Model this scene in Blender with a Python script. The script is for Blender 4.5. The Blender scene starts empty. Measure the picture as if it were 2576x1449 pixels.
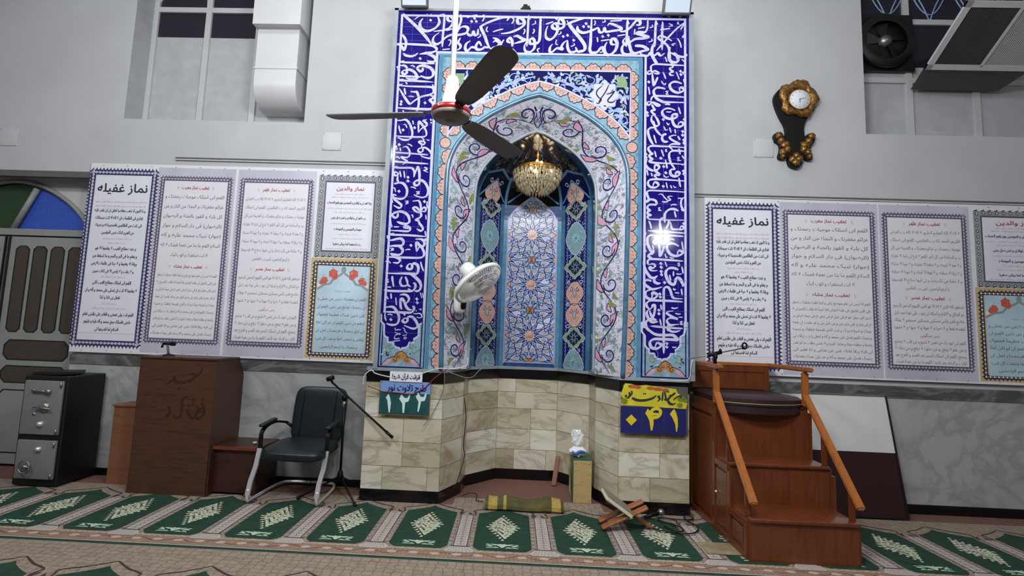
import bpy, bmesh, math, random, unicodedata
from mathutils import Vector, Matrix
from mathutils.geometry import tessellate_polygon
sc = bpy.context.scene
COL = sc.collection
random.seed(7)
# ------------------------------------------------------------------ camera
FPX, PX, PY, HC = 1300.0, 1250.85, 703.3, 1.42
RC = ((0.9988264, -0.0365981, 0.0317224), (0.0330213, 0.9937373, 0.1067510), (-0.0354306, -0.1055782, 0.9937796))
def wv(r): return Vector((r[0], r[2], -r[1]))          # camera row -> world axis
cam = bpy.data.cameras.new('camera'); co = bpy.data.objects.new('camera', cam); COL.objects.link(co)
cx_, up_, bk_ = wv(RC[0]), -wv(RC[1]), -wv(RC[2])
m = Matrix((cx_, up_, bk_)).transposed().to_4x4(); m.translation = (0, 0, HC)
co.matrix_world = m
cam.sensor_width = 36; cam.lens = FPX / 2576 * 36
cam.shift_x = (1288 - PX) / 2576; cam.shift_y = (PY - 724.5) / 2576
cam.clip_start = .05
sc.camera = co
C0 = Vector((0, 0, HC))
def ray(x, y):
    a, b = (x - PX) / FPX, (y - PY) / FPX
    return wv([RC[0][i] * a + RC[1][i] * b + RC[2][i] for i in range(3)])
def at(x, y, Y):  d = ray(x, y); return C0 + d * (Y / d.y)       # point of the plane y = Y
def atx(x, y, X): d = ray(x, y); return C0 + d * (X / d.x)
def fl(x, y, z=0.): d = ray(x, y); return C0 + d * ((z - HC) / d.z)
# ------------------------------------------------------------------ light and exposure
w = bpy.data.worlds.new('world'); sc.world = w; w.use_nodes = True
w.node_tree.nodes['Background'].inputs[0].default_value = (.012, .012, .03, 1)
w.node_tree.nodes['Background'].inputs[1].default_value = 1
def area(name, loc, target, sx, sy, power, col=(.93, .96, 1)):
    l = bpy.data.lights.new(name, 'AREA'); l.shape = 'RECTANGLE'; l.size = sx; l.size_y = sy; l.energy = power; l.color = col
    o = bpy.data.objects.new(name, l); COL.objects.link(o); o.location = loc
    o.rotation_euler = (Vector(target) - Vector(loc)).to_track_quat('-Z', 'Y').to_euler(); return o
area('unseen_light', (-2.16, .9, 4.26), (-1.2, 4.5, 3.0), .12, .12, 14)
area('unseen_light', (2.30, .75, 3.05), (1.2, 4.5, 2.5), .22, .22, 16)
area('unseen_light', (-1.7, 3.55, 5.2), (-1.7, 3.9, 0), 1.6, .15, 30)
area('unseen_light', (1.9, 3.55, 5.2), (1.9, 3.9, 0), 1.6, .15, 14)
area('unseen_light', (.25, 1.5, 3.8), (.25, 4.6, 2.2), .9, .4, 190)  # key light added over mid-room to brighten the centre of the wall
area('unseen_light', (-3.6, .5, 5.0), (-.8, 4.6, .6), 1.8, .3, 190)  # soft left fill, added where the tiles do not mirror it
area('unseen_light', (3.9, .5, 5.0), (.9, 4.6, .6), 1.8, .3, 26)  # weaker right fill, added the same way
area('unseen_light', (0, -2.2, 5.2), (0, 4.0, .6), 2.4, .4, 130)  # rear fill, added to light the lower wall from the front
area('wall_light', (.75, 4.25, 4.98), (.6, 4.85, 4.6), .6, .08, 10)
sc.view_settings.view_transform = 'Standard'; sc.view_settings.look = 'None'
sc.view_settings.gamma = 1; sc.view_settings.use_curve_mapping = False
sc.view_settings.exposure = -0.78
# ------------------------------------------------------------------ materials
def lin(h):
    h = h.lstrip('#'); v = [int(h[i:i + 2], 16) / 255 for i in (0, 2, 4)]
    return tuple((c / 12.92 if c <= .04045 else ((c + .055) / 1.055) ** 2.4) for c in v) + (1,)
M = {}
def newmat(name):
    m = bpy.data.materials.new(name); m.use_nodes = True; M[name] = m
    return m, m.node_tree, m.node_tree.nodes['Principled BSDF']
def node(nt, typ, **kw):
    n = nt.nodes.new(typ)
    for k, v in kw.items():
        if k.startswith('i_'): n.inputs[k[2:].replace('_', ' ')].default_value = v
        else: setattr(n, k, v)
    return n
def ramp(nt, fac, stops):
    r = nt.nodes.new('ShaderNodeValToRGB'); e = r.color_ramp.elements
    while len(e) < len(stops): e.new(.5)
    for el, (p, c) in zip(e, stops): el.position = p; el.color = lin(c) if isinstance(c, str) else c
    nt.links.new(fac, r.inputs[0]); return r.outputs[0]
def mix(nt, a, b, fac, blend='MIX'):
    n = nt.nodes.new('ShaderNodeMix'); n.data_type = 'RGBA'; n.blend_type = blend
    for s, v in ((0, fac), (6, a), (7, b)):
        if hasattr(v, 'links'): nt.links.new(v, n.inputs[s])
        else: n.inputs[s].default_value = lin(v) if isinstance(v, str) else v
    return n.outputs[2]
def coords(nt, scale=(1, 1, 1), rot=(0, 0, 0), kind='Object'):
    t = nt.nodes.new('ShaderNodeTexCoord'); mp = nt.nodes.new('ShaderNodeMapping')
    mp.inputs['Scale'].default_value = scale; mp.inputs['Rotation'].default_value = rot
    nt.links.new(t.outputs[kind], mp.inputs[0]); return mp.outputs[0]
def noise(nt, vec, scale=5, detail=4, rough=.55, dist=0):
    n = node(nt, 'ShaderNodeTexNoise'); n.inputs['Scale'].default_value = scale; n.inputs['Detail'].default_value = detail
    n.inputs['Roughness'].default_value = rough; n.inputs['Distortion'].default_value = dist
    nt.links.new(vec, n.inputs['Vector']); return n.outputs['Fac']
def bump(nt, b, h, strength=.2, dist=.01):
    n = nt.nodes.new('ShaderNodeBump'); n.inputs['Strength'].default_value = strength; n.inputs['Distance'].default_value = dist
    nt.links.new(h, n.inputs['Height']); nt.links.new(n.outputs[0], b.inputs['Normal'])
def mat(name, col, rough=.5, metal=0, var=.08, scale=8, bmp=0, coat=0, spec=.5):
    m, nt, b = newmat(name)
    c = lin(col); f = noise(nt, coords(nt), scale)
    lo = tuple(x * (1 - var) for x in c[:3]) + (1,); hi = tuple(min(1, x * (1 + var)) for x in c[:3]) + (1,)
    nt.links.new(ramp(nt, f, [(.3, lo), (.7, hi)]), b.inputs['Base Color'])
    b.inputs['Roughness'].default_value = rough; b.inputs['Metallic'].default_value = metal
    b.inputs['Coat Weight'].default_value = coat; b.inputs['Specular IOR Level'].default_value = spec
    if bmp: bump(nt, b, f, bmp)
    return m
def wood(name, a, b_, rough=.35, scale=(30, 30, 2.5), coat=.0):
    m, nt, b = newmat(name)
    v = coords(nt, scale); f = noise(nt, v, 1.4, 6, .6, .6)
    nt.links.new(ramp(nt, f, [(.25, a), (.5, b_), (.62, a), (.8, b_)]), b.inputs['Base Color'])
    b.inputs['Roughness'].default_value = rough; b.inputs['Coat Weight'].default_value = coat
    bump(nt, b, f, .06, .005)
def marble(name, base, vein, dark, scale=1.3, rough=.25, rot=(0, .6, 0), vs=.5):
    m, nt, b = newmat(name)
    v = coords(nt, (1, 1, 1.6), rot); f = noise(nt, v, scale, 8, .62, 1.2); g = noise(nt, v, scale * .55, 6, .6, 2.5)
    c = ramp(nt, f, [(.3, dark), (.5, base), (.75, base)])
    vv = ramp(nt, g, [(.44, (0, 0, 0, 1)), (.495, (1, 1, 1, 1)), (.505, (1, 1, 1, 1)), (.56, (0, 0, 0, 1))])
    mm = node(nt, 'ShaderNodeMath', operation='MULTIPLY'); nt.links.new(vv, mm.inputs[0]); mm.inputs[1].default_value = vs
    nt.links.new(mix(nt, c, vein, mm.outputs[0]), b.inputs['Base Color']); b.inputs['Roughness'].default_value = rough
# walls
mat('plaster', '#b6b7b8', .8, var=.05, scale=2.2, bmp=.08)
mat('ceiling_paint', '#dcdcda', .8)
mat('reveal_paint', '#aeafb0', .75)
mat('blue_tile', '#150f6c', .10, var=.10, scale=6)
mat('white_glaze', '#bebed8', .12, var=.03)
mat('grout_line', '#5a50b4', .4)
mat('teal_tile', '#7f9fae', .16, var=.22, scale=18)
mat('sky_tile', '#466c88', .14, var=.25, scale=12)
mat('steel_tile', '#4f7f9e', .14, var=.18, scale=25)
mat('deep_tile', '#2c4674', .14, var=.3, scale=22)
mat('navy_tile', '#15154e', .14, var=.15)
mat('line_tile', '#231a40', .2, var=.1)
mat('ink_tile', '#2a1c58', .2, var=.1)
mat('peach_tile', '#be9a8e', .2, var=.12, scale=25)
mat('pink_tile', '#c796a4', .2, var=.12, scale=25)
mat('cream_floral', '#c9c8d2', .18, var=.10, scale=30)
mat('leaf_gray', '#7f8c92', .2, var=.2, scale=30)
mat('leaf_teal', '#93b4b6', .2, var=.2, scale=30)
mat('leaf_lime', '#868c3e', .2, var=.25, scale=40)
mat('light_blue', '#8ea2cc', .16, var=.12, scale=20)
mat('panel_blue', '#8fa3c4', .2, var=.15, scale=14)
mat('gold_tile', '#b07c46', .2, var=.2, scale=30)
mat('green_tile', '#7f9874', .2, var=.12, scale=30)
mat('aqua_tile', '#78989e', .2, var=.2, scale=40)
mat('mauve_tile', '#a4a6cc', .2, var=.12)
mat('gray_tile', '#9a9aa2', .2, var=.2, scale=60)
mat('ledge', '#8a949a', .35, var=.15)
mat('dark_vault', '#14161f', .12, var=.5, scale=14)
mat('olive_tile', '#6a5e3c', .2, var=.3, scale=30)
mat('black_stone', '#0d0c0d', .18, var=.3, scale=10)
mat('white_paint', '#bcbdbd', .45, var=.03)
mat('white_enamel', '#e6e6e4', .25, var=.02)
mat('duct_white', '#c8c8c8', .4, var=.05, scale=3)
mat('duct_gray', '#4c4d4e', .5, var=.1, scale=3)
mat('gray_paint', '#8c8e8a', .45, var=.06)
mat('beam_gray', '#5c5a58', .7, var=.1)
mat('dark_metal', '#141312', .4, var=.1)
mat('black_plastic', '#0b0b0c', .5, var=.05, spec=.25)
mat('black_leather', '#10191b', .38, var=.15, scale=30, bmp=.1)
mat('seat_leather', '#2c1a1c', .42, var=.2, scale=20, bmp=.1)
mat('chrome', '#e4e4e8', .16, .6, var=.02)
mat('steel', '#8e8f8c', .35, .8, var=.1)
mat('safe_gray', '#7c7b78', .5, .1, var=.10, scale=120)
mat('safe_black', '#0a0a0a', .45, var=.1)
mat('blade_gray', '#6a6662', .55, var=.12, scale=6)
mat('red_ring', '#8c1f24', .25, var=.1, coat=.5)
mat('fan_dirty', '#7c7468', .5, var=.2)
mat('fan_white', '#d9d9d6', .3, var=.03)
mat('gold', '#b8893a', .3, .9, var=.25, scale=60, bmp=.3)
mat('old_gold', '#85602f', .34, .65, var=.6, scale=45, bmp=.6)
mat('paper_white', '#dcdce4', .55, var=.02)
mat('banner_white', '#dcdadf', .5, var=.02)
mat('banner_gray', '#b9b9c4', .5, var=.12, scale=3)
mat('banner_purple', '#5a4a66', .5, var=.2, scale=60)
mat('banner_navy', '#34305f', .5, var=.25, scale=80)
mat('banner_ink', '#2c2a33', .5, var=.05)
mat('banner_soft', '#55525c', .5, var=.05)
mat('banner_red', '#a8404a', .5, var=.05)
mat('banner_rust', '#b08478', .5, var=.05)
mat('banner_gold', '#c2a878', .5, var=.1)
mat('banner_steel', '#8c9494', .5, var=.1)
mat('banner_sky', '#b4ccd8', .5, var=.14, scale=4)
mat('banner_flower', '#c45a4c', .5, var=.3, scale=60)
mat('sign_blue', '#7896c8', .3, var=.12)
mat('sign_teal', '#1c5250', .3, var=.25, scale=9)
mat('sign_navy', '#23265f', .3, var=.1)
mat('sign_yellow', '#c3b832', .35, var=.14, scale=14)
mat('digit_yellow', '#d2bc2c', .35, var=.03)
mat('digit_white', '#cfe0dc', .3, var=.03)
mat('sign_orange', '#b0562a', .4, var=.3, scale=40)
mat('sign_olive', '#6e7a28', .4, var=.3, scale=40)
mat('maroon', '#2a0d10', .45, var=.15)
mat('board_white', '#cccdcb', .35, var=.04, scale=4)
mat('book_green', '#2f5a44', .5, var=.15)
mat('book_gray', '#7c7668', .5, var=.15)
mat('page_cream', '#cfc6ae', .7, var=.05)
mat('tissue_blue', '#3c5aa8', .4, var=.05)
mat('cable_white', '#c8c8c4', .5)
mat('cable_gray', '#6e6a66', .5)
mat('cable_red', '#7a2c30', .5)
mat('cable_black', '#101010', .5)
mat('brown_carpet', '#6e4c42', .95, var=.12, scale=60, bmp=.2)
mat('rug_green', '#0e3524', .95, var=.35, scale=16, bmp=.3)
mat('rug_cream', '#c2baa0', .95, var=.15, scale=90)
mat('rug_pale', '#aaa198', .95, var=.08, scale=90)
mat('rug_mint', '#a9bfa2', .95, var=.15, scale=90)
mat('rug_dark', '#3f2a2c', .95, var=.2, scale=90)
mat('rug_rose', '#b59c94', .95, var=.15, scale=90)
mat('rug_gray', '#8c827e', .95, var=.2, scale=90)
mat('mat_gold', '#a08a44', .9, var=.25, scale=60)
mat('mat_olive', '#4e4a26', .9, var=.35, scale=12)
mat('stone_mat', '#8a7a5c', .9, var=.3, scale=12)
wood('wood_orange', '#5c2c16', '#6a361a', .3, (18, 18, 2), .3)
wood('wood_rail', '#96562a', '#a4622e', .22, (18, 18, 2), .5)
wood('wood_brown', '#3c2418', '#4e3020', .45, (2.5, 20, 22))
wood('wood_dark', '#2c1710', '#3c2016', .4, (2.5, 20, 22))
wood('wood_box', '#74482e', '#80523a', .5, (2.5, 20, 22))
wood('wood_light', '#9c8458', '#b39a68', .5, (2, 18, 18))
wood('wood_rahl', '#7a4222', '#9a5a30', .45, (18, 18, 3))
marble('dado_marble', '#a8aaa8', '#848684', '#8e908e', 1.1, .22, (0, .7, 0), .5)
marble('band_marble', '#4f5050', '#9a9a98', '#414243', 1.3, .25, (0, .5, 0), .35)
def onyx():
    m, nt, b = newmat('onyx')
    a = nt.nodes.new('ShaderNodeAttribute'); a.attribute_name = 'tint'
    g = nt.nodes.new('ShaderNodeTexCoord'); add = nt.nodes.new('ShaderNodeVectorMath'); add.operation = 'ADD'
    sc_ = nt.nodes.new('ShaderNodeVectorMath'); sc_.operation = 'SCALE'; sc_.inputs['Scale'].default_value = 40
    nt.links.new(a.outputs['Color'], sc_.inputs[0]); nt.links.new(g.outputs['Object'], add.inputs[0]); nt.links.new(sc_.outputs[0], add.inputs[1])
    mp = nt.nodes.new('ShaderNodeMapping'); mp.inputs['Scale'].default_value = (1, 1, 2.6); mp.inputs['Rotation'].default_value = (0, .25, 0)
    nt.links.new(add.outputs[0], mp.inputs[0])
    f = noise(nt, mp.outputs[0], 1.9, 6, .55, .9); h = noise(nt, mp.outputs[0], 1.2, 6, .6, .8)
    c = ramp(nt, f, [(.25, '#b8b29c'), (.45, '#cfcab8'), (.6, '#d9d5c6'), (.8, '#e0ded6')])
    v = ramp(nt, noise(nt, mp.outputs[0], 1.0, 6, .6, 1.4), [(.46, (0, 0, 0, 1)), (.5, (.42, .42, .42, 1)), (.54, (0, 0, 0, 1))])
    c = mix(nt, c, '#77705e', v)
    st = ramp(nt, h, [(.62, (0, 0, 0, 1)), (.75, (.75, .75, .75, 1))])
    c = mix(nt, c, '#9a7448', st)
    sx = nt.nodes.new('ShaderNodeSeparateColor'); nt.links.new(a.outputs['Color'], sx.inputs[0])
    tin = ramp(nt, sx.outputs[1], [(0, '#cbc4ae'), (.35, '#e2dccc'), (.7, '#efebe2'), (1, '#ffffff')])
    nt.links.new(mix(nt, c, tin, 1.0, 'MULTIPLY'), b.inputs['Base Color'])
    b.inputs['Roughness'].default_value = .28
onyx()
def rugbase(name, a, b_, dark, sc_=26):
    m, nt, b = newmat(name)
    v = coords(nt, (1, 1.3, 1)); vo = node(nt, 'ShaderNodeTexVoronoi', feature='DISTANCE_TO_EDGE'); vo.inputs['Scale'].default_value = sc_
    vo.inputs['Randomness'].default_value = .35
    nt.links.new(v, vo.inputs['Vector'])
    f = noise(nt, v, 14, 4); n2 = noise(nt, v, 120, 3)
    base = ramp(nt, f, [(.35, a), (.65, b_)])
    e = ramp(nt, vo.outputs['Distance'], [(.02, (.6, .6, .6, 1)), (.10, (0, 0, 0, 1))])
    c = mix(nt, base, dark, e)
    d = ramp(nt, n2, [(.56, (0, 0, 0, 1)), (.66, (.55, .55, .55, 1))])
    nt.links.new(mix(nt, c, dark, d), b.inputs['Base Color']); b.inputs['Roughness'].default_value = .95
    b.inputs['Specular IOR Level'].default_value = .1
    bump(nt, b, n2, .3, .004)
rugbase('rug_beige', '#887a6c', '#9a8c7c', '#5e5046', 17)
rugbase('rug_border', '#8e7460', '#9c806c', '#5c463a', 36)
m, nt, b = newmat('glass_dark'); b.inputs['Base Color'].default_value = (.02, .018, .03, 1); b.inputs['Roughness'].default_value = .08
def glassy(name, col, rough=.25):
    m, nt, b = newmat(name); f = noise(nt, coords(nt), 60, 3)
    c = lin(col); nt.links.new(ramp(nt, f, [(.3, tuple(x * .6 for x in c[:3]) + (1,)), (.7, c)]), b.inputs['Base Color'])
    b.inputs['Roughness'].default_value = rough; bump(nt, b, f, .5, .01)
glassy('glass_blue', '#3a5cc4'); glassy('glass_green', '#24451f'); glassy('glass_frost', '#4c4238', .4)
m, nt, b = newmat('crystal'); b.inputs['Base Color'].default_value = (.62, .58, .44, 1); b.inputs['Roughness'].default_value = .06
b.inputs['Transmission Weight'].default_value = .55; b.inputs['IOR'].default_value = 1.5
m, nt, b = newmat('bulb'); b.inputs['Emission Color'].default_value = (1, .72, .35, 1); b.inputs['Emission Strength'].default_value = 45
m, nt, b = newmat('lamp_lens'); b.inputs['Base Color'].default_value = (.55, .62, .72, 1); b.inputs['Roughness'].default_value = .15
m, nt, b = newmat('clear_plastic'); b.inputs['Base Color'].default_value = (.9, .92, .95, 1); b.inputs['Roughness'].default_value = .2; b.inputs['Alpha'].default_value = .45
# ------------------------------------------------------------------ mesh helpers
ORG = {}
class MB:
    def __init__(s): s.v = []; s.f = []; s.m = []; s.s = []; s.mats = []; s.tint = None
    def mi(s, n):
        if n not in s.mats: s.mats.append(n)
        return s.mats.index(n)
    def add(s, vs, fs, mat, smooth=False):
        o = len(s.v); k = s.mi(mat); s.v += [tuple(p) for p in vs]
        for f in fs: s.f.append(tuple(i + o for i in f)); s.m.append(k); s.s.append(smooth)
    def box(s, x0, x1, y0, y1, z0, z1, mat, xf=None):
        vs = [(x, y, z) for x in (x0, x1) for y in (y0, y1) for z in (z0, z1)]
        if xf: vs = [xf @ Vector(p) for p in vs]
        s.add(vs, [(0, 1, 3, 2), (4, 6, 7, 5), (0, 4, 5, 1), (2, 3, 7, 6), (0, 2, 6, 4), (1, 5, 7, 3)], mat)
    def rbox(s, x0, x1, y0, y1, z0, z1, mat, r=.01, xf=None, seg=3, smooth=True):
        bm = bmesh.new(); bmesh.ops.create_cube(bm, size=1)
        for v in bm.verts: v.co = Vector((x0 + (v.co.x + .5) * (x1 - x0), y0 + (v.co.y + .5) * (y1 - y0), z0 + (v.co.z + .5) * (z1 - z0)))
        bmesh.ops.bevel(bm, geom=bm.edges[:] + bm.verts[:], offset=r, segments=seg, affect='EDGES', profile=.5)
        s.frombm(bm, mat, xf, smooth)
    def frombm(s, bm, mat, xf=None, smooth=False):
        bm.verts.index_update()
        s.add([(xf @ v.co if xf else v.co) for v in bm.verts], [[v.index for v in f.verts] for f in bm.faces], mat, smooth); bm.free()
    def poly(s, pts, mat): s.add(pts, [tuple(range(len(pts)))], mat)
    def tube(s, pts, r, mat, n=8, caps=True, closed=False):
        pts = [Vector(p) for p in pts]; N = len(pts); rs = r if isinstance(r, (list, tuple)) else [r] * N
        vs = []; up = None
        for i, p in enumerate(pts):
            if closed: t = pts[(i + 1) % N] - pts[i - 1]
            else: t = pts[min(i + 1, N - 1)] - pts[max(i - 1, 0)]
            t = t.normalized() if t.length else Vector((0, 0, 1))
            if up is None: up = t.orthogonal().normalized()
            up = (up - t * up.dot(t)); up = up.normalized() if up.length > 1e-6 else t.orthogonal().normalized()
            b = t.cross(up)
            for k in range(n):
                a = 2 * math.pi * k / n; vs.append(p + (up * math.cos(a) + b * math.sin(a)) * rs[i])
        fs = []
        for i in range(N if closed else N - 1):
            j = (i + 1) % N
            for k in range(n): fs.append((i * n + k, i * n + (k + 1) % n, j * n + (k + 1) % n, j * n + k))
        if caps and not closed: fs += [tuple(range(n))[::-1], tuple(range((N - 1) * n, N * n))]
        s.add(vs, fs, mat, True)
    def lathe(s, prof, mat, n=24, o=(0, 0, 0), xf=None, smooth=True):
        vs = []; o = Vector(o)
        for r, z in prof:
            for k in range(n):
                a = 2 * math.pi * k / n; p = Vector((r * math.cos(a), r * math.sin(a), z)); vs.append((xf @ p if xf else p + o))
        fs = [(i * n + k, i * n + (k + 1) % n, (i + 1) * n + (k + 1) % n, (i + 1) * n + k) for i in range(len(prof) - 1) for k in range(n)]
        s.add(vs, fs, mat, smooth)
    def ell(s, c, sx, sy, sz, mat, e=1.0, nu=20, nv=12, xf=None):
        def pw(a): return math.copysign(abs(a) ** e, a)
        vs = []; fs = []
        for i in range(nv + 1):
            v = -math.pi / 2 + math.pi * i / nv
            for k in range(nu):
                u = 2 * math.pi * k / nu
                p = Vector((sx * pw(math.cos(v)) * pw(math.cos(u)), sy * pw(math.cos(v)) * pw(math.sin(u)), sz * pw(math.sin(v)))) + Vector(c)
                vs.append(xf @ p if xf else p)
        for i in range(nv):
            for k in range(nu): fs.append((i * nu + k, i * nu + (k + 1) % nu, (i + 1) * nu + (k + 1) % nu, (i + 1) * nu + k))
        s.add(vs, fs, mat, True)
    def prism(s, pts, fn, d0, d1, mat):            # polygon in the map's plane, between two layers
        n = len(pts); a = [fn(u, v, d0) for u, v in pts]; b = [fn(u, v, d1) for u, v in pts]
        tri = tessellate_polygon([[Vector((u, v, 0)) for u, v in pts]])
        s.add(a + b, [tuple(t) for t in tri] + [tuple(i + n for i in t) for t in tri] + [(i, (i + 1) % n, (i + 1) % n + n, i + n) for i in range(n)], mat)
    def build(s, name, parent=None, kind=None):
        me = bpy.data.meshes.new(name); o = ORG.get(parent.name, Vector()) if parent else Vector()
        me.from_pydata([tuple(Vector(p) - o) for p in s.v], [], s.f)
        for n in s.mats: me.materials.append(M[n])
        me.polygons.foreach_set('material_index', s.m); me.polygons.foreach_set('use_smooth', s.s)
        if s.tint:
            a = me.color_attributes.new('tint', 'FLOAT_COLOR', 'CORNER')
            li = 0
            for p in me.polygons:
                for _ in p.loop_indices: a.data[li].color = s.tint[p.index]; li += 1
        me.validate(clean_customdata=False); me.update()
        ob = bpy.data.objects.new(name, me); COL.objects.link(ob)
        if parent: ob.parent = parent; ORG[ob.name] = o
        if kind: ob['kind'] = kind
        return ob
def thing(name, label, cat, loc=(0, 0, 0), group=None):
    o = bpy.data.objects.new(name, None); COL.objects.link(o); o.location = loc; o.empty_display_size = .1
    o['label'] = label; o['category'] = cat; ORG[o.name] = Vector(loc)
    if group: o['group'] = group
    return o
def tag(o, label, cat, group=None):
    o['label'] = label; o['category'] = cat
    if group: o['group'] = group
    return o
def struct(name, b): return b.build(name, kind='structure')
# flat ornament laid on a mapped surface: (u, v, layer) -> point
class Flat:
    def __init__(s, b, fn, step=.0009): s.b = b; s.fn = fn; s.st = step; s.k = 0
    def lift(s): s.k = (s.k + 1) % 20; return s.k * .037 * s.st
    def fill(s, pts, mat, L=1, sub=0):
        if sub:
            q = []
            for i, p in enumerate(pts):
                a = pts[(i + 1) % len(pts)]; n = max(1, int(math.dist(p, a) / sub))
                q += [(p[0] + (a[0] - p[0]) * k / n, p[1] + (a[1] - p[1]) * k / n) for k in range(n)]
            pts = q
        tri = tessellate_polygon([[Vector((u, v, 0)) for u, v in pts]]); k = s.lift()
        s.b.add([s.fn(u, v, L * s.st + k) for u, v in pts], [tuple(t) for t in tri], mat)
    def quad(s, u0, u1, v0, v1, mat, L=1): s.fill([(u0, v0), (u1, v0), (u1, v1), (u0, v1)], mat, L)
    def rib(s, pts, w, mat, L=2, taper=(1, 1), nib=None, closed=False, sub=0):
        if sub: pts = smooth(pts, sub, closed)
        n = len(pts); vs = []; k = s.lift()
        for i, (u, v) in enumerate(pts):
            a = pts[i - 1] if (i or closed) else pts[0]; c = pts[(i + 1) % n] if (i < n - 1 or closed) else pts[-1]
            dx, dy = c[0] - a[0], c[1] - a[1]; l = math.hypot(dx, dy) or 1
            t = i / (n - 1); e = min(1, min(t / .18, 1) * (1 - taper[0]) + taper[0], min((1 - t) / .18, 1) * (1 - taper[1]) + taper[1])
            ww = w / 2 * e
            if nib is not None: ww *= .68 + .5 * abs(math.sin(math.atan2(dy, dx) - nib))
            h = L * s.st + k + t * .09 * s.st; vs += [s.fn(u - dy / l * ww, v + dx / l * ww, h), s.fn(u + dy / l * ww, v - dx / l * ww, h)]
        fs = [(2 * i, 2 * i + 1, (2 * i + 3) % (2 * n), (2 * i + 2) % (2 * n)) for i in range(n if closed else n - 1)]
        s.b.add(vs, fs, mat)
    def disc(s, u, v, r, mat, L=2, n=10, ry=None, a0=0):
        ry = ry or r; ca, sa = math.cos(a0), math.sin(a0); h = L * s.st + s.lift()
        pts = [(r * math.cos(2 * math.pi * k / n), ry * math.sin(2 * math.pi * k / n)) for k in range(n)]
        s.b.add([s.fn(u + x * ca - y * sa, v + x * sa + y * ca, h) for x, y in pts], [tuple(range(n))], mat)
    def leaf(s, u, v, a, l, w, mat, L=2, edge=None, ew=.004, curl=.25):
        pts = []
        for side in (1, -1):
            for k in (range(0, 7) if side == 1 else range(6, -1, -1)):
                t = k / 6; c = curl * l * math.sin(math.pi * t * .9); wd = w / 2 * math.sin(math.pi * t ** .8) * side * (1 + .18 * (k % 2))
                x, y = l * t, c + wd; pts.append((u + x * math.cos(a) - y * math.sin(a), v + x * math.sin(a) + y * math.cos(a)))
        s.fill(pts, mat, L)
        if edge: s.rib(pts, ew, edge, L + .5, closed=True)
    def spiral(s, u, v, r, a0, turns, w, mat, L=3, sgn=1, n=18, taper=(1, .4)):
        pts = []
        for k in range(n + 1):
            t = k / n; rr = r * (1 - .78 * t); a = a0 + sgn * turns * 2 * math.pi * t; pts.append((u + rr * math.cos(a), v + rr * math.sin(a)))
        s.rib(pts, w, mat, L, taper); return pts
    def text(s, t, u, v, h=None, width=None, mat='banner_ink', L=3, align='c', bold=0):
        vs, fs, (x0, x1, y0, y1) = text_geo(t)
        if not fs: return
        k = h if h else 1.0; kx = k
        if width: kx = width / (x1 - x0); k = h if h else kx
        ou = u - (x0 + x1) / 2 * kx if align == 'c' else u - x0 * kx
        for dx, dy in ((0, 0),) if not bold else ((0, 0), (bold, 0), (-bold, 0), (0, bold), (0, -bold)):
            h = L * s.st + s.lift(); s.b.add([s.fn(ou + x * kx + dx, v + y * k + dy, h) for x, y in vs], fs, mat)
def smooth(pts, sub=4, closed=False):
    n = len(pts)
    if n < 3: return [(pts[0][0] + (pts[1][0] - pts[0][0]) * k / sub, pts[0][1] + (pts[1][1] - pts[0][1]) * k / sub) for k in range(sub + 1)]
    out = []
    for i in range(n if closed else n - 1):
        if closed: p0, p1, p2, p3 = pts[i - 1], pts[i], pts[(i + 1) % n], pts[(i + 2) % n]
        else: p0, p1, p2, p3 = pts[max(i - 1, 0)], pts[i], pts[i + 1], pts[min(i + 2, n - 1)]
        for k in range(sub):
            t = k / sub
            out.append(tuple(.5 * (2 * p1[j] + (p2[j] - p0[j]) * t + (2 * p0[j] - 5 * p1[j] + 4 * p2[j] - p3[j]) * t * t + (3 * p1[j] - p0[j] - 3 * p2[j] + p3[j]) * t ** 3) for j in range(len(p1))))
    if not closed: out.append(tuple(pts[-1]))
    return out
# ---- right-to-left lettering with joined letter forms
FORMS = {}; LIG = {}
for cp in list(range(0xFB50, 0xFC00)) + list(range(0xFE80, 0xFEFD)):
    d = unicodedata.decomposition(chr(cp)).split()
    if len(d) == 2: FORMS.setdefault(int(d[1], 16), {})[d[0]] = cp
    elif len(d) == 3: LIG[(int(d[1], 16), int(d[2], 16), d[0])] = cp
def shape(t):
    cs = [ord(c) for c in t if not unicodedata.combining(c)]; out = []; i = 0
    def dual(c): return '<initial>' in FORMS.get(c, {})
    def joins(c): return '<final>' in FORMS.get(c, {}) or '<initial>' in FORMS.get(c, {})
    while i < len(cs):
        c = cs[i]; pr = i > 0 and dual(cs[i - 1])
        if c == 0x644 and i + 1 < len(cs) and (c, cs[i + 1], '<isolated>') in LIG:
            out.append(LIG[(c, cs[i + 1], '<final>' if pr else '<isolated>')]); i += 2; continue
        if c in FORMS:
            nx = i + 1 < len(cs) and joins(cs[i + 1]) and dual(c); pr = pr and '<final>' in FORMS[c]
            k = '<medial>' if pr and nx else '<final>' if pr else '<initial>' if nx else '<isolated>'
            out.append(FORMS[c].get(k, c))
        else: out.append(c)
        i += 1
    return ''.join(chr(c) for c in out[::-1]).translate({40: 41, 41: 40})
TC = {}
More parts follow.
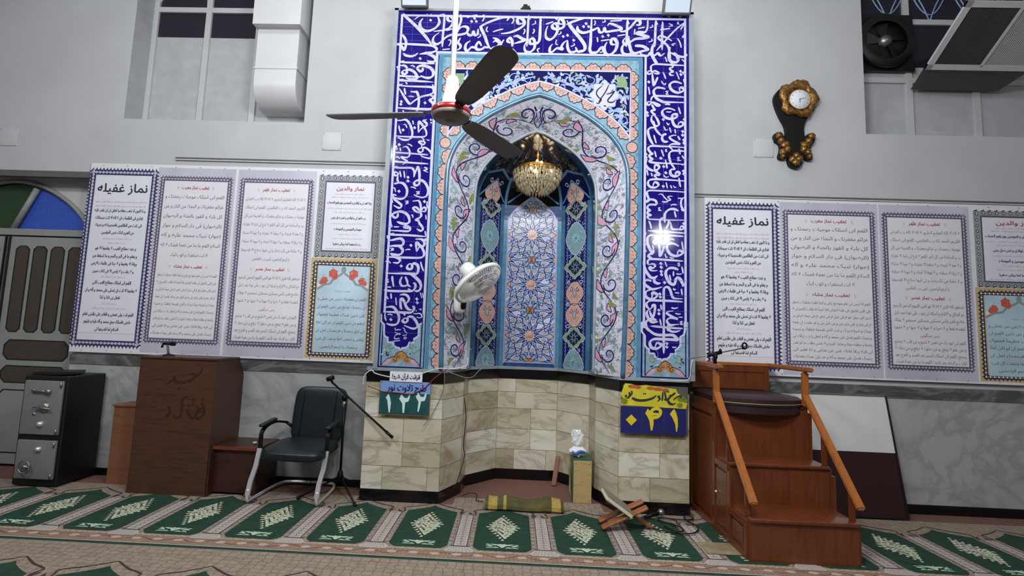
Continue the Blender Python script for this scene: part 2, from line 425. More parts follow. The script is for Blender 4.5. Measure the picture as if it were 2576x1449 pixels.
def text_geo(t):
    if t in TC: return TC[t]
    c = bpy.data.curves.new('lettering', 'FONT'); c.body = shape(t); c.resolution_u = 2; c.size = 1
    o = bpy.data.objects.new('lettering', c); COL.objects.link(o)
    dg = bpy.context.evaluated_depsgraph_get(); me = bpy.data.meshes.new_from_object(o.evaluated_get(dg))
    vs = [(v.co.x, v.co.y) for v in me.vertices]; fs = [tuple(p.vertices) for p in me.polygons]
    bb = (min(x for x, y in vs), max(x for x, y in vs), min(y for x, y in vs), max(y for x, y in vs)) if vs else (0, 1, 0, 1)
    bpy.data.objects.remove(o); bpy.data.meshes.remove(me); bpy.data.curves.remove(c)
    TC[t] = (vs, fs, bb); return TC[t]
def wallmap(Y): return lambda u, v, d: Vector((u, Y - d, v))
def arc(cx, cy, r, a0, a1, n=12): return [(cx + r * math.cos(a0 + (a1 - a0) * k / n), cy + r * math.sin(a0 + (a1 - a0) * k / n)) for k in range(n + 1)]
# ------------------------------------------------------------------ room shell
YW, YF, CX = 4.85, 4.46, .16
b = MB(); b.box(-6.2, 6.2, -4, 5.6, -.1, -.006, 'brown_carpet'); struct('floor', b)
b = MB(); b.box(-6.2, 6.2, -4, 5.6, 5.4, 5.5, 'ceiling_paint'); struct('ceiling', b)
b = MB(); b.box(-6.3, -6.2, -4, 5.6, 0, 5.4, 'plaster'); struct('wall_left', b)
b = MB(); b.box(6.2, 6.3, -4, 5.6, 0, 5.4, 'plaster'); struct('wall_right', b)
b = MB(); b.box(-6.2, 6.2, -4.1, -4, 0, 5.4, 'plaster'); struct('wall_rear', b)
HOLES = [(-3.97, -2.14, 3.43, 5.3, .3), (3.285, 5.35, 3.445, 5.3, .3), (-5.98, -4.2, 0, 2.86, .16), (-1.1, 1.4, 0, 4.2, .02)]
b = MB(); xs = sorted({-6.2, 6.2} | {h[i] for h in HOLES for i in (0, 1)}); zs = sorted({0, 5.4} | {h[i] for h in HOLES for i in (2, 3)})
for i in range(len(xs) - 1):
    for j in range(len(zs) - 1):
        xm, zm = (xs[i] + xs[i + 1]) / 2, (zs[j] + zs[j + 1]) / 2
        if any(h[0] < xm < h[1] and h[2] < zm < h[3] for h in HOLES): continue
        b.poly([(xs[i], YW, zs[j]), (xs[i + 1], YW, zs[j]), (xs[i + 1], YW, zs[j + 1]), (xs[i], YW, zs[j + 1])], 'plaster')
for x0, x1, z0, z1, d in HOLES:
    y1 = YW + d
    for iq, q in enumerate(([(x0, YW, z0), (x0, y1, z0), (x0, y1, z1), (x0, YW, z1)], [(x1, YW, z0), (x1, YW, z1), (x1, y1, z1), (x1, y1, z0)],
              [(x0, YW, z1), (x0, y1, z1), (x1, y1, z1), (x1, YW, z1)], [(x0, YW, z0), (x1, YW, z0), (x1, y1, z0), (x0, y1, z0)])):
        if iq < 3 or z0 > 0: b.poly(q, 'reveal_paint')
struct('wall_back', b)
def bx(name, x0, x1, y0, y1, z0, z1, mt, kind='structure', parent=None):
    b = MB(); b.box(x0, x1, y0, y1, z0, z1, mt); return b.build(name, parent, kind)
bx('trim_1', -4.2, -1.24, YW - .022, YW, .06, 1.0, 'dado_marble'); bx('trim_2', 1.49, 6.2, YW - .022, YW, .07, .985, 'dado_marble')
bx('trim_3', -4.2, -1.24, YW - .03, YW, 1.0, 1.09, 'band_marble'); bx('trim_4', 1.49, 6.2, YW - .03, YW, .985, 1.09, 'band_marble')
bx('baseboard_back_left', -4.2, -1.24, YW - .03, YW, -.006, .06, 'black_stone'); bx('baseboard_back_right', 1.49, 6.2, YW - .03, YW, -.006, .075, 'black_stone')
for i, (x0, x1, z) in enumerate(((-3.39, -1.19, 3.028), (1.54, 6.2, 2.80))):
    b = MB(); b.box(x0, x1, YW - .014, YW, z - .004, z + .016, 'beam_gray'); b.box(x0, x1, YW - .018, YW, z - .014, z - .004, 'white_paint'); struct('trim_%d' % (5 + i), b)  # dark upper strip puts the moulding's top shadow into its colour
b = MB(); b.box(-6.2, -4.21, YW - .05, YW, 2.80, 2.86, 'beam_gray'); struct('trim_7', b)
# ---- windows
def win(n, x0, x1, z0, Yp, vx, hz, panes):
    b = MB()
    for x in vx: b.box(x - .03, x + .03, Yp - .03, Yp + .03, z0, 5.3, 'white_paint')
    for z in hz: b.box(x0, x1, Yp - .028, Yp + .028, z - .028, z + .028, 'white_paint')
    o = struct('window_%d' % n, b)
    for k, (a, c, d, e, mt) in enumerate(panes):
        bx('pane', a, c, Yp - .006, Yp + .006, d, e, mt, None, o)
    return o
Y1 = 5.12
def Z1(y): return at(560, y, Y1).z
xa, xb, xc = at(385, 150, Y1).x, at(519, 150, Y1).x, at(648, 150, Y1).x
w1 = win(1, -3.97, -2.14, 3.43, Y1, (xa, xb, xc, -2.17), (Z1(30), 3.455), [(xa, xb, 3.43, Z1(97), 'reveal_paint'), (xb, xc, 3.43, Z1(97), 'reveal_paint'), (xc, -2.14, 3.43, Z1(97), 'reveal_paint'),
    (-3.97, xa, 3.43, 5.3, 'white_paint'), (xa, xb, Z1(97), 5.3, 'glass_dark'), (xb, xc, Z1(97), 5.3, 'glass_dark'), (xc, -2.14, Z1(97), 5.3, 'glass_dark')])
b = MB(); zc = Z1(30)
b.tube([((xa + .0) + .9 - .9 * math.cos(t), Y1 - .01, zc + .55 * math.sin(t)) for t in [math.pi * k / 16 for k in range(17)]], .02, 'white_paint')
b.tube([(xb - .02, Y1 - .01, zc), (xb - .05, Y1 - .01, 5.2)], .018, 'white_paint'); b.build('tracery_bar', w1)
def X2(x, y=250): return at(x, y, Y1).x
def Z2(y, x=2350): return at(x, y, Y1).z
va, vb, vc = X2(2168), X2(2284), X2(2452)
w2 = win(2, 3.285, 5.35, 3.445, Y1, (va - .05, vb, vc, 5.32), (Z2(60), Z2(207), 3.46), [(3.285, vb, 3.445, Z2(172), 'reveal_paint'), (vb, vc, 3.445, Z2(172), 'reveal_paint'), (vc, 5.35, 3.445, Z2(172), 'reveal_paint'),
    (vb, 5.35, Z2(172), Z2(60), 'glass_dark'), (3.285, vb, Z2(172), Z2(60), 'glass_dark'), (3.285, 5.35, Z2(60), 5.3, 'glass_dark')])
b = MB()
for k in range(5):
    u0 = 3.3 + k * .42
    b.tube([(u0 + .42 * t, Y1 - .012, Z2(58) + .34 * (1 - (2 * t - 1) ** 2)) for t in [j / 14 for j in range(15)]], .007, 'light_blue', 6)
    b.tube([(u0 + .21 + .42 * t, Y1 - .012, Z2(58) + .42 - .34 * (1 - (2 * t - 1) ** 2)) for t in [j / 14 for j in range(15)]], .007, 'light_blue', 6)
b.build('tracery_bar', w2)
# exhaust fan in the right window
t = thing('exhaust_fan', 'dark round extractor fan set in the upper corner pane of the right window', 'fan', (X2(2215), Y1 - .05, Z2(122)))
fx, fz = X2(2217), Z2(118); r = .27
b = MB(); b.box(fx - .3, fx + .3, Y1 - .06, Y1 - .02, fz - .3, fz + .3, 'dark_metal'); b.build('plate', t)
R90 = Matrix.Translation((fx, Y1 - .07, fz)) @ Matrix.Rotation(math.pi / 2, 4, 'X')
b = MB(); b.lathe([(.2, -.01), (r, -.01), (r + .02, .03), (r, .05), (.2, .05)], 'dark_metal', 28, xf=R90); b.build('ring', t)
b = MB(); b.lathe([(0, .06), (.05, .05), (.06, 0)], 'steel', 16, xf=R90); b.build('hub', t)
for k in range(5):
    a = k * 2 * math.pi / 5; b = MB()
    f = Flat(b, lambda u, v, d: R90 @ Vector((u, v, .02 + .25 * (u * math.sin(a) - v * math.cos(a)))))
    f.fill([(.05 * math.cos(a + .2), .05 * math.sin(a + .2)), (.2 * math.cos(a + .1), .2 * math.sin(a + .1)), (.2 * math.cos(a + .75), .2 * math.sin(a + .75)), (.05 * math.cos(a + .9), .05 * math.sin(a + .9))], 'dark_metal', 0); b.build('blade', t)
# ---- door on the left with its arched light
d = MB(); YD = 4.97
Zt = 2.265
for x0, x1, z0, z1 in ((-6.0, -4.2, 2.235, 2.30), (-5.985, -5.93, 0, 2.24), (-4.24, -4.2, 0, 2.24), (-5.985, -5.93, 2.24, 2.86), (-4.24, -4.2, 2.3, 2.86)): d.box(x0, x1, YD - .03, YD + .04, z0, z1, 'gray_paint')
dcx = -5.05; out = []
pr = [(-5.92, 2.3), (-5.85, 2.46), (-5.6, 2.66), (-5.3, 2.765), (-5.05, 2.79), (-4.8, 2.735), (-4.55, 2.6), (-4.38, 2.45), (-4.27, 2.3)]
d.tube([(x, YD, z) for x, z in smooth(pr, 4)], .022, 'gray_paint', 6)
f = Flat(d, wallmap(YD + .015)); top = smooth(pr, 4)
f.fill([(-5.99, 2.3)] + top[1:-1] + [(-4.21, 2.3), (-4.21, 2.86), (-5.99, 2.86)], 'white_paint', 0)
for x in (-5.08, -5.85): d.tube([(x, YD, 2.29), (x + .2 if x > -5.2 else x + .1, YD, 2.72)], .028, 'gray_paint', 6)
door = struct('door_1', d)
for nm, lo, hi, mt in (('blue_pane', -5.04, -4.25, 'glass_blue'), ('green_pane', -5.9, -5.06, 'glass_green')):
    b = MB(); f = Flat(b, wallmap(YD + .03)); seg = [(x, z) for x, z in top if lo + .1 < x < hi]
    if nm == 'blue_pane': f.fill([(-5.05, 2.3)] + [(-4.87, 2.72)] + [q for q in seg if q[0] > -4.87] + [(-4.27, 2.3)], mt, 0)
    else: f.fill([(-5.9, 2.3)] + [q for q in seg if q[0] < -4.92] + [(-4.88, 2.72), (-5.07, 2.3)], mt, 0)
    b.build(nm, door)
def cham(x0, x1, z0, z1, c): return [(x0 + c, z0), (x1 - c, z0), (x1, z0 + c), (x1, z1 - c), (x1 - c, z1), (x0 + c, z1), (x0, z1 - c), (x0, z0 + c)]
for x0, x1 in ((-5.07, -4.25), (-5.92, -5.10)):
    b = MB(); b.box(x0, x1, YD - .02, YD + .02, .02, 2.22, 'gray_paint'); b.box(x1 - .012 if x0 < -5.2 else x0, x1 if x0 < -5.2 else x0 + .012, YD - .035, YD - .02, .02, 2.22, 'dark_metal')
    lf = b.build('door_leaf', door); n = 4; wd = (x1 - x0 - .1) / n
    for k in range(n):
        a = x0 + .06 + k * wd
        bb = MB(); f = Flat(bb, wallmap(YD - .021)); p = cham(a + .012, a + wd - .02, 1.27, 2.13, .035)
        f.fill(p, 'dark_metal', 1); f.fill([(a + wd / 2 + (u - a - wd / 2) * .82, 1.7 + (v - 1.7) * .975) for u, v in p], 'glass_frost', 2); bb.build('pane', lf)
    for z0, z1, mt in ((1.0, 1.2, 'glass_frost'), (.78, .95, 'glass_frost'), (.12, .72, 'gray_paint')):
        bb = MB(); f = Flat(bb, wallmap(YD - .021)); p = cham(x0 + .08, x1 - .08, z0, z1, .05); f.fill(p, 'dark_metal', 1)
        f.fill(cham(x0 + .095, x1 - .095, z0 + .012, z1 - .012, .045), mt, 2); bb.build('pane' if mt == 'glass_frost' else 'lower_panel', lf)
# ------------------------------------------------------------------ carpets
def carpet(name, label, y0, y1, X0, X1, dy, full=True):
    b = MB(); b.box(X0, X1, y0, min(y1, 4.455), -.006, 0, 'rug_beige')
    if y1 > 4: b.box(X0, -1.275, 4.455, 4.57, -.006, 0, 'rug_beige'); b.box(1.53, X1, 4.455, 4.61, -.006, 0, 'rug_beige'); b.box(-.46, .79, 4.455, 4.66, -.006, 0, 'rug_beige')
    f = Flat(b, lambda u, v, d: Vector((u, v + dy, +.0002 + d)), .0005)
    f.quad(X0, X1, 3.385, 3.418, 'rug_green', 1); f.quad(X0, X1, 3.418, 3.428, 'rug_pale', 1)
    f.quad(X0, X1, 3.432, 3.545, 'rug_border', 1)
    n = int((X1 - X0) / .02)
    f.rib([(X0 + (X1 - X0) * k / n, 3.548 + .007 * (k % 2)) for k in range(n + 1)], .008, 'rug_cream', 2)
    f.rib([(X0 + (X1 - X0) * k / n, 3.49 + .022 * math.sin(k * .5)) for k in range(n + 1)], .005, 'rug_dark', 2)
    for k in range(int((X1 - X0) / .141)):
        x = X0 + .07 + k * .141
        f.disc(x, 3.49, .034, 'rug_rose', 3, 8, .02); f.disc(x, 3.49, .018, 'rug_pale', 4, 6, .011)
    for k in range(math.ceil((X0 - .25) / .566), int((X1 - .25) / .566) + 1):
        xc = .252 + k * .566                                   # stripe between two niches
        f.fill([(xc - .062, 3.615), (xc + .062, 3.615), (xc + .105, 3.555), (xc + .085, 3.525), (xc - .085, 3.525), (xc - .105, 3.555)], 'rug_pale', 5)
        for j in range(-3, 4): f.rib([(xc + j * .016, 3.612), (xc + j * .026, 3.53)], .0035, 'rug_gray', 6)
        f.rib([(xc - .066, 3.622), (xc + .066, 3.622)], .011, 'rug_dark', 6)
        f.quad(xc - .043, xc + .043, 3.63, 4.22, 'rug_pale', 3)
        for s in (-1, 1):
            f.rib([(xc + s * .045, 3.63), (xc + s * .045, 4.215)], .005, 'rug_dark', 4)
            f.rib(smooth([(xc + s * .045, 4.215), (xc + s * .062, 4.27), (xc + s * .045, 4.33), (xc + s * .09, 4.36), (xc + s * .15, 4.385), (xc + s * .22, 4.43), (xc + s * .283, 4.475)], 3), .012, 'rug_dark', 4, (.3, .6), .7)
            for j in range(9): f.disc(xc + s * .07, 3.66 + j * .064, .013, 'rug_gray', 4, 8); f.disc(xc + s * .07, 3.66 + j * .064, .007, 'rug_rose', 5, 6)
            f.leaf(xc + s * .045, 4.24, math.pi / 2 + s * .5, .06, .02, 'rug_dark', 4)
        for j in range(14):
            z = 3.65 + j * .041
            for s in (-1, 1): f.rib([(xc, z), (xc + s * .02, z + .016), (xc + s * .034, z + .006)], .006, 'rug_gray', 5, (1, .4))
            f.disc(xc, z + .02, .006, 'rug_dark', 5, 6)
        x = xc + .283                                          # green niche
        if x > X1 - .2: continue
        w_ = .197
        f.fill([(x - w_ + .045, 3.578), (x + w_ - .045, 3.578), (x + w_ - .02, 3.60), (x + w_, 3.63), (x + w_, 4.27), (x + .15, 4.295), (x + .115, 4.315), (x + .07, 4.345), (x + .03, 4.375), (x, 4.41),
                (x - .03, 4.375), (x - .07, 4.345), (x - .115, 4.315), (x - .15, 4.295), (x - w_, 4.27), (x - w_, 3.63), (x - w_ + .02, 3.60)], 'rug_green', 5)
        for i in range(-6, 7):
            for j in range(-6, 7):
                u, v = (i + j) * .0086, (i - j) * .0192
                rr = max(abs(i), abs(j)); mt = ('rug_cream', 'rug_mint', 'rug_cream', 'rug_gray')[(i * i + j * 3 + rr) % 4]
                if rr == 6 and (i + j) % 2: continue
                a = math.atan2(v, u); f.leaf(x + u - .009 * math.cos(a), 3.995 + v - .009 * math.sin(a), a + (.5 if rr % 2 else -.4), .034, .018, mt, 6 + (i + j) % 2 * .5)
        f.disc(x, 3.995, .022, 'rug_cream', 8, 8, .03); f.disc(x, 3.995, .01, 'mat_gold', 9, 8, .014)
        for a in range(8): f.disc(x + .052 * math.cos(a * math.pi / 4), 3.995 + .11 * math.sin(a * math.pi / 4), .007, 'rug_green', 8, 6)
        for s in (-1, 1):
            for px_, py_, an, L_, W_ in ((.01, 3.645, 1.2, .05, .018), (.012, 3.645, .6, .06, .018), (.04, 3.66, .35, .05, .016), (.06, 3.645, .1, .055, .02), (.062, 3.625, -.25, .05, .014), (.02, 3.625, -.2, .05, .016), (.008, 3.655, 1.45, .035, .012), (.085, 3.672, .1, .03, .012)):
                f.leaf(x + s * px_, py_, an if s > 0 else math.pi - an, L_, W_, 'rug_mint', 6, curl=.2 * s)
        f.disc(x, 3.64, .015, 'rug_cream', 7, 8)
    return tag(b.build(name), label, 'carpet', None)
carpet('prayer_carpet', 'long beige prayer carpet with green niches lying along the tiled wall', 3.38, 4.60, -5.75, 5.75, 0)
carpet('prayer_carpet', 'nearer beige prayer carpet showing only its border and niche tips in front', 2.06, 3.379, -5.75, 5.75, -1.32)
# ------------------------------------------------------------------ mihrab
mih = thing('mihrab', 'tall blue-tiled prayer niche with white lettering and pointed arch above a pale marble base', 'prayer niche', (CX, YF, 0))
ZB, ZT = 1.09, 4.372
XL, XR = -1.172, 1.502
# lettering traced stroke by stroke (tenths of a pixel of each close-up: origin x, origin y, scale)
CROPS = {'A': (980, 10, 6.779), 'B': (1350, 10, 6.44), 'L1': (960, 130, 9.056), 'L2': (960, 280, 10.35), 'L3': (950, 410, 9.66), 'L4': (940, 550, 9.056), 'L5': (940, 690, 9.66), 'L6': (930, 790, 9.66),
         'R1': (1600, 130, 9.66), 'R2': (1600, 270, 9.66), 'R3': (1600, 410, 9.66), 'R4': (1600, 540, 9.66), 'R5': (1590, 670, 9.056), 'R6': (1590, 810, 9.056)}
INK = {
'A': '5:23,17 30,24 45,38 60,54 72,70|3:23,17 30,21|3:42,27 51,21 61,19|5.5:57,25 52,32 53,41 60,46 68,46 77,42 83,36 85,30 82,20|d:70,28|1.6:64,17 65,21 67,19 68,21 70,19 71,17|4:94,18 93,35 91,55 90,74|2.5:86,19 94,18|5:107,30 101,29 99,24 103,21 108,25 108,33 102,41 92,45 75,47|4.5:121,18 122,28 118,40 115,50|5:115,48 122,40 130,39 134,43 130,50 118,53 105,53 95,58 88,65 80,69 74,65 76,56 85,49|3:97,46 106,43 112,43|5:151,43 150,52 145,53 143,47 141,53 135,53 131,47|d:140,30|d:148,30|d:145,25|3:132,24 140,21 150,19|4.5:121,58 117,66 121,71 120,76 115,79|2.2:100,62 104,62 104,67 101,72|2.5:90,78 103,77|5:200,29 203,24 195,23 175,29 158,37 156,41 162,54 167,68 171,75|4.5:171,76 178,76 186,71 188,65 182,60 176,58|4:176,66 181,63 187,67 182,73 175,74|5:172,75 162,74 158,77 150,78 147,73 152,65 157,72|5:148,76 140,74 133,80 129,76 131,68 138,63|2.5:159,19 162,21 160,27 158,30|2.5:167,39 165,45 168,48|2:150,58 155,55 154,51|3:176,48 185,45 194,43|5.5:228,33 220,34 218,27 223,24 229,29 229,36 220,43 205,49 190,51|2.5:209,24 212,27 210,32 208,33|5:211,56 218,55 225,59 231,62 222,65 212,68|5:209,73 209,64 205,58 201,63 206,67|3.5:195,61 190,70 192,79|4:237,20 236,45 234,73|2:237,20 240,27|5:257,22 256,45 255,63 250,67 246,68 240,68 239,62 243,59 247,63 247,75 240,82 232,81 230,73 233,65|2:243,36 249,33 248,29|1.6:246,22 247,25 249,22 250,25 252,22|2.5:229,43 231,46 228,52|2.5:245,43 247,46 244,51|2.5:256,76 252,78 254,83',
'B': '4:6,21 6,40 5,58 0,66|2:6,21 8,28|2.5:15,33 21,31 27,29|d:32,24|5:42,33 36,32 36,26 40,25 44,30 43,38 33,41 26,39 26,34 31,32 34,37 33,46 28,54 21,58 15,54 15,44 18,36|2.5:44,24 54,22|2:49,27 51,31 48,34|2:35,50 39,48 39,45|5.5:83,22 68,26 54,31 54,35 62,46 72,58 78,68 77,75 71,77 66,77 63,70|4.5:65,72 63,77 54,78 50,70 50,59|4.5:50,59 44,63 40,70 42,74 33,72 25,78 21,77 22,70 26,65|d:43,53|d:50,51|d:60,59|2:55,69 61,67 60,64|2:32,58 31,65 34,66|5:66,36 67,43 76,47 90,43 99,39|4.5:90,43 99,39 102,46 108,45 110,39 112,45 122,44 138,41 128,35 118,32 115,36|d:80,32|d:76,37|d:84,37|2.5:119,28 138,27|2:106,30 111,29 110,26|2:94,27 95,31 93,35|d:107,53|d:116,51|2.5:104,60 118,58|5:89,25 88,45 87,65 86,74 89,79 98,78 104,71 107,72 107,77 102,79|2.5:98,54 99,62|5.5:127,66 121,65 121,58 126,57 130,63 129,72 124,79 117,83 111,80 110,70 114,62|4:147,26 146,48 145,70|2:147,26 150,33|5:135,45 144,44 152,38 158,31 162,27 167,28 167,34 161,34|2.5:131,52 143,50|5:180,27 179,40 175,46 165,46 162,48 172,51 181,54 172,56 160,57 150,63 143,66 140,60 145,54|2.5:164,40 175,38|2.5:159,41 158,50|2:183,39 188,37 187,34|4:193,27 192,48 191,70|2:193,27 196,34|4:204,29 203,50 203,75|4.5:207,80 201,84 196,80 192,83 187,84 184,79 180,84 174,84 169,82 168,77|5:178,76 180,74 172,69 162,68 159,69|5:180,75 170,77 160,80 154,78 150,66 149,52|4.5:154,78 148,82 140,80 138,72 142,64|d:154,82|2.5:130,83 136,82|2.5:156,84 163,83|2:181,62 187,60 186,57|4:241,29 225,42 208,60 194,76|2.5:241,29 233,42|3.5:219,60 208,54 200,52 197,56 205,62 213,70 216,85 216,95|5:190,64 187,72 187,83 192,93 196,98|5:216,70 214,82 216,92 224,95 229,92 227,84 222,79|4:217,79 227,84 236,86 242,84 240,80|2.5:228,56 232,63 234,71|2:230,29 228,32 231,33|2:240,49 236,54 242,54|2.5:200,42 216,40|2:214,32 220,35 214,37|2:225,64 219,66 222,68|2.5:208,86 211,94|2:235,90 240,94 241,90',
'L1': '6:32,-14 40,-16 47,-10 52,-3 56,-20 52,-32 44,-42|6:49,4 56,9 68,11 77,8 83,3|6:30,-18 60,-17 110,-14 123,-9 125,-3 115,2 100,3 87,6|7:87,6 105,5 118,11 123,17 120,23 113,24 104,21|d:88,16|5:40,24 60,25 90,26 121,28|3:40,23 52,21|7:86,42 82,40 83,35 92,32 100,33 112,38 118,47 116,56 108,60 98,59 89,55|6:82,40 88,45 93,44 94,36|5:43,32 52,32 57,36 58,42|6:58,42 51,43 47,47 50,51 57,50 58,42 66,42 75,47 81,57 80,62 72,63 62,62 55,60|3:66,33 71,32 76,36|d:39,42|d:37,36|5:37,55 50,56 70,57 90,58|5:37,65 50,66 80,67 118,70|3:37,64 51,63|5.5:36,77 60,79 90,80 113,81 118,85 118,93 110,98 98,101 88,104 75,112 65,119 58,112 50,100 44,90 40,84|3:36,76 49,74|4:52,83 53,90 55,98|3:54,70 57,72 58,75|5.5:66,91 75,92 80,92 84,102 85,115 83,128 80,136 73,138 66,137|3:61,102 68,102 74,103|d:45,114|d:44,120|d:99,117|6:111,100 117,102 116,107 111,109 110,111 117,118 117,126 110,131 95,131 70,130 50,129 32,128|3:48,134 51,138|3:116,75 118,80 120,83',
'L2': '6:40,24 50,24 60,22 66,24 72,31 77,42 80,54 79,65 74,72 65,75 55,74 48,71 42,68|4:45,37 47,48 51,59|3:57,36 61,34 65,40 66,44|d:56,49|5:34,64 55,66 80,67 105,67 114,65 117,59 115,50 111,43 106,44 100,50 96,56|6:96,55 96,42 97,27 103,32 110,40 117,38 117,32 112,27 108,24 118,22|3.5:81,24 83,34|d:86,43|4:127,20 130,25|4:128,28 130,32|4:33,68 35,77 37,84|d:46,87|5:104,69 109,73 108,78 100,78 97,80 105,86 111,86 112,80 104,79|5:104,84 104,95 98,97 95,103 100,107 107,104 108,95 116,96 125,103 130,112 127,122 120,122 108,119 101,115|2.5:117,73 121,76 125,76|4.5:55,95 62,92 68,95 73,104 73,114 68,120 58,120 51,119 60,126 67,130 62,135 54,139|3:67,86 74,87 80,92|2.5:33,91 37,90 40,92 36,94 40,96 40,99 33,100|3.5:48,95 50,104|4.5:30,107 60,109 90,111 121,114|5:28,131 60,133 90,135 122,137|3:36,120 42,119 48,124|2.5:30,131 42,129',
'L3': '5:35,11 55,12 80,12 86,15 89,22 88,34|6:88,35 91,26 96,12 98,10 101,20 102,35 102,47 98,54 91,54 89,48 95,43 105,42 113,46 120,56 123,68 119,80 110,84 98,82 88,77|3:35,10 50,9|3:121,12 114,11 121,16 112,18 123,23|5:48,24 42,22 40,27 45,31 50,27 49,23|5:50,30 48,40 50,46 44,50 40,50|6:44,51 54,48 62,50 69,58 72,70 68,82 60,87 50,87 43,84|3.5:54,19 57,35|3.5:64,19 66,37|d:74,35|d:74,44|3:80,59 86,59 94,63|2.3:93,70 102,70 95,74 102,74 94,77|3:36,62 41,61 44,71|d:52,69|5.5:46,79 39,77 37,80 42,89 52,97 58,103 55,109 48,108 39,103|3.5:33,80 34,88 37,97|2.3:67,93 75,93 69,97 75,97 68,101|5:85,93 95,92 101,93 105,105 104,118 100,120 92,117 86,109 94,108 104,116 112,108 117,111 116,117 108,118 104,118|6:104,118 106,128 101,134 93,138 102,141|d:114,94|3.5:121,93 120,103 123,111|3:81,127 85,127 86,134|3:117,126 118,138|6.5:40,131 36,128 38,123 48,119 56,118 66,121 74,128 77,138 75,145|6:36,129 42,133 48,131 50,122|3.5:29,126 31,145',
'L4': '6:82,0 81,8 74,12 64,11 53,7|4:38,0 39,12 42,20|5:100,-2 104,10 110,18 112,25 107,28 98,23|3:46,19 52,19 58,19|5:80,23 72,21 69,18 75,17 82,20 83,26 77,29 60,28 35,27|5:33,36 50,37 80,38 119,41|3:33,36 47,33|3:117,28 119,40|3:31,38 32,46|6:33,51 42,49 55,46 63,46 68,52 66,60 58,62 45,62 34,63|6:52,62 60,64 66,71 64,79 56,83 48,82 38,79|5:38,79 46,86 58,92 60,96 55,101 44,100|2.4:37,67 46,68 40,71 46,71 38,74|3:29,72 36,72|2.5:27,98 33,96 39,102|5.5:29,87 50,88 80,89 105,89 113,86 115,78 111,68 108,62 103,66 99,75|6:98,75 97,62 98,54 104,60 110,65 115,60 115,52 108,47 95,47|d:118,48|d:85,61|3:72,72 78,70 84,71|6:86,103 80,104 76,111 80,115 87,114 88,105 92,102 100,106 102,115 99,125 92,126 70,125 50,125 27,124|d:63,108|3.5:107,98 110,110 114,120|4:42,131 43,145|5:65,133 61,140 60,150|4:72,132 76,140 78,146|6:85,127 95,133 104,142 108,148',
'L5': '6:90,1 100,7 110,17 115,27 112,38 105,41 100,40|4:46,4 47,20 49,31|2.4:28,13 36,13 30,17 37,18 29,22|5:70,6 65,14 66,25 72,29 80,27 84,24|4:77,6 81,17 84,26 90,31|6:96,21 101,24 101,33 95,40 85,41 60,41 35,40 25,38|3:83,35 90,38|3:29,32 36,31 43,32|4:42,46 43,60|3:27,56 31,54 36,61|3:54,56 55,70 56,75|2.4:113,44 117,58|2.4:118,45 121,58|d:105,60|d:106,69|5.5:64,50 74,49 82,52 86,60 82,68 74,72|6:69,85 66,80 65,68 66,60 70,60 75,68 80,80 87,86 94,86|6:94,78 98,80 97,88 90,93 75,93 50,92 23,91|6:27,81 38,79 48,80 55,88 61,100 61,113 56,121 48,123 38,122 31,119|3.5:27,97 29,108 31,113|3:33,98 40,97 46,100|d:42,110|4:72,94 77,100|6:80,106 74,108 70,113 76,117 82,114 83,105 90,103 98,107 106,120 106,128 98,132 88,130 74,124|3:97,95 103,96 110,95 116,98 117,104 110,106 105,103|2:110,86 115,84 115,88|2:103,87 104,90',
'L6': '2.5:62,33 63,39 68,38 76,38|2:68,36 69,40|2.5:61,44 68,47 75,50|2.5:61,52 68,49 75,48|2.5:61,54 61,60 73,59|2.5:58,66 74,64|2:80,34 84,35 85,40 87,39|2:84,40 88,44 92,47|2:80,52 88,51 90,50|2:83,58 85,56 89,57 88,60 84,60 83,58',
'R1': '5:120,34 95,33 60,31 45,31 37,35 36,42 39,49|4.5:39,49 32,47 27,52 33,55 39,50 46,47 56,53 48,54 40,50|6:39,52 41,70 43,82 47,75 51,66 53,62|5:85,25 88,33 90,38|5:90,39 82,40 84,45 90,49 82,52 84,57 92,58|d:108,48|d:115,52|d:109,56|3:97,49 101,58 105,68|3.5:65,50 69,58 72,67|3:61,71 66,79 71,80 71,76|3.5:115,67 118,76 120,84|d:31,74|3.5:30,86 32,96 33,105|6.5:111,78 100,74 90,74 82,80 84,90 92,97 102,100 112,97 117,92 112,88 106,88 106,96|6.5:71,91 60,88 50,88 43,95 44,104 50,114 60,120 70,123 90,123 120,124|2.4:79,96 72,97 77,100 72,103 79,104|5.5:119,111 90,109 60,108 45,108 38,112 36,120|5:38,122 30,122 26,127 32,130 38,124 48,126 58,131 50,132 42,126|4:70,129 76,128 83,129|5:38,128 43,138 47,142',
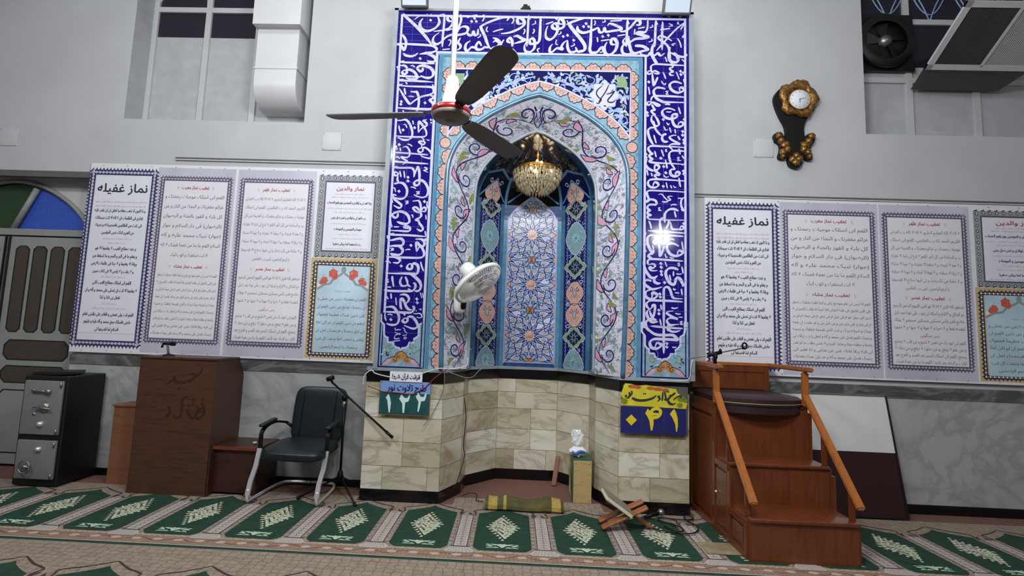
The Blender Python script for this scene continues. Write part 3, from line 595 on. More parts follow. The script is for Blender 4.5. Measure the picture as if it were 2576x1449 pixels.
'R2': '5:42,2 46,7 37,8 40,14 46,19 38,20|5.5:39,20 37,30 42,40 48,46 54,44 55,38 50,27 44,20|5:43,33 45,48 52,60 61,69|d:27,13|d:28,20|6.5:95,8 85,4 74,3 65,8 64,16 70,24 80,28 90,28 98,24 99,18 93,17 88,20 88,32 93,44 102,48 112,45 115,39 108,36 103,40 102,47|3:73,11 80,12 86,11|d:66,30|d:117,30|3.5:103,0 106,10 108,17|3.5:119,11 120,24|3:74,37 78,43 81,39|3:67,46 72,56 77,53|3.5:81,49 85,62|3.5:94,53 96,64|d:113,59|d:113,68|d:116,80|d:116,87|6:61,70 68,66 74,66|6:69,67 63,74 66,82 72,84 78,83|6:44,50 35,50 29,57 31,70 36,82 43,93|3.5:43,67 46,78 49,88|5.5:117,98 90,96 60,95 40,94 31,97 30,103 36,111 40,114 32,116 34,122 40,127 32,130 38,134 60,136 90,137 118,139|5:98,68 88,69 81,73 88,80 100,86 106,90 95,89 86,90 81,94 85,100 90,105|5.5:118,107 105,106 90,106 82,110 80,118 83,132 89,145|4:101,70 107,80|4:104,100 107,115|3:111,117 116,124 119,121|2.5:106,122 100,123 104,126 100,129 109,130|2.4:75,102 71,103 74,105 71,107 76,108|3.5:45,106 49,122|3.5:61,103 65,113 67,120|d:60,124|d:24,114|d:24,121|3.5:71,127 74,140 76,148',
'R3': '6:27,-11 23,0 23,5 29,13 38,18 45,19|6:45,19 45,10 47,5 53,6 56,11 51,17 46,18 52,24 57,29 47,29 45,32 53,39|d:67,9|3:73,4 75,14|4:86,2 92,12 95,16|4:110,5 118,3|6.5:95,16 86,16 83,21 85,29 94,33 103,30 105,24 99,22 96,26 95,32|d:115,20|d:116,27|d:72,24|3:66,29 72,35 80,33|3.5:26,16 29,31|3.5:37,24 39,33|5.5:117,44 90,42 60,40 40,40 31,43 29,51 34,58 45,60 54,55 52,49 45,47 42,52 41,58|d:66,57|3:73,47 76,62|4:104,36 106,50 108,59|3:83,54 87,62|2.5:90,55 94,60 97,58|5.5:117,71 90,69 60,68 35,67 27,70 27,78 31,88 30,93 25,94 29,90 40,89 48,93 49,101 38,101 29,104 28,111 34,116 28,118 29,124 36,127 28,129 30,135 40,137 80,139 120,139|3:54,77 62,76 70,85 77,91 84,90 77,83 82,81 89,81|4:63,94 70,95 78,94|4:84,104 90,101 99,102|5:118,84 112,87 109,95 110,106 115,116 109,113|3:101,86 112,86|2.4:59,108 54,110 58,113 54,115 62,116|6.5:103,117 95,113 85,112 76,116 70,124 69,135 70,145|4:93,117 97,133|5.5:69,133 60,136 57,145',
'R4': '6:58,12 58,25 60,38 62,45 55,52 53,58|5:54,60 45,62 42,68 48,71 54,62 62,64 70,70 62,71 56,64|6:54,64 57,85 58,101 63,92 67,80 66,76|5:117,45 90,43 60,41 28,39|5:115,53 90,51 65,50 56,53|4:31,15 35,25 37,35|3:21,36 24,50|5:106,35 110,28 117,32 112,36 104,36 95,36 88,35 85,28 84,18|6:80,14 78,24 72,34|d:116,22|6.5:45,50 35,50 28,56 28,70 33,83 40,94 33,96 30,101 36,105 40,107|5.5:114,113 90,111 60,109 40,108 30,110 28,117 30,122|5:30,122 37,120 44,121 46,126 40,130 34,127 32,130 38,136 52,136|d:21,72|d:22,88|3:40,74 42,84 44,93|3:82,62 86,59 93,62|6.5:104,77 95,72 85,70 76,74 75,83 82,95 92,100 102,100 112,95 112,90 105,87 101,92 101,99|3.5:111,65 113,78 115,89|3:70,95 73,104 77,102|3:81,103 87,106 92,105|d:60,119|d:61,128|d:61,138|3:70,114 75,127|2.4:106,117 101,119 106,121 101,124 107,125|3.5:111,126 114,142|5:18,112 20,125 25,138 30,146|6.5:103,134 92,130 82,130 73,136 71,145',
'R5': '6:28,4 34,15 42,25 50,26 58,21|6:58,22 51,28 51,35 58,39 65,38|d:66,2|d:66,12|d:67,19|6.5:105,7 95,4 85,4 77,12 78,24 85,37 95,42 98,36 100,28 104,26 110,30 114,38 117,44 113,45|3.5:94,11 94,23|3:100,17 107,18 113,17|3.5:85,19 88,34|3.5:114,2 116,17|d:74,37|6:44,34 36,31 29,33 28,40 36,47 45,52 55,51 68,47|6:45,53 34,56 30,62 32,70 42,75 52,72 57,66 52,61 46,60 46,66 44,73|d:63,63|d:64,70|5.5:72,155 72,130 72,110 72,80 72,55 75,48 82,48 87,55 91,68 97,73 115,74|5.5:115,81 90,79 60,78 42,78 33,84 34,92 40,98|5.5:40,99 46,92 47,88 52,90 51,104 47,116 42,108 40,100|6:38,98 33,107 38,120 46,127 59,126|d:61,100|d:61,108|3.5:65,87 67,99|3:93,50 97,54 99,51|3:97,60 108,61|3.5:112,51 114,66|3.5:89,94 96,96 104,94|6.5:56,123 47,120 38,121 31,128 32,138 38,148|3.5:63,120 66,134|5:94,102 82,103 79,107 88,113 98,118 104,120 95,118 85,118 79,124 84,132 92,133 107,132|5:96,134 87,135 81,140 82,148|3:98,107 105,109 111,108|2.5:106,116 115,116|2.4:115,125 109,127 114,129 109,132 116,133|5:115,142 90,140 65,138 42,136',
'R6': '6.5:30,0 33,12 44,23 56,29 75,30 92,30 100,36 104,41 90,40 65,39 50,39 41,45 42,55 48,60 58,60 66,54 64,50 57,47 54,52 52,58|5.5:72,0 72,40 72,72|72|d:79,49|d:79,57|3:91,57 97,58 101,57|5:81,6 83,15 88,21 100,22 110,19|3:65,0 66,8'}
def zp(crop, x, y): ox, oy, s = CROPS[crop]; p = at(ox + x * 10 / s, oy + y * 10 / s, YF); return (p.x, p.z)
b = MB(); F = Flat(b, wallmap(YF))
F.quad(XL, CX - .92, ZB, ZT, 'blue_tile', 0); F.quad(CX + .92, XR, ZB, ZT, 'blue_tile', 0); F.quad(CX - .92, CX + .92, 3.95, ZT, 'blue_tile', 0); F.k = 0
NIB = .7
for c, data in INK.items():
    s = CROPS[c][2]; k = 10 / s * YF / FPX
    for st in data.split('|'):
        if ':' not in st: continue
        wd, pts = st.split(':'); pts = [zp(c, *map(float, p.split(','))) for p in pts.split()]
        if wd == 'd':
            u, v = pts[0]; r = .0155; F.fill([(u - r, v + .002), (u, v + r), (u + r, v - .002), (u, v - r)], 'white_glaze', 3)
        else:
            ww = float(wd) * k * .96
            F.rib(pts, ww, 'white_glaze', 3, (.45, .35) if float(wd) > 2.7 else (.8, .8), NIB if float(wd) > 2.7 else None, sub=5)
def frame(F, pts, wd, mt, L): F.rib(pts + [pts[0]], wd, mt, L)
for x in (XL + .045, XR - .045): F.quad(x - .010, x + .010, 1.52, ZT - .05, 'white_glaze', 2)
F.quad(XL + .035, XR - .035, ZT - .062, ZT - .042, 'white_glaze', 2)
for s in (-1, 1):
    x = CX + s * .945; F.quad(x - .010, x + .010, 1.52, 3.97, 'white_glaze', 2)
F.quad(CX - .955, CX + .955, 3.956, 3.976, 'white_glaze', 2)
for x0, x1 in ((XL + .02, CX - .955), (CX + .955, XR - .02)):          # grout of the tiles
    for k in range(24): z = ZT - .165 - k * .1335; F.quad(x0, x1, z - .0012, z + .0012, 'grout_line', 4) if z > 1.4 else 0
    for k in (1, 2): x = x0 + .022 + k * .128; F.quad(x - .001, x + .001, 1.5, 3.97, 'grout_line', 4)
for k in range(20): x = XL + .15 + k * .1335; F.quad(x - .001, x + .001, 3.97, ZT - .02, 'grout_line', 4)
for k in (1, 2): z = 3.97 + .05 + k * .115; F.quad(XL + .02, XR - .02, z - .0012, z + .0012, 'grout_line', 4)
# feet of the two bands: teal fields around the cartouche ends
CR = {'L6': [(28, 0), (28, 18), (35, 25), (35, 50), (38, 55), (44, 57), (44, 68), (57, 69), (58, 76), (64, 81), (72, 83), (75, 88), (78, 83), (88, 82), (94, 77), (96, 70), (108, 69), (108, 60), (114, 57), (119, 52), (120, 26), (128, 22), (130, 14), (130, 0)],
      'R6': [(22, 0), (22, 22), (29, 31), (29, 52), (33, 59), (38, 61), (39, 71), (50, 72), (52, 79), (58, 84), (66, 85), (68, 88), (71, 85), (80, 84), (86, 79), (88, 73), (99, 73), (99, 64), (105, 60), (110, 53), (110, 34), (118, 29), (120, 20), (120, 0)]}
for c, x0, x1 in (('L6', XL + .022, CX - .935), ('R6', CX + .935, XR - .022)):
    pts = [zp(c, x, y) for x, y in CR[c]]; zt = max(p[1] for p in pts); xm = (x0 + x1) / 2
    F.fill([(x0, ZB + .01), (x1, ZB + .01), (x1, zt)] + pts[::-1] + [(x0, zt)], 'teal_tile', 1.2)
    F.rib(pts, .018, 'white_glaze', 2.2)
    for s in (-1, 1):
        F.rib([(xm + s * .17, ZB + .03), (xm + s * .17, zt)], .010, 'navy_tile', 2)
        F.fill([(xm, ZB + .155), (xm + s * .04, ZB + .135), (xm + s * .055, ZB + .11), (xm + s * .075, ZB + .105), (xm + s * .082, ZB + .07), (xm + s * .055, ZB + .055), (xm + s * .03, ZB + .065), (xm, ZB + .095)], 'gold_tile', 2.4)
        F.spiral(xm + s * .052, ZB + .085, .022, 1 if s > 0 else 2.1, 1.1, .006, 'wood_brown', 3, s)
        F.spiral(xm + s * .02, ZB + .115, .018, 2, 1, .005, 'wood_brown', 3, -s)
        F.fill([(xm + s * .085, ZB + .09), (xm + s * .12, ZB + .085), (xm + s * .15, ZB + .055), (xm + s * .163, ZB + .035), (xm + s * .12, ZB + .04), (xm + s * .085, ZB + .068)], 'pink_tile', 2.4)
        F.rib([(xm, ZB + .16), (xm + s * .04, ZB + .138), (xm + s * .055, ZB + .112), (xm + s * .08, ZB + .105), (xm + s * .12, ZB + .088), (xm + s * .15, ZB + .057), (xm + s * .165, ZB + .035)], .005, 'line_tile', 3)
        F.spiral(xm + s * .105, ZB + .165, .042, math.pi / 2 + s * .3, .85, .008, 'leaf_lime', 2.6, -s); F.spiral(xm + s * .1, ZB + .20, .05, 1.2, .6, .006, 'steel_tile', 2.6, s)
        for q in range(26):
            u, v = xm + s * random.uniform(.03, .16), ZB + random.uniform(.11, .46)
            if any(abs(u - p[0]) < .02 and v > p[1] - .03 for p in pts) or v > min(p[1] for p in pts if abs(p[0] - u) < .06) - .03: continue
            F.leaf(u, v, random.uniform(0, 6.3), random.uniform(.015, .034), .011, random.choice(('navy_tile', 'steel_tile', 'white_glaze', 'leaf_lime', 'leaf_teal', 'line_tile')), 2.5 + random.random())
    F.quad(x0, x1, ZB + .012, ZB + .026, 'navy_tile', 2)
b.build('inscription_band', mih)
# arch outlines (half profiles, x from the axis)
OUT = [(.77, ZB + .01), (.785, 1.6), (.795, 2.2), (.80, 2.6), (.80, 2.77), (.793, 2.895), (.765, 3.01), (.708, 3.125), (.618, 3.235), (.50, 3.335), (.378, 3.415), (.15, 3.53), (0, 3.578)]
YI = 4.74
INN = [(.565, ZB + .01), (.566, 1.6), (.568, 2.2), (.569, 2.55), (.566, 2.705), (.553, 2.85), (.511, 2.96), (.443, 3.06), (.352, 3.155), (.228, 3.245), (.09, 3.325), (.03, 3.342), (0, 3.352)]
INN = [(x, z - .006) for x, z in INN]; INN[0] = (.565, ZB + .01)
so, si = smooth(OUT, 6), smooth(INN, 6)
full = [(CX + x, z) for x, z in so] + [(CX - x, z) for x, z in so[-2::-1]]         # right foot -> apex -> left foot
NS = len(full)
def offs(pts, d):
    o = []
    for i, (u, v) in enumerate(pts):
        a, c = pts[max(i - 1, 0)], pts[min(i + 1, len(pts) - 1)]; dx, dy = c[0] - a[0], c[1] - a[1]; l = math.hypot(dx, dy) or 1
        o.append((u + dy / l * d, v - dx / l * d))
    return o
def alen(pts):
    s = [0]
    for i in range(1, len(pts)): s.append(s[-1] + math.dist(pts[i], pts[i - 1]))
    return s
# ---- scalloped border with teal ground
b = MB(); F = Flat(b, wallmap(YF))
half = [(CX + x, z) for x, z in so]
o1 = offs(half, -.0)
for s in (1, -1):
    pts = half if s == 1 else [(2 * CX - x, z) for x, z in half]
    F.fill([(CX + s * .935, ZB + .01), (CX + s * .935, 3.956), (CX, 3.956)] + pts[::-1], 'teal_tile', 0)
    F.quad(CX + s * .90 - .016, CX + s * .90 + .016, ZB + .01, 3.93, 'steel_tile', 1)
    F.quad(CX + s * .925 - .004, CX + s * .925 + .004, ZB + .01, 3.94, 'navy_tile', 1.5)
F.quad(CX - .92, CX + .92, 3.918, 3.946, 'steel_tile', 1)
def lobes(path, d, mt, closed=False, step=.142, L=2, flip=1):
    sl = alen(path); tot = sl[-1]; n = max(1, round(tot / step)); st = tot / n
    def pt(s):
        i = 0
        while i < len(sl) - 2 and sl[i + 1] < s: i += 1
        t = (s - sl[i]) / max(1e-6, sl[i + 1] - sl[i]); a, c = path[i], path[i + 1]
        l = math.dist(a, c) or 1; nx, ny = (c[1] - a[1]) / l * flip, -(c[0] - a[0]) / l * flip
        return (a[0] + (c[0] - a[0]) * t, a[1] + (c[1] - a[1]) * t), (nx, ny)
    for k in range(n):
        s0 = k * st; prof = [(0, .0), (.03, .35), (.12, .62), (.24, .70), (.30, .98), (.42, 1.05), (.5, .88), (.58, 1.05), (.70, .98), (.76, .70), (.88, .62), (.97, .35), (1, 0)]
        top = []
        for t, h in prof: (u, v), (nx, ny) = pt(s0 + t * st); top.append((u + nx * d * (h * .92 + .08), v + ny * d * (h * .92 + .08)))
        bot = [pt(s0 + t * st)[0] for t in (1, .75, .5, .25, 0)]
        F.fill(top + bot, mt, L); F.rib(top, .0065, 'line_tile', L + 1)
        (u, v), (nx, ny) = pt(s0 + .5 * st)
        for e in (-.3, 0, .32): (uu, vv), _ = pt(s0 + (.5 + e * .7) * st); F.rib([(uu + nx * d * .3, vv + ny * d * .3), (uu + nx * d * .5 + (nx and 0), vv + ny * d * .5), (uu + nx * d * .55 + ny * .012, vv + ny * d * .55 - nx * .012)], .003, 'line_tile', L + 1)
rect = [(CX + .818, 3.06), (CX + .818, 3.818), (CX - .818, 3.818), (CX - .818, 3.06)]
lobes([(CX + .818, 3.17), (CX + .818, 3.818)], .062, 'peach_tile', flip=1); lobes([(CX - .818, 3.818), (CX - .818, 3.17)], .062, 'peach_tile', flip=1)
lobes([(CX + .818, 3.818), (CX - .818, 3.818)], .062, 'peach_tile', flip=1)
for s in (1, -1):
    q = [(CX + s * x, z) for x, z in so if z <= 3.05]; q = [(u + s * .022, v) for u, v in q]
    lobes(q if s == 1 else q[::-1], .062, 'peach_tile', flip=1)
    F.disc(CX + s * .83, 3.11, .05, 'peach_tile', 2, 12); F.rib([(CX + s * .83 + .05 * math.cos(a), 3.11 + .05 * math.sin(a)) for a in [2 * math.pi * k / 12 for k in range(13)]], .006, 'line_tile', 3)
up = [p for p in offs(full, .125)]
arcs = [(u, v) for u, v in up if abs(u - CX) < .815 and v > 3.1]
lobes(arcs[::-1], .075, 'peach_tile', L=2.2)
for q in range(300):                                        # small curls in the teal ground
    s = random.choice((-1, 1)); z = random.uniform(1.15, 3.9); F.rib(smooth([(CX + s * random.uniform(.855, .89), z), (CX + s * .87, z + .012), (CX + s * random.uniform(.85, .89), z + .022)], 2), .003, 'steel_tile', 1.4)
b.build('scalloped_border', mih)
# ---- spandrel
b = MB(); F = Flat(b, lambda u, v, d: Vector((u, YF - .0028 - d, v)))
F.fill([(CX + .81, arcs[0][1]), (CX + .81, 3.81), (CX - .81, 3.81), (CX - .81, arcs[-1][1])] + arcs[::-1], 'navy_tile', 0)
F.rib(arcs, .014, 'white_glaze', 3)
F.rib([(CX + .81, arcs[0][1] - .03), (CX + .81, 3.81), (CX - .81, 3.81), (CX - .81, arcs[-1][1] - .03)], .014, 'white_glaze', 3.2)
def low(u):
    return min((v for uu, v in arcs if abs(uu - u) < .035), default=3.2)
for s in (-1, 1):
    def ok(u, v, g=.02): return low(u) + g < v < 3.80 - g and abs(u - CX) < .79
    for sx, sz, r in ((.10, 3.72, .055), (.22, 3.73, .06), (.34, 3.71, .065), (.33, 3.59, .05), (.46, 3.73, .06), (.46, 3.60, .06), (.70, 3.74, .05), (.74, 3.60, .045), (.74, 3.48, .05), (.75, 3.36, .04), (.69, 3.40, .04), (.45, 3.52, .035), (.56, 3.47, .035), (.20, 3.66, .04)):
        u = CX + s * sx
        F.spiral(u, sz, r, random.uniform(0, 6), .95, .008, 'light_blue', 2, random.choice((-1, 1)))
        for q in range(5):
            a = random.uniform(0, 6.3); uu, vv = u + r * .9 * math.cos(a), sz + r * .9 * math.sin(a)
            if ok(uu, vv, .03): F.leaf(uu, vv, a + 1.2, random.uniform(.03, .055), .02, random.choice(('light_blue', 'light_blue', 'mauve_tile', 'leaf_teal', 'white_glaze')), 2.2 + random.random() * .6)
    for q in range(340):
        u, v = CX + s * random.uniform(.0, .79), random.uniform(3.2, 3.79)
        if ok(u, v, .03): F.leaf(u, v, random.uniform(0, 6.3), random.uniform(.025, .055), .02, random.choice(('light_blue', 'light_blue', 'leaf_teal', 'mauve_tile', 'white_glaze', 'green_tile')), 1.5 + random.random() * .5)
    F.rib(smooth([(CX + s * .80, 3.27), (CX + s * .73, 3.34), (CX + s * .72, 3.46), (CX + s * .66, 3.44), (CX + s * .58, 3.53), (CX + s * .47, 3.66), (CX + s * .36, 3.64), (CX + s * .22, 3.70), (CX + s * .04, 3.75)], 5), .022, 'light_blue', 3.0, (.4, .4))
    F.fill([(CX + s * .70, 3.66), (CX + s * .78, 3.66), (CX + s * .785, 3.70), (CX + s * .76, 3.765), (CX + s * .68, 3.765), (CX + s * .69, 3.72)], 'green_tile', 3.4)
    uc, vc = CX + s * .58, 3.585                              # white cartouche with dark lettering
    rr = [(uc + (.118 + .016 * math.cos(8 * a)) * math.cos(a), vc + (.128 + .016 * math.cos(8 * a)) * math.sin(a)) for a in [2 * math.pi * k / 48 for k in range(48)]]
    F.fill(rr, 'white_glaze', 4); F.rib(rr, .006, 'light_blue', 4.4, closed=True)
    if s == 1:
        for p, wd in (([(1892, 640), (1868, 690), (1838, 735), (1812, 772)], .010), ([(1842, 648), (1808, 678), (1797, 708), (1815, 738), (1834, 752), (1812, 782), (1795, 776)], .011), ([(1872, 712), (1900, 706), (1932, 690), (1908, 726), (1884, 754), (1890, 772), (1922, 772), (1938, 756)], .012),
                      ([(1908, 690), (1925, 676)], .006), ([(1836, 632), (1841, 640), (1847, 632), (1852, 640)], .005), ([(1850, 798), (1872, 804)], .010)):
            q = [at(900 + x / 2.995, y / 2.995, YF) for x, y in p]; F.rib([(v.x, v.z) for v in q], wd, 'line_tile', 5, (.5, .5), sub=4)
    else: F.text('یا قیوم', uc, vc - .03, .085, .15, 'line_tile', 5)
b.build('spandrel', mih)
# ---- arch rib (half-round blue moulding) and its lower jamb lines
b = MB(); b.tube([(u, YF - .006, v) for u, v in full], .021, 'sky_tile', 8)
b.tube([(CX + (1 if i < len(si) else -1) * p[0], YI - .012, p[1]) for i, p in enumerate(si + si[-2::-1])], .014, 'ledge', 8); b.build('arch_moulding', mih)
# ---- flowered band between the two arches
b = MB()
oo = offs(full, -.018); ii = [(CX + x, z) for x, z in si] + [(CX - x, z) for x, z in si[-2::-1]]
def band(s, t, d):
    i = max(0, min(NS - 2, int(s))); k = s - i
    a0, a1, c0, c1 = oo[i], oo[i + 1], ii[i], ii[i + 1]
    p = Vector((a0[0] + (a1[0] - a0[0]) * k, YF - .002, a0[1] + (a1[1] - a0[1]) * k)); q = Vector((c0[0] + (c1[0] - c0[0]) * k, YI, c0[1] + (c1[1] - c0[1]) * k))
    tg = Vector((a1[0] - a0[0], 0, a1[1] - a0[1])).normalized(); n = tg.cross(q - p).normalized()
    if n.y > 0: n = -n
    return p.lerp(q, t) + n * d
mid = [((oo[i][0] + ii[i][0]) / 2, (oo[i][1] + ii[i][1]) / 2) for i in range(NS)]; ml = alen(mid); TOT = ml[-1]
def s2i(s):
    s = max(0, min(TOT - 1e-4, s)); lo = 0
    while lo < NS - 2 and ml[lo + 1] < s: lo += 1
    return lo + (s - ml[lo]) / max(1e-6, ml[lo + 1] - ml[lo])
WB = .30                                                    # true width of the band
F = Flat(b, lambda u, v, d: band(s2i(u), v / WB, d))
vs = []; 
for i in range(NS): vs += [band(min(i, NS - 1.001), 0, 0), band(min(i, NS - 1.001), 1, 0)]
b.add(vs, [(2 * i, 2 * i + 1, 2 * i + 3, 2 * i + 2) for i in range(NS - 1)], 'cream_floral')
HF = TOT / 2
for s in (0, 1):
    def U(x): return x if s == 0 else TOT - x
    per = .62
    def vine(x): return .15 + .085 * math.sin(2 * math.pi * x / per - .6)
    F.rib([(U(x), vine(x)) for x in [.02 + k * .02 for k in range(int((HF - .05) / .02))]], .011, 'ink_tile', 3.5, (.5, .3))
    for k in range(int(HF / .31)):
        x = .02 + (k + .45) * .31; up_ = 1 if math.sin(2 * math.pi * x / per - .6) > 0 else -1
        cx2, cy2 = x + .02, .15 - up_ * .02
        g = 1 if s == 0 else -1
        F.spiral(U(cx2), cy2, .075, (1.6 if up_ > 0 else -1.6), 1.15, .011, 'ink_tile', 3.6, up_ * g)
        F.disc(U(cx2), cy2, .052, 'white_glaze', 2.2, 14)
        for q in range(7): a = q * .9; F.leaf(U(cx2), cy2, a, .04, .014, random.choice(('leaf_gray', 'leaf_gray', 'mauve_tile')), 2.6)
        F.leaf(U(cx2 - .07), cy2 + up_ * .06, (0.5 if up_ > 0 else -.5) if s == 0 else math.pi - .5 * up_, .15, .05, 'pink_tile', 3, 'ink_tile', .007, .18)
        F.leaf(U(cx2 + .06), cy2 + up_ * .055, (-.3 if up_ > 0 else .3) if s == 0 else math.pi + .3 * up_, .09, .034, 'pink_tile', 3.1, 'ink_tile', .006, .2)
        F.leaf(U(x + .13), .15 + up_ * .09, 2.4 if s else .8, .11, .036, 'leaf_lime', 3.2, 'leaf_gray', .004)
        F.leaf(U(x - .12), .15 - up_ * .10, 2.2 if s else .5, .09, .03, 'leaf_lime', 3.2, 'leaf_gray', .004)
    for q in range(800):
        u, v = random.uniform(.02, HF - .02), random.uniform(.02, WB - .02)
        if q % 3 == 0: F.leaf(U(u), v, random.uniform(0, 6.3), random.uniform(.04, .085), .026, random.choice(('leaf_gray', 'leaf_teal', 'leaf_gray', 'white_glaze')), 1 + random.random())
        elif q % 3 == 1: F.spiral(U(u), v, random.uniform(.014, .03), random.uniform(0, 6), .8, .0045, random.choice(('leaf_gray', 'gray_tile')), 1.5 + random.random() * .3, random.choice((-1, 1)), 9)
        else: F.leaf(U(u), v, random.uniform(0, 6.3), .012, .005, 'line_tile', 2.2)
# paired scrolls at the apex
for g in (-1, 1):
    F.spiral(HF + g * .10, .12, .075, math.pi / 2, 1.1, .012, 'ink_tile', 4, g); F.rib(smooth([(HF + g * .01, .26), (HF + g * .05, .2), (HF + g * .015, .14), (HF + g * .03, .07)], 4), .011, 'ink_tile', 4)
    F.leaf(HF + g * .02, .1, math.pi / 2, .1, .035, 'mauve_tile', 3.6, 'ink_tile', .006)
for x in [.14 + .1335 * k for k in range(40)]:
    if x < TOT: F.quad(x - .0008, x + .0008, 0, WB, 'gray_tile', 4.4)
b.build('flowered_band', mih)
# ---- niche: half-octagon plan that closes upward to the arch point
PLAN = [(.565, YI), (.572, 5.02), (.302, 5.335), (-.302, 5.335), (-.572, 5.02), (-.565, YI)]
ZS = 2.55
prof = [(x, z) for x, z in si if z >= ZS]
def scale_at(z):
    if z <= prof[0][1]: return 1.0
    for i in range(len(prof) - 1):
        (a, z0), (c, z1) = prof[i], prof[i + 1]
        if z0 <= z <= z1: return (a + (c - a) * (z - z0) / max(1e-6, z1 - z0)) / .569
    return .0
def niche(k, t, z):
    s = scale_at(z); (x0, y0), (x1, y1) = PLAN[k], PLAN[k + 1]
    return Vector((CX + (x0 + (x1 - x0) * t) * s, YI + (y0 + (y1 - y0) * t - YI) * s, z))
def facet(k, wdt):
    def fn(u, v, d):
        t = u / wdt + .5; p = niche(k, t, v); q = niche(k, t, v + .01) - p; h = niche(k, t + .01, v) - p; n = h.cross(q).normalized()
        if n.dot(Vector((CX, YI - .4, v)) - p) < 0: n = -n
        return p + n * d
    return fn
zs_ = [ZB + .01, ZS] + [ZS + (3.345 - ZS) * k / 14 for k in range(1, 15)]
def shell(b, k, mat, zlim=(0, 9)):
    z = [q for q in zs_ if zlim[0] <= q <= zlim[1]]; vs = []
    for q in z: vs += [niche(k, t / 4, q) for t in range(5)]
    b.add(vs, [(5 * i + j, 5 * i + j + 1, 5 * i + j + 6, 5 * i + j + 5) for i in range(len(z) - 1) for j in range(4)], mat)
for k, nm in ((0, 'jamb'), (4, 'jamb')):
    b = MB(); shell(b, k, 'deep_tile'); F = Flat(b, facet(k, .28))
    for q in range(70): F.spiral(random.uniform(-.1, .1), random.uniform(1.15, 2.9), random.uniform(.015, .03), random.uniform(0, 6), .8, .005, random.choice(('steel_tile', 'navy_tile')), 1.5, 1, 8)
    for u in (-.125, .125): F.rib([(u, 1.1 + q * .1) for q in range(18)], .03, 'sky_tile', 1)
    b.build(nm, mih)
WP = math.hypot(.27, .315)
def zat(x, y): d = ray(x, y); Yp = 5.18; return (C0 + d * (Yp / d.y)).z
MED = [('g', 525), ('t', 600), ('g', 672), ('p', 738), ('p', 793), ('g', 850), ('t', 922), ('p', 452)]
for k in (1, 3):
    b = MB(); shell(b, k, 'navy_tile', (0, 3.1)); F = Flat(b, facet(k, WP))
    for s in (-1, 1):
        F.rib([(s * (WP / 2 - .025), 1.1 + q * .08) for q in range(22)], .05, 'sky_tile', 1); F.rib([(s * (WP / 2 - .055), 1.1 + q * .08) for q in range(22)], .012, 'deep_tile', 1.5)
    hw = WP / 2 - .068
    for q in range(46):                                     # white filigree
        z = 1.14 + q * .036
        for s in (-1, 1):
            F.spiral(s * (hw - .022), z, .018, 1.5 * s, .9, .0055, 'light_blue', 2, s, 8); F.spiral(s * random.uniform(.015, hw - .04), z + .012, .02, random.uniform(0, 6), .9, .006, random.choice(('white_glaze', 'light_blue')), 1.7, s, 8); F.spiral(s * random.uniform(.015, hw - .04), z, .018, random.uniform(0, 6), .8, .005, random.choice(('white_glaze', 'mauve_tile', 'light_blue')), 1.8, -s, 8)
    for kd, y in MED:
        z = zat(1450, y)
        if z > 2.9: z = 2.86
        if kd == 'g':
            o = [(hw * 1.08, 0), (hw * .86, .035), (hw * .62, .045), (hw * .42, .085), (hw * .2, .095), (0, .125)]
            o = o + [(-x, v) for x, v in o[-2::-1]] + [(-x, -v) for x, v in o[1:]] + [(x, -v) for x, v in o[-2:0:-1]]
            F.fill([(x, z + v) for x, v in o], 'green_tile', 3); F.rib([(x, z + v) for x, v in o], .005, 'white_glaze', 3.4, closed=True)
            F.fill([(x * .66, z + v * .68) for x, v in o], 'navy_tile', 3.6)
            for a in range(8): F.leaf(.012 * math.cos(a * .785), z + .012 * math.sin(a * .785), a * .785, .035, .012, 'green_tile', 4); F.disc(.055 * math.cos(a * .785 + .4), z + .05 * math.sin(a * .785 + .4), .006, 'green_tile', 4, 6)
        elif kd == 't':
            o = [(hw * .98 * math.cos(a) * (1 - .12 * abs(math.sin(2 * a))), .155 * math.sin(a) * (1 + .08 * (abs(math.sin(a)) > .95))) for a in [2 * math.pi * j / 32 for j in range(32)]]
            o = [(x, max(v, ZB + .02 - z)) for x, v in o]
            F.fill([(x, z + v) for x, v in o], 'aqua_tile', 3); F.rib([(x, z + v) for x, v in o], .006, 'white_glaze', 3.4, closed=True)
            for a in range(10): F.leaf(0, max(z, ZB + .08), a * .628, .075, .02, 'leaf_teal', 3.6, 'steel_tile', .003)
            F.disc(0, max(z, ZB + .06), .02, 'steel_tile', 4, 4)
        else:
            o = [(hw * .86 * (math.cos(a)), .095 * math.sin(a) * (1 + .25 * (abs(math.sin(a)) > .9))) for a in [2 * math.pi * j / 28 for j in range(28)]]
            F.fill([(x, z + v) for x, v in o], 'peach_tile', 3); F.rib([(x, z + v) for x, v in o], .005, 'line_tile', 3.4, closed=True)
            for s in (-1, 1): F.spiral(s * .045, z + .035, .026, 1.5, 1, .006, 'line_tile', 3.8, s); F.spiral(s * .045, z - .035, .026, -1.5, 1, .006, 'gold_tile', 3.8, -s); F.spiral(s * hw * .6, z + .105, .026, 0 if s > 0 else 3.1, 1.1, .007, 'white_glaze', 4, s); F.spiral(s * hw * .6, z - .105, .026, 0 if s > 0 else 3.1, 1.1, .007, 'white_glaze', 4, -s)
            F.fill([(-.022, z), (0, z + .045), (.022, z), (0, z - .045)], 'leaf_teal', 3.8); F.rib([(-.022, z), (0, z + .045), (.022, z), (0, z - .045)], .007, 'ink_tile', 4.2, closed=True)
    b.build('side_panel', mih)
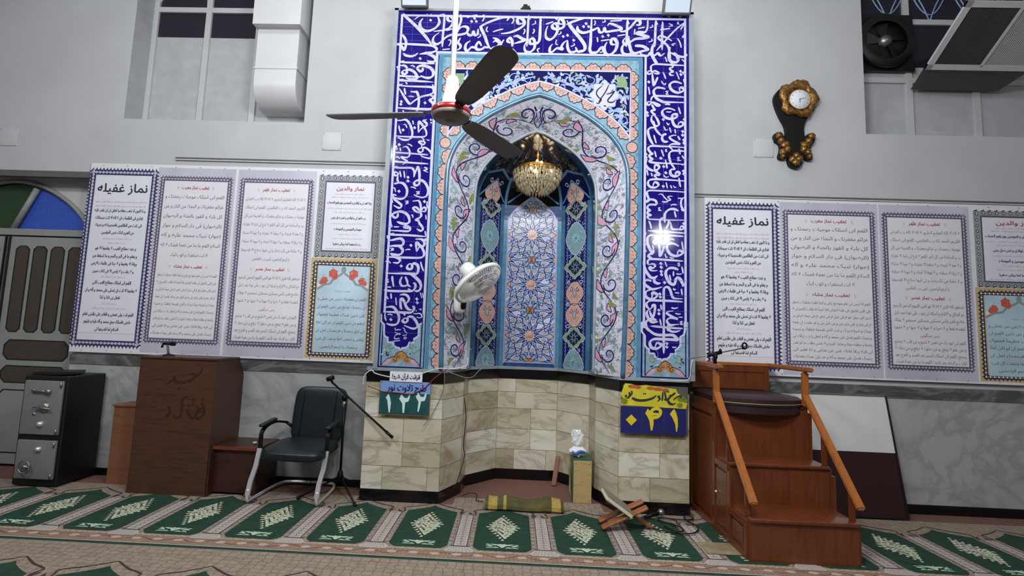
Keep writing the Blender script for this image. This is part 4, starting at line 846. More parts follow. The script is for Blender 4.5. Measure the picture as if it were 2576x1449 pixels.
# ---- back panel of star pattern
b = MB(); WS = .604; shell(b, 2, 'deep_tile', (0, 3.0)); F0 = Flat(b, facet(2, WS))
for s in (-1, 1): F0.rib([(s * .282, 1.1 + q * .08) for q in range(20)], .04, 'steel_tile', 1); F0.rib([(s * .258, 1.13 + q * .08) for q in range(20)], .006, 'white_glaze', 2)
UL = .252; ZL0, ZL1 = 1.155, 2.83
def ul(z): return UL if z < 2.62 else UL * max(.02, 1 - ((z - 2.62) / .26) ** 1.6)
for q in range(35):
    z0, z1 = ZL0 + q * .049, ZL0 + (q + 1) * .049
    F0.fill([(-ul(z0), z0), (ul(z0), z0), (ul(z1), z1), (-ul(z1), z1)], 'panel_blue', 2)
    if z1 > ZS: F0.rib([(ul(z0), z0), (ul(z1), z1)], .01, 'white_glaze', 2.5); F0.rib([(-ul(z0), z0), (-ul(z1), z1)], .01, 'white_glaze', 2.5)
F0.k = 0; F0.rib([(-UL, ZL0 - .008), (UL, ZL0 - .008)], .008, 'white_glaze', 2.4)
def cl(p): return (max(-ul(p[1]), min(ul(p[1]), p[0])), max(ZL0, min(ZL1, p[1])))
def PF(pts, mt, L):
    q = [cl(p) for p in pts]
    if max(x for x, y in q) - min(x for x, y in q) < .004 or max(y for x, y in q) - min(y for x, y in q) < .004: return
    F0.fill(q, mt, L)
def PR(pts, wd=.0058, L=4.5, mt='navy_tile'):
    seg = []
    for p in pts:
        if abs(p[0]) <= ul(p[1]) + .001 and ZL0 <= p[1] <= ZL1: seg.append(p)
        else:
            if len(seg) > 1: F0.rib(seg, wd, mt, L)
            seg = []
    if len(seg) > 1: F0.rib(seg, wd, mt, L)
def star(u0, z0, R):
    def P(r, a): return (u0 + r * R * math.cos(a), z0 + r * R * math.sin(a))
    PF([P(1.0, 2 * math.pi * j / 24) for j in range(24)], 'panel_blue', 3)
    for j in range(12):
        a = math.pi / 12 + j * math.pi / 6
        kite = [P(.46, a), P(.74, a - .225), P(.95, a - .18), P(1.02, a), P(.95, a + .18), P(.74, a + .225)]
        PF(kite, 'white_glaze', 3.5); PF([P(.60, a), P(.75, a - .155), P(.90, a - .125), P(.95, a), P(.90, a + .125), P(.75, a + .155)], 'gray_tile', 4); PR(kite + [kite[0]])
        PR([P(.40, a - math.pi / 12), P(.74, a - .19)]); PR([P(.30, a), P(.5, a)], .004)
        PR([P(.26, a - math.pi / 12), P(.50, a)]); PR([P(.26, a + math.pi / 12), P(.50, a)])
        PR([P(1.0, a), P(1.28, a + math.pi / 12)]); PR([P(1.0, a), P(1.28, a - math.pi / 12)])
    PF([P(.34 if j % 2 else .24, j * math.pi / 12) for j in range(24)], 'peach_tile', 4)
    if abs(u0) < .01: F0.text('ربنا', u0, z0 - .018, .055, .06, 'line_tile', 5)
ZST = [1.418, 1.943, 2.468]
for z in ZST: star(0, z, .195)
for z in (1.155, 1.68, 2.205, 2.73):
    star(-UL - .03, z, .195); star(UL + .03, z, .195)
    PF([(-.035, z - .035), (.035, z - .035), (.035, z + .035), (-.035, z + .035)], 'gold_tile', 4); PR([(-.035, z - .035), (.035, z - .035), (.035, z + .035), (-.035, z + .035), (-.035, z - .035)])
    PR([(-.022, z - .022), (.022, z + .022)], .006, 5, 'line_tile'); PR([(-.022, z + .022), (.022, z - .022)], .006, 5, 'line_tile')
    for j in range(8):
        a = j * math.pi / 4 + .39; c = (.082 * math.cos(a), z + .082 * math.sin(a)); h = [(c[0] + .021 * math.cos(q), c[1] + .021 * math.sin(q)) for q in [math.pi / 3 * i for i in range(6)]]
        PF(h, 'mauve_tile' if j % 2 else 'aqua_tile', 4); PR(h + [h[0]])
for z in ZST:
    for s in (-1, 1):
        c = s * (UL - .012); PF([(c - .03, z - .03), (c + .03, z - .03), (c + .03, z + .03), (c - .03, z + .03)], 'peach_tile', 4); PR([(c - .03, z + .03), (c - .03, z - .03)])
        for t in (-1, 1):
            h = [(c - s * .005 + .024 * math.cos(q), z + t * .07 + .024 * math.sin(q)) for q in [math.pi / 3 * i for i in range(6)]]; PF(h, 'mauve_tile', 4); PR(h + [h[0]])
for q in range(14):                                         # straps crossing the ground
    z = 1.155 + q * .13125
    for s in (-1, 1): PR([(s * t * .0252, z + t * .0131) for t in range(11)], .005, 3.2); PR([(s * t * .0252, z - t * .0131) for t in range(11)], .005, 3.2)
for q in range(60):
    u, v = random.uniform(-UL + .02, UL - .02), random.uniform(1.18, 2.7)
    F0.leaf(u, v, random.uniform(0, 6), .022, .012, random.choice(('leaf_lime', 'green_tile', 'aqua_tile')), 2.6)
b.build('star_panel', mih)
# ---- vault above the panels
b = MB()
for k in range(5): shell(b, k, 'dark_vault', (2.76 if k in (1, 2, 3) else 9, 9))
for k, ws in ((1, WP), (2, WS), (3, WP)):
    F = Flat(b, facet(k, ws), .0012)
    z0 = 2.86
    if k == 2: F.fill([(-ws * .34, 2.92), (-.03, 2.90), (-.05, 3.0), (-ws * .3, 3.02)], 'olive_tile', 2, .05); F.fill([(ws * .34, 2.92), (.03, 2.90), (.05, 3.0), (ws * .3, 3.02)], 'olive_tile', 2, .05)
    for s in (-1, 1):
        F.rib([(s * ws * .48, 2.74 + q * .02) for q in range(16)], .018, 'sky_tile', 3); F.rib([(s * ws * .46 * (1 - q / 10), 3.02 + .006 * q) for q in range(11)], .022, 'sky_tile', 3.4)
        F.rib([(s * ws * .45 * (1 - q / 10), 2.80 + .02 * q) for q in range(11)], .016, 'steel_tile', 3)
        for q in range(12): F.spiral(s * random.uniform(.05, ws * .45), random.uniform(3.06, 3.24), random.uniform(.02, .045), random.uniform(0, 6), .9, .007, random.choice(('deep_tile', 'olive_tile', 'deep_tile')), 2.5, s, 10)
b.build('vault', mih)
# ---- grey edging, ledge, side faces
b = MB()
b.box(XL - .025, XL + .012, YF - .012, YF + .05, ZB, ZT + .012, 'ledge'); b.box(XR - .012, XR + .03, YF - .012, YF + .05, ZB, ZT + .012, 'ledge'); b.box(XL - .025, XR + .03, YF - .012, YF + .05, ZT - .008, ZT + .014, 'ledge')
b.box(XL - .02, XL, YF + .04, YW, ZB, ZT, 'plaster'); b.box(XR, XR + .025, YF + .04, YW, ZB, ZT, 'plaster'); b.box(XL - .02, XR + .025, YF + .04, YW, ZT - .01, ZT + .008, 'plaster')
b.build('edging', mih)
def ring(off):                                              # plan of the base, left to right
    return [(-1.25, YF + .012 - off), (CX - .745, YF + .012 - off), (CX - .60 + off * .6, 4.80 - off * .6), (CX - .578 + off, 5.02), (CX - .302 + off * .5, 5.335 - off), (CX + .302 - off * .5, 5.335 - off), (CX + .578 - off, 5.02), (CX + .60 - off * .6, 4.80 - off * .6), (CX + .745, YF + .012 - off), (1.49, YF + .012 - off)]
def strip(b, off, z0, z1, mat, depth=.05):
    r, q = ring(off), ring(off - depth)
    for i in range(len(r) - 1):
        (a, c), (d, e) = r[i], r[i + 1]; (a2, c2), (d2, e2) = q[i], q[i + 1]
        b.add([(a, c, z0), (d, e, z0), (d, e, z1), (a, c, z1), (a2, c2, z0), (d2, e2, z0), (d2, e2, z1), (a2, c2, z1)], [(0, 1, 2, 3), (3, 2, 6, 7), (0, 4, 5, 1)], mat)
b = MB(); strip(b, .018, ZB - .014, ZB + .014, 'ledge', .06)
pts = [(x, y - .0, ZB + .0) for x, y in ring(.02)]; b.build('ledge', mih)
b = MB(); strip(b, .012, .985, ZB - .012, 'black_stone'); b.build('top_course', mih)
b = MB(); strip(b, .010, -.006, .09, 'black_stone'); b.build('plinth', mih)
b = MB(); b.tint = []
ROWS = [.092, .285, .485, .685, .85, .984]; r = ring(0); rnd = random.Random(3)
g = .0016
def quad3(p, q, u0, u1, z0, z1, mat, tint, push=0):
    d = Vector((q[0] - p[0], q[1] - p[1], 0)); L = d.length; n = Vector((d.y, -d.x, 0)) / L * push
    A = Vector((p[0], p[1], 0)) + d * (u0 / L) + n; B = Vector((p[0], p[1], 0)) + d * (u1 / L) + n
    b.add([(A.x, A.y, z0), (B.x, B.y, z0), (B.x, B.y, z1), (A.x, A.y, z1)], [(0, 1, 2, 3)], mat); b.tint.append(tint)
for i in range(len(r) - 1):
    p, q = r[i], r[i + 1]; L = math.dist(p, q); quad3(p, q, 0, L, .05, 1.0, 'book_gray', (0, 0, 0, 1), -.004)
    for j in range(5):
        u = 0; cuts = [0]
        if L > .5:
            u = rnd.choice((.18, .26, .34))
            while u < L - .1: cuts.append(u); u += rnd.choice((.26, .32, .38))
        cuts.append(L)
        for k in range(len(cuts) - 1): quad3(p, q, cuts[k] + g, cuts[k + 1] - g, ROWS[j] + g, ROWS[j + 1] - g, 'onyx', (rnd.random(), rnd.random(), rnd.random(), 1))
for x in (-1.25, 1.49):
    b.add([(x, YF + .012, 0), (x, YW, 0), (x, YW, ZB), (x, YF + .012, ZB)], [(0, 1, 2, 3)], 'onyx'); b.tint.append((.4, .5, .6, 1))
b.build('marble_base', mih)
# unseen plaster added to stop light coming round the back of the niche
b = MB(); strip(b, -.05, 0, 1.1, 'plaster', .05); b.box(-1.1, 1.4, 5.42, 5.46, 0, 3.6, 'plaster'); b.build('light_stop', mih)
# ------------------------------------------------------------------ printed prayer banners
P1 = [('k', 'و ذا النون اذ ذهب مغاضبا فظن ان لن نقدر علیه'), ('k', 'فنادی فی الظلمات ان لا اله الا انت سبحانک'), ('k', 'انی کنت من الظالمین فاستجبنا له و نجیناه'), ('k', 'من الغم و کذلک ننجی المؤمنین'), ('r', 'و در رکعت دوم بعد از حمد بجای سوره'), ('r', 'این آیه خوانده میشود'),
      ('k', 'و عنده مفاتح الغیب لا یعلمها الا هو'), ('k', 'و یعلم ما فی البر و البحر و ما تسقط من'), ('k', 'ورقة الا یعلمها و لا حبة فی ظلمات الارض'), ('k', 'و لا رطب و لا یابس الا فی کتاب مبین'), ('r', 'و در قنوت این دعا خوانده شود'), ('k', 'اللهم انی اسئلک بمفاتح الغیب التی'), ('k', 'لا یعلمها الا انت ان تصلی علی محمد و آله و ان'),
      ('k', 'تفعل بی کذا و کذا'), ('r', 'و بجای کذا و کذا'), ('r', 'حاجات خود را بیان کن و بعد از آن بگوید'), ('k', 'اللهم انت ولی نعمتی و القادر علی طلبتی تعلم'), ('k', 'حاجتی فاسئلک بحق محمد و آله علیه و علیهم'), ('k', 'السلام لما قضیتها لی')]
P2 = ['اللهم انی اسئلک موجبات رحمتک و', 'عزائم مغفرتک و النجاة من النار و من', 'کل بلیة و الفوز بالجنة و الرضوان', '(الرضوان) فی دار السلام و جوار', '(جوار) نبیک محمد علیه و آله', 'السلام اللهم ما بنا من نعمة فمنک لا اله', 'الا انت استغفرک و اتوب الیک']
P2b = ['اللهم انه لیس لی علم بموضع رزقی و انما اطلبه بخطرات تخطر', 'علی قلبی فاجول فی طلبه البلدان فانا فیما انا طالب کالحیران لا', 'ادری افی سهل هو ام فی جبل ام فی ارض ام فی سماء ام فی بر', 'ام فی بحر و علی یدی من و من قبل من و قد علمت ان علمه', 'عندک و اسبابه بیدک و انت الذی تقسمه بلطفک و تسببه', 'برحمتک اللهم فصل علی محمد و آله و اجعل یا رب رزقک لی', 'واسعا و مطلبه سهلا و ماخذه قریبا و لا تعننی بطلب ما لم تقدر', 'لی فیه رزقا فانک غنی عن عذابی و انا فقیر الی', 'رحمتک فصل علی محمد و آله و جد علی عبدک بفضلک', 'انک ذو فضل عظیم']
P3 = ['لا اله الا الله العظیم الحلیم، لا اله الا الله رب العرش', 'الکریم، الحمد لله رب العالمین، اللهم انی اسئلک', 'موجبات رحمتک، و عزائم مغفرتک، و الغنیمة من کل', 'بر، و السلامة من کل اثم، اللهم لا تدع لی ذنبا الا غفرته', 'و لا هما الا فرجته، و لا سقما الا شفیته، و لا عیبا الا سترته', 'و لا رزقا الا بسطته، و لا خوفا الا آمنته، و لا سوءا الا صرفته', 'و لا حاجة هی لک رضا، و لی فیها صلاح الا قضیتها', 'یا ارحم الراحمین، آمین رب العالمین']
P3b = ['استغفر الله الذی لا اله الا هو الحی القیوم الرحمن الرحیم', 'ذو الجلال و الاکرام و اسئله ان یتوب علی توبة عبد ذلیل', 'خاضع فقیر بائس مسکین مستکین مستجیر لا یملک', 'لنفسه نفعا و لا ضرا و لا موتا و لا حیوة و لا نشورا']
P3c = ['اللهم انی اعوذ بک من نفس لا تشبع و من قلب لا یخشع', 'و من علم لا ینفع، و من صلوة لا ترفع و من دعاء لا', 'یسمع، اللهم انی اسئلک الیسر بعد العسر و الفرج بعد', 'الکرب و الرخاء بعد الشدة اللهم ما بنا من نعمة فمنک', 'لا اله الا انت استغفرک و اتوب الیک']
P4 = [('s', 'در رکعت اول بعد از حمد بجای سوره'), ('s', 'ده مرتبه آیه سوره ابراهیم خوانده میشود'), ('k', 'ربنا اغفر لی و لوالدی و للمومنین یوم یقوم الحساب'), ('s', 'پروردگارا مرا و پدر و مادرم و مومنان را بیامرز'), ('s', 'در رکعت دوم بعد از حمد بجای سوره'), ('k', 'رب اغفر لی و لوالدی و لمن دخل بیتی'), ('s', 'پروردگارا مرا و پدر و مادرم را بیامرز'), ('k', 'مومنا و للمومنین و المومنات'), ('s', 'و مردان و زنان مومن را'), ('s', 'بعد از نماز در حال سجده ده مرتبه'), ('k', 'رب ارحمهما کما ربیانی صغیرا'), ('s', 'پروردگارا بر آنان رحم کن چنانکه مرا پروردند')]
P5 = ['اللهم ان مغفرتک ارجی من عملی و', 'ان رحمتک اوسع من ذنبی اللهم ان', 'کان ذنبی عندک عظیما فعفوک', 'اعظم من ذنبی اللهم ان لم اکن اهلا', 'ان ابلغ رحمتک فرحمتک اهل ان', 'تبلغنی و تسعنی لانها وسعت کل شیء', 'برحمتک یا ارحم الراحمین']
def banner(name, label, x0, x1, z0, z1, cols):
    b = MB(); Y = YW - .032 if 0 else YW - .034
    b.box(x0, x1, Y, Y + .004, z0, z1, 'banner_white'); F = Flat(b, wallmap(Y), .0006); H = z1 - z0
    def Z(t): return z1 - H * t                               # t: 0 top .. 1 bottom
    def border(a, c, t0, t1, wd, mt, dot, step=.03, L=2):
        for u0, u1, v0, v1 in ((a, c, Z(t0) - wd, Z(t0)), (a, c, Z(t1), Z(t1) + wd), (a, a + wd, Z(t1), Z(t0)), (c - wd, c, Z(t1), Z(t0))): F.quad(u0, u1, v0, v1, mt, L)
        n = int((c - a) / step); m = int((Z(t0) - Z(t1)) / step)
        for k in range(n):
            u = a + (k + .5) * (c - a) / n
            for v in (Z(t0) - wd / 2, Z(t1) + wd / 2): F.disc(u, v, wd * .26, dot, L + 1, 6); F.disc(u + step / 2, v, wd * .13, dot, L + 1, 4)
            for v, s in ((Z(t0), 1), (Z(t1), -1)): F.fill([(u - step * .3, v), (u + step * .3, v), (u, v + s * wd * .45)], mt, L)
        for k in range(m):
            v = Z(t1) + (k + .5) * (Z(t0) - Z(t1)) / m
            for u in (a + wd / 2, c - wd / 2): F.disc(u, v, wd * .26, dot, L + 1, 6); F.disc(u, v + step / 2, wd * .13, dot, L + 1, 4)
            for u, s in ((a, -1), (c, 1)): F.fill([(u, v - step * .3), (u, v + step * .3), (u + s * wd * .45, v)], mt, L)
    (a, c), (a2, c2), (a3, c3), (a4, c4) = cols
    # first sheet
    border(a, c, .035, .965, .052, 'banner_navy', 'banner_gray', .034); F.quad(a + .058, c - .058, Z(.90), Z(.075), 'paper_white', 3)
    xm = (a + c) / 2; wi = c - a - .16
    F.text('نماز غفیله', xm, Z(.155), .115 * H / 1.83, wi * .98, 'banner_ink', 4, bold=.003)
    for k in range(2): F.text('نماز غفیله دو رکعت است و بین نماز مغرب و عشا خوانده میشود', xm, Z(.212 + k * .023), .022, wi, 'banner_red', 4)
    ts = [.262, .302, .341, .380, .410, .432, .465, .505, .545, .585, .612, .645, .685, .722, .752, .776, .810, .848, .887]
    for (kd, s), t in zip(P1, ts):
        L = len(s); F.text(s, xm, Z(t), .042 if kd == 'k' else .026, min(wi, L * .0115 if kd == 'k' else L * .0085), 'banner_ink' if kd == 'k' else 'banner_rust', 4, bold=.0012 if kd == 'k' else 0)
    # second and third sheets
    for (p, q), head, up, hd2, mid, hd3, low in (((a2, c2), 'تعقیب نماز مغرب', P2, 'تعقیب نماز عشاء', P2b, None, []), ((a3, c3), 'تعقیب نماز ظهر', P3, 'تعقیب نماز عصر', P3b, 'پس میگویی', P3c)):
        F.quad(p - .035, q + .035, Z(.99), Z(.015), 'banner_gray', 1); border(p, q, .065, .935, .036, 'banner_purple', 'banner_gray', .030)
        F.quad(p + .04, q - .04, Z(.912), Z(.088), 'banner_white', 3); xm = (p + q) / 2; wi = q - p - .12
        F.text(head, xm, Z(.128), .042, wi * .46, 'banner_red', 4, bold=.0012)
        for s in (-1, 1): F.text('((' , xm + s * wi * .30, Z(.128), .035, .016, 'banner_rust', 4)
        n = len(up); dz = .362 / n
        for k, s in enumerate(up): F.text(s, xm, Z(.178 + k * dz), .047 if n == 7 else .042, wi * (1 if k < n - 1 else .62), 'banner_soft', 4)
        F.text(hd2, xm, Z(.548), .040, wi * .48, 'banner_red', 4, bold=.0012)
        for s in (-1, 1): F.text('((', xm + s * wi * .31, Z(.548), .035, .016, 'banner_rust', 4)
        dz = .0375 if hd3 is None else .040
        for k, s in enumerate(mid): F.text(s, xm, Z(.593 + k * dz), .036 if hd3 is None else .042, wi * (1 if len(s) > 36 else .4 if len(s) < 20 else .85), 'banner_soft', 4)
        if hd3:
            F.text(hd3, xm, Z(.755), .036, wi * .27, 'banner_red', 4)
            for k, s in enumerate(low): F.text(s, xm, Z(.792 + k * .0365), .042, wi * (1 if k < 4 else .65), 'banner_soft', 4)
    # fourth: two small sheets
    F.quad(a4, c4, Z(.468), Z(.035), 'banner_steel', 1); n = int((c4 - a4) / .06); xm = (a4 + c4) / 2
    def dia(u, v, r, mt, L): F.fill([(u - r, v), (u, v + r), (u + r, v), (u, v - r)], mt, L)
    for k in range(n):
        u = a4 + (k + .5) * (c4 - a4) / n
        for t in (.048, .456): dia(u, Z(t), .017, 'banner_ink', 2); dia(u, Z(t), .009, 'banner_white', 3)
        for t in (.036, .468): F.rib([(u - .02, Z(t)), (u + .01, Z(t) + .01)], .008, 'banner_ink', 2)
    for k in range(13):
        v = Z(.46) + (k + .5) * (Z(.04) - Z(.46)) / 13
        for u in (a4 + .03, c4 - .03): dia(u, v, .017, 'banner_ink', 2); dia(u, v, .009, 'banner_white', 3)
    F.quad(a4 + .062, c4 - .062, Z(.44), Z(.062), 'banner_purple', 2.4); F.quad(a4 + .075, c4 - .075, Z(.432), Z(.072), 'paper_white', 3); wi = c4 - a4 - .19
    F.text('نماز والدین', xm, Z(.112), .05, wi * .62, 'banner_red', 4, bold=.0016)
    ts = [.135, .152, .184, .212, .232, .264, .292, .324, .348, .370, .402, .424]
    for (kd, s), t in zip(P4, ts): F.text(s, xm, Z(t), .032 if kd == 'k' else .017, wi * (min(1, len(s) / 44) if kd == 'k' else min(1, len(s) / 46)), 'banner_ink' if kd == 'k' else 'banner_rust', 4, bold=.0011 if kd == 'k' else 0)
    F.quad(a4 - .02, c4, Z(.985), Z(.472), 'banner_gold', 1); border(a4 + .01, c4 - .03, .492, .972, .036, 'banner_ink', 'banner_white', .036)
    p, q = a4 + .055, c4 - .075; xm = (p + q) / 2; w2 = (q - p) / 2
    F.quad(p, q, Z(.955), Z(.512), 'banner_white', 3); F.quad(p, q, Z(.60), Z(.512), 'banner_sky', 3.2)
    arch = [(p, Z(.955)), (q, Z(.955)), (q, Z(.635)), (xm + w2 * .72, Z(.61)), (xm + w2 * .50, Z(.605)), (xm + w2 * .36, Z(.575)), (xm + w2 * .14, Z(.56)), (xm, Z(.545))]
    arch += [(2 * xm - x, z) for x, z in arch[2:-1][::-1]] ; arch = [(p, Z(.955)), (q, Z(.955))] + [v for v in arch[2:]]
    F.fill(arch, 'banner_sky', 3.6); F.rib(arch[2:], .022, 'banner_steel', 4); F.disc(xm, Z(.532), .024, 'banner_steel', 4, 10, .034)
    for s in (-1, 1):
        for u, t, r in ((.40, .552, .042), (.33, .57, .025), (.74, .588, .034), (.85, .60, .02)):
            F.disc(xm + s * w2 * u, Z(t), r, 'banner_flower', 4.3, 9)
            for k in range(6): F.leaf(xm + s * w2 * u, Z(t), k * 1.05 + u, r * 1.2, r * .6, 'banner_flower', 4.6)
            F.leaf(xm + s * w2 * u, Z(t) + r, 1.4, .03, .012, 'leaf_teal', 4.6)
    F.text('تعقیبات مشترکه', xm, Z(.645), .022, .16, 'banner_rust', 5)
    for k, s in enumerate(P5): F.text(s, xm, Z(.688 + k * .0405), .038, w2 * 2 * (.94 if k < 6 else .72), 'banner_soft', 5)
    for k in range(12): F.disc(x0 + (k + .5) * (x1 - x0) / 12, z1 - .022, .006, 'banner_steel', 2, 8); F.disc(x0 + (k + .5) * (x1 - x0) / 12, z0 + .02, .006, 'banner_steel', 2, 8)
    return tag(b.build(name), label, 'banner')
def ax(x, y): return at(x, y, YW).x
banner('prayer_banner', 'wide printed banner of prayer texts hanging on the wall above the dark safe and lectern', -4.212, -1.285, 1.112, 2.955, ((ax(238, 430), ax(404, 430)), (ax(414, 438), ax(590, 442)), (ax(614, 440), ax(792, 445)), (ax(808, 440), ax(966, 445))))
banner('prayer_banner', 'wide printed banner of prayer texts hanging above the leaning white and maroon board', 1.752, 5.02, 1.14, 2.775, ((ax(1776, 512), ax(1950, 517)), (ax(1966, 526), ax(2190, 530)), (ax(2213, 530), ax(2418, 536)), (ax(2438, 520), 4.93)))
# ------------------------------------------------------------------ recitation number signs
def px(pts, Y): return [(lambda p: (p.x, p.z))(at(x, y, Y)) for x, y in pts]
def zz(pts, ox, oy, s): return [(ox + x / s, oy + y / s) for x, y in pts]
Yg = YF - .012
t = thing('number_sign', 'pale blue and teal sign reading 122 in white Persian digits', 'sign', (-.91, Yg, .86))
b = MB(); b.box(-1.122, -.688, Yg - .012, Yg - .002, .712, .994, 'steel'); b.build('backing', t)
b = MB(); b.box(-1.118, -.69, Yg - .018, Yg - .012, .895, .994, 'sign_blue'); F = Flat(b, wallmap(Yg - .018)); F.text('طرح تلاوت نور', -.89, .918, .075, .33, 'sign_navy', 2, bold=.002)
for x in (-1.105, -.70): F.disc(x, .98, .005, 'banner_ink', 2, 8)
b.build('header', t)
D1 = [(500, 905), (478, 935), (455, 965), (480, 1010), (490, 1110), (500, 1210), (520, 1205), (538, 1060), (525, 970)]
D2 = [(710, 915), (690, 950), (672, 985), (700, 1030), (720, 1060), (725, 1215), (750, 1215), (762, 1130), (768, 1045), (820, 1030), (838, 985), (850, 920), (835, 920), (820, 955), (800, 975), (770, 975), (745, 960)]
D3 = [(985, 890), (960, 925), (938, 950), (965, 1000), (985, 1040), (965, 1190), (985, 1200), (1010, 1110), (1025, 1030), (1085, 1020), (1105, 965), (1115, 905), (1090, 905), (1082, 935), (1070, 955), (1040, 960), (1010, 940)]
for (x0, x1), dg in zip(((-1.114, -.982), (-.976, -.84), (-.834, -.70)), (D1, D2, D3)):
    b = MB(); b.box(x0, x1, Yg - .020, Yg - .012, .728, .892, 'sign_teal'); F = Flat(b, wallmap(Yg - .020)); F.fill(px(zz(dg, 900, 850, 6.44), Yg - .02), 'digit_white', 2); b.build('digit_card', t)
b = MB(); b.box(-1.04, -.762, Yg - .026, Yg - .018, .992, 1.077, 'paper_white'); F = Flat(b, wallmap(Yg - .026)); F.text('قرائت قرآن شبها', -.90, 1.018, .05, .235, 'banner_ink', 2, bold=.0018)
tag(b.build('notice_card'), 'small white lettered card resting on the top of the sign reading 122', 'card')
t = thing('number_sign', 'yellow and navy sign reading 041 in yellow Persian digits', 'sign', (1.18, Yg, .85))
b = MB(); b.box(.93, 1.47, Yg - .008, Yg - .001, .66, 1.04, 'steel'); b.build('backing', t)
b = MB(); o = [(.915, .872), (.93, .93), (.91, .955), (.945, 1.052), (1.0, 1.05), (1.05, 1.035), (1.12, 1.045), (1.25, 1.03), (1.37, 1.02), (1.385, .985), (1.43, .965), (1.462, .905), (1.45, .862)]
b.prism(o, wallmap(Yg), .008, .014, 'sign_yellow'); F = Flat(b, wallmap(Yg - .0145))
for c in ((1.01, 1.03, .04), (1.05, 1.025, .03), (1.16, 1.02, .035), (1.22, 1.015, .04), (1.28, 1.01, .03)): F.disc(c[0], c[1], c[2], 'sign_orange', 1.5, 12, .014)
for c in ((.94, .905, .03), (1.41, .945, .035), (1.44, .93, .02), (1.40, .89, .025)): F.disc(c[0], c[1], c[2], 'sign_olive', 1.5, 9, c[2] * .8)
S = (1380, 850, 6.44)
for p, wd in (([(1225, 940), (1255, 925), (1240, 960)], .012), ([(1290, 880), (1310, 900), (1290, 950), (1255, 975)], .014), ([(1345, 860), (1340, 900), (1310, 940), (1280, 975)], .012), ([(1345, 965), (1390, 990), (1470, 1008), (1580, 1000), (1680, 970), (1735, 925)], .020), ([(1795, 930), (1765, 945), (1780, 960), (1795, 985), (1750, 1025)], .014), ([(1845, 870), (1835, 960), (1830, 1015)], .013), ([(1870, 860), (1885, 950), (1900, 1000), (1860, 985)], .013), ([(1945, 930), (2000, 920), (2040, 885), (1960, 950), (1925, 1000), (1945, 1050), (2000, 1070), (2050, 1050)], .018), ([(2010, 1000), (2060, 960), (2110, 935), (2140, 945), (2110, 975)], .013)):
    F.rib(px(zz(p, *S), Yg), wd, 'banner_ink', 3, (.6, .35), .6, sub=4)
for p in ((1536, 900), (1562, 900), (1908, 868), (1932, 868), (1335, 862)): q = px(zz([p], *S), Yg)[0]; F.fill([(q[0] - .007, q[1]), (q[0], q[1] + .007), (q[0] + .007, q[1]), (q[0], q[1] - .007)], 'banner_ink', 3)
b.build('header', t)
DZ = [(1340, 1240), (1430, 1330), (1340, 1420), (1250, 1325)]
DO = [(2032, 1150), (1985, 1200), (1965, 1235), (2010, 1300), (2050, 1400), (2065, 1520), (2080, 1522), (2095, 1420), (2090, 1300), (2065, 1210)]
for (x0, x1), k in zip(((.912, 1.086), (1.092, 1.268), (1.274, 1.449)), range(3)):
    b = MB(); b.box(x0, x1, Yg - .018, Yg - .008, .648, .862, 'sign_navy'); F = Flat(b, wallmap(Yg - .018))
    if k == 0: F.fill(px(zz(DZ, *S), Yg - .018), 'digit_yellow', 2)
    elif k == 2: F.fill(px(zz(DO, *S), Yg - .018), 'digit_yellow', 2)
    else:
        F.fill(px(zz([(1605, 1145), (1565, 1220), (1600, 1275), (1632, 1345), (1655, 1500), (1680, 1500), (1700, 1400), (1700, 1305), (1660, 1225), (1640, 1180)], *S), Yg - .018), 'digit_yellow', 2)
        F.rib(px(zz([(1680, 1290), (1750, 1285), (1800, 1245), (1812, 1190), (1775, 1150), (1715, 1150), (1672, 1180), (1668, 1225), (1720, 1235), (1780, 1235)], *S), Yg - .018), .026, 'digit_yellow', 2, (1, .6), sub=4)
    b.build('digit_card', t)
# ------------------------------------------------------------------ wall fittings
for (x, y, w_, h_, lab) in ((835, 356, .19, .18, 'square white cover plate on the wall left of the tiled niche'), (1920, 373, .19, .18, 'square white cover plate beside the ornate clock'), (22, 345, .19, .18, 'square white cover plate high on the wall above the arched door')):
    p = at(x, y, YW); t = thing('cover_plate', lab, 'plate', (p.x, YW, p.z))
    b = MB(); b.rbox(p.x - w_ / 2, p.x + w_ / 2, YW - .008, YW + .001, p.z - h_ / 2, p.z + h_ / 2, 'white_paint', .003); b.build('lid', t)
    for sx in (-1, 1):
        for sz in (-1, 1):
            b = MB(); b.lathe([(0, .002), (.004, .001), (.005, 0)], 'steel', 8, xf=Matrix.Translation((p.x + sx * w_ * .43, YW - .008, p.z + sz * h_ * .43)) @ Matrix.Rotation(math.pi / 2, 4, 'X')); b.build('screw', t)
def flood(x, y, lab, wd=.25):
    p = at(x, y - 4, 4.36); t = thing('floodlight', lab, 'floodlight', tuple(p)); xf = Matrix.Translation(p) @ Matrix.Rotation(math.radians(22), 4, 'X')
    b = MB(); b.rbox(-wd / 2, wd / 2, 0, .05, -.08, .08, 'beam_gray', .012, xf); b.build('housing', t)
    b = MB(); b.box(-wd / 2 + .018, wd / 2 - .018, -.004, .002, -.062, .062, 'lamp_lens', xf); b.build('lens', t)
    b = MB()
    for s in (-1, 1): b.box(p.x + s * .05 - .012, p.x + s * .05 + .012, p.y + .055, YF + .03, p.z - .06, p.z - .02, 'beam_gray')
    b.box(p.x - .06, p.x + .06, YF - .005, YF + .06, ZT + .016, p.z - .02, 'beam_gray'); b.build('bracket', t)
flood(1705, 16, 'grey floodlight tilted down above the right corner of the blue tiles'); flood(1042, -2, 'dark floodlight above the left corner of the blue tiles')
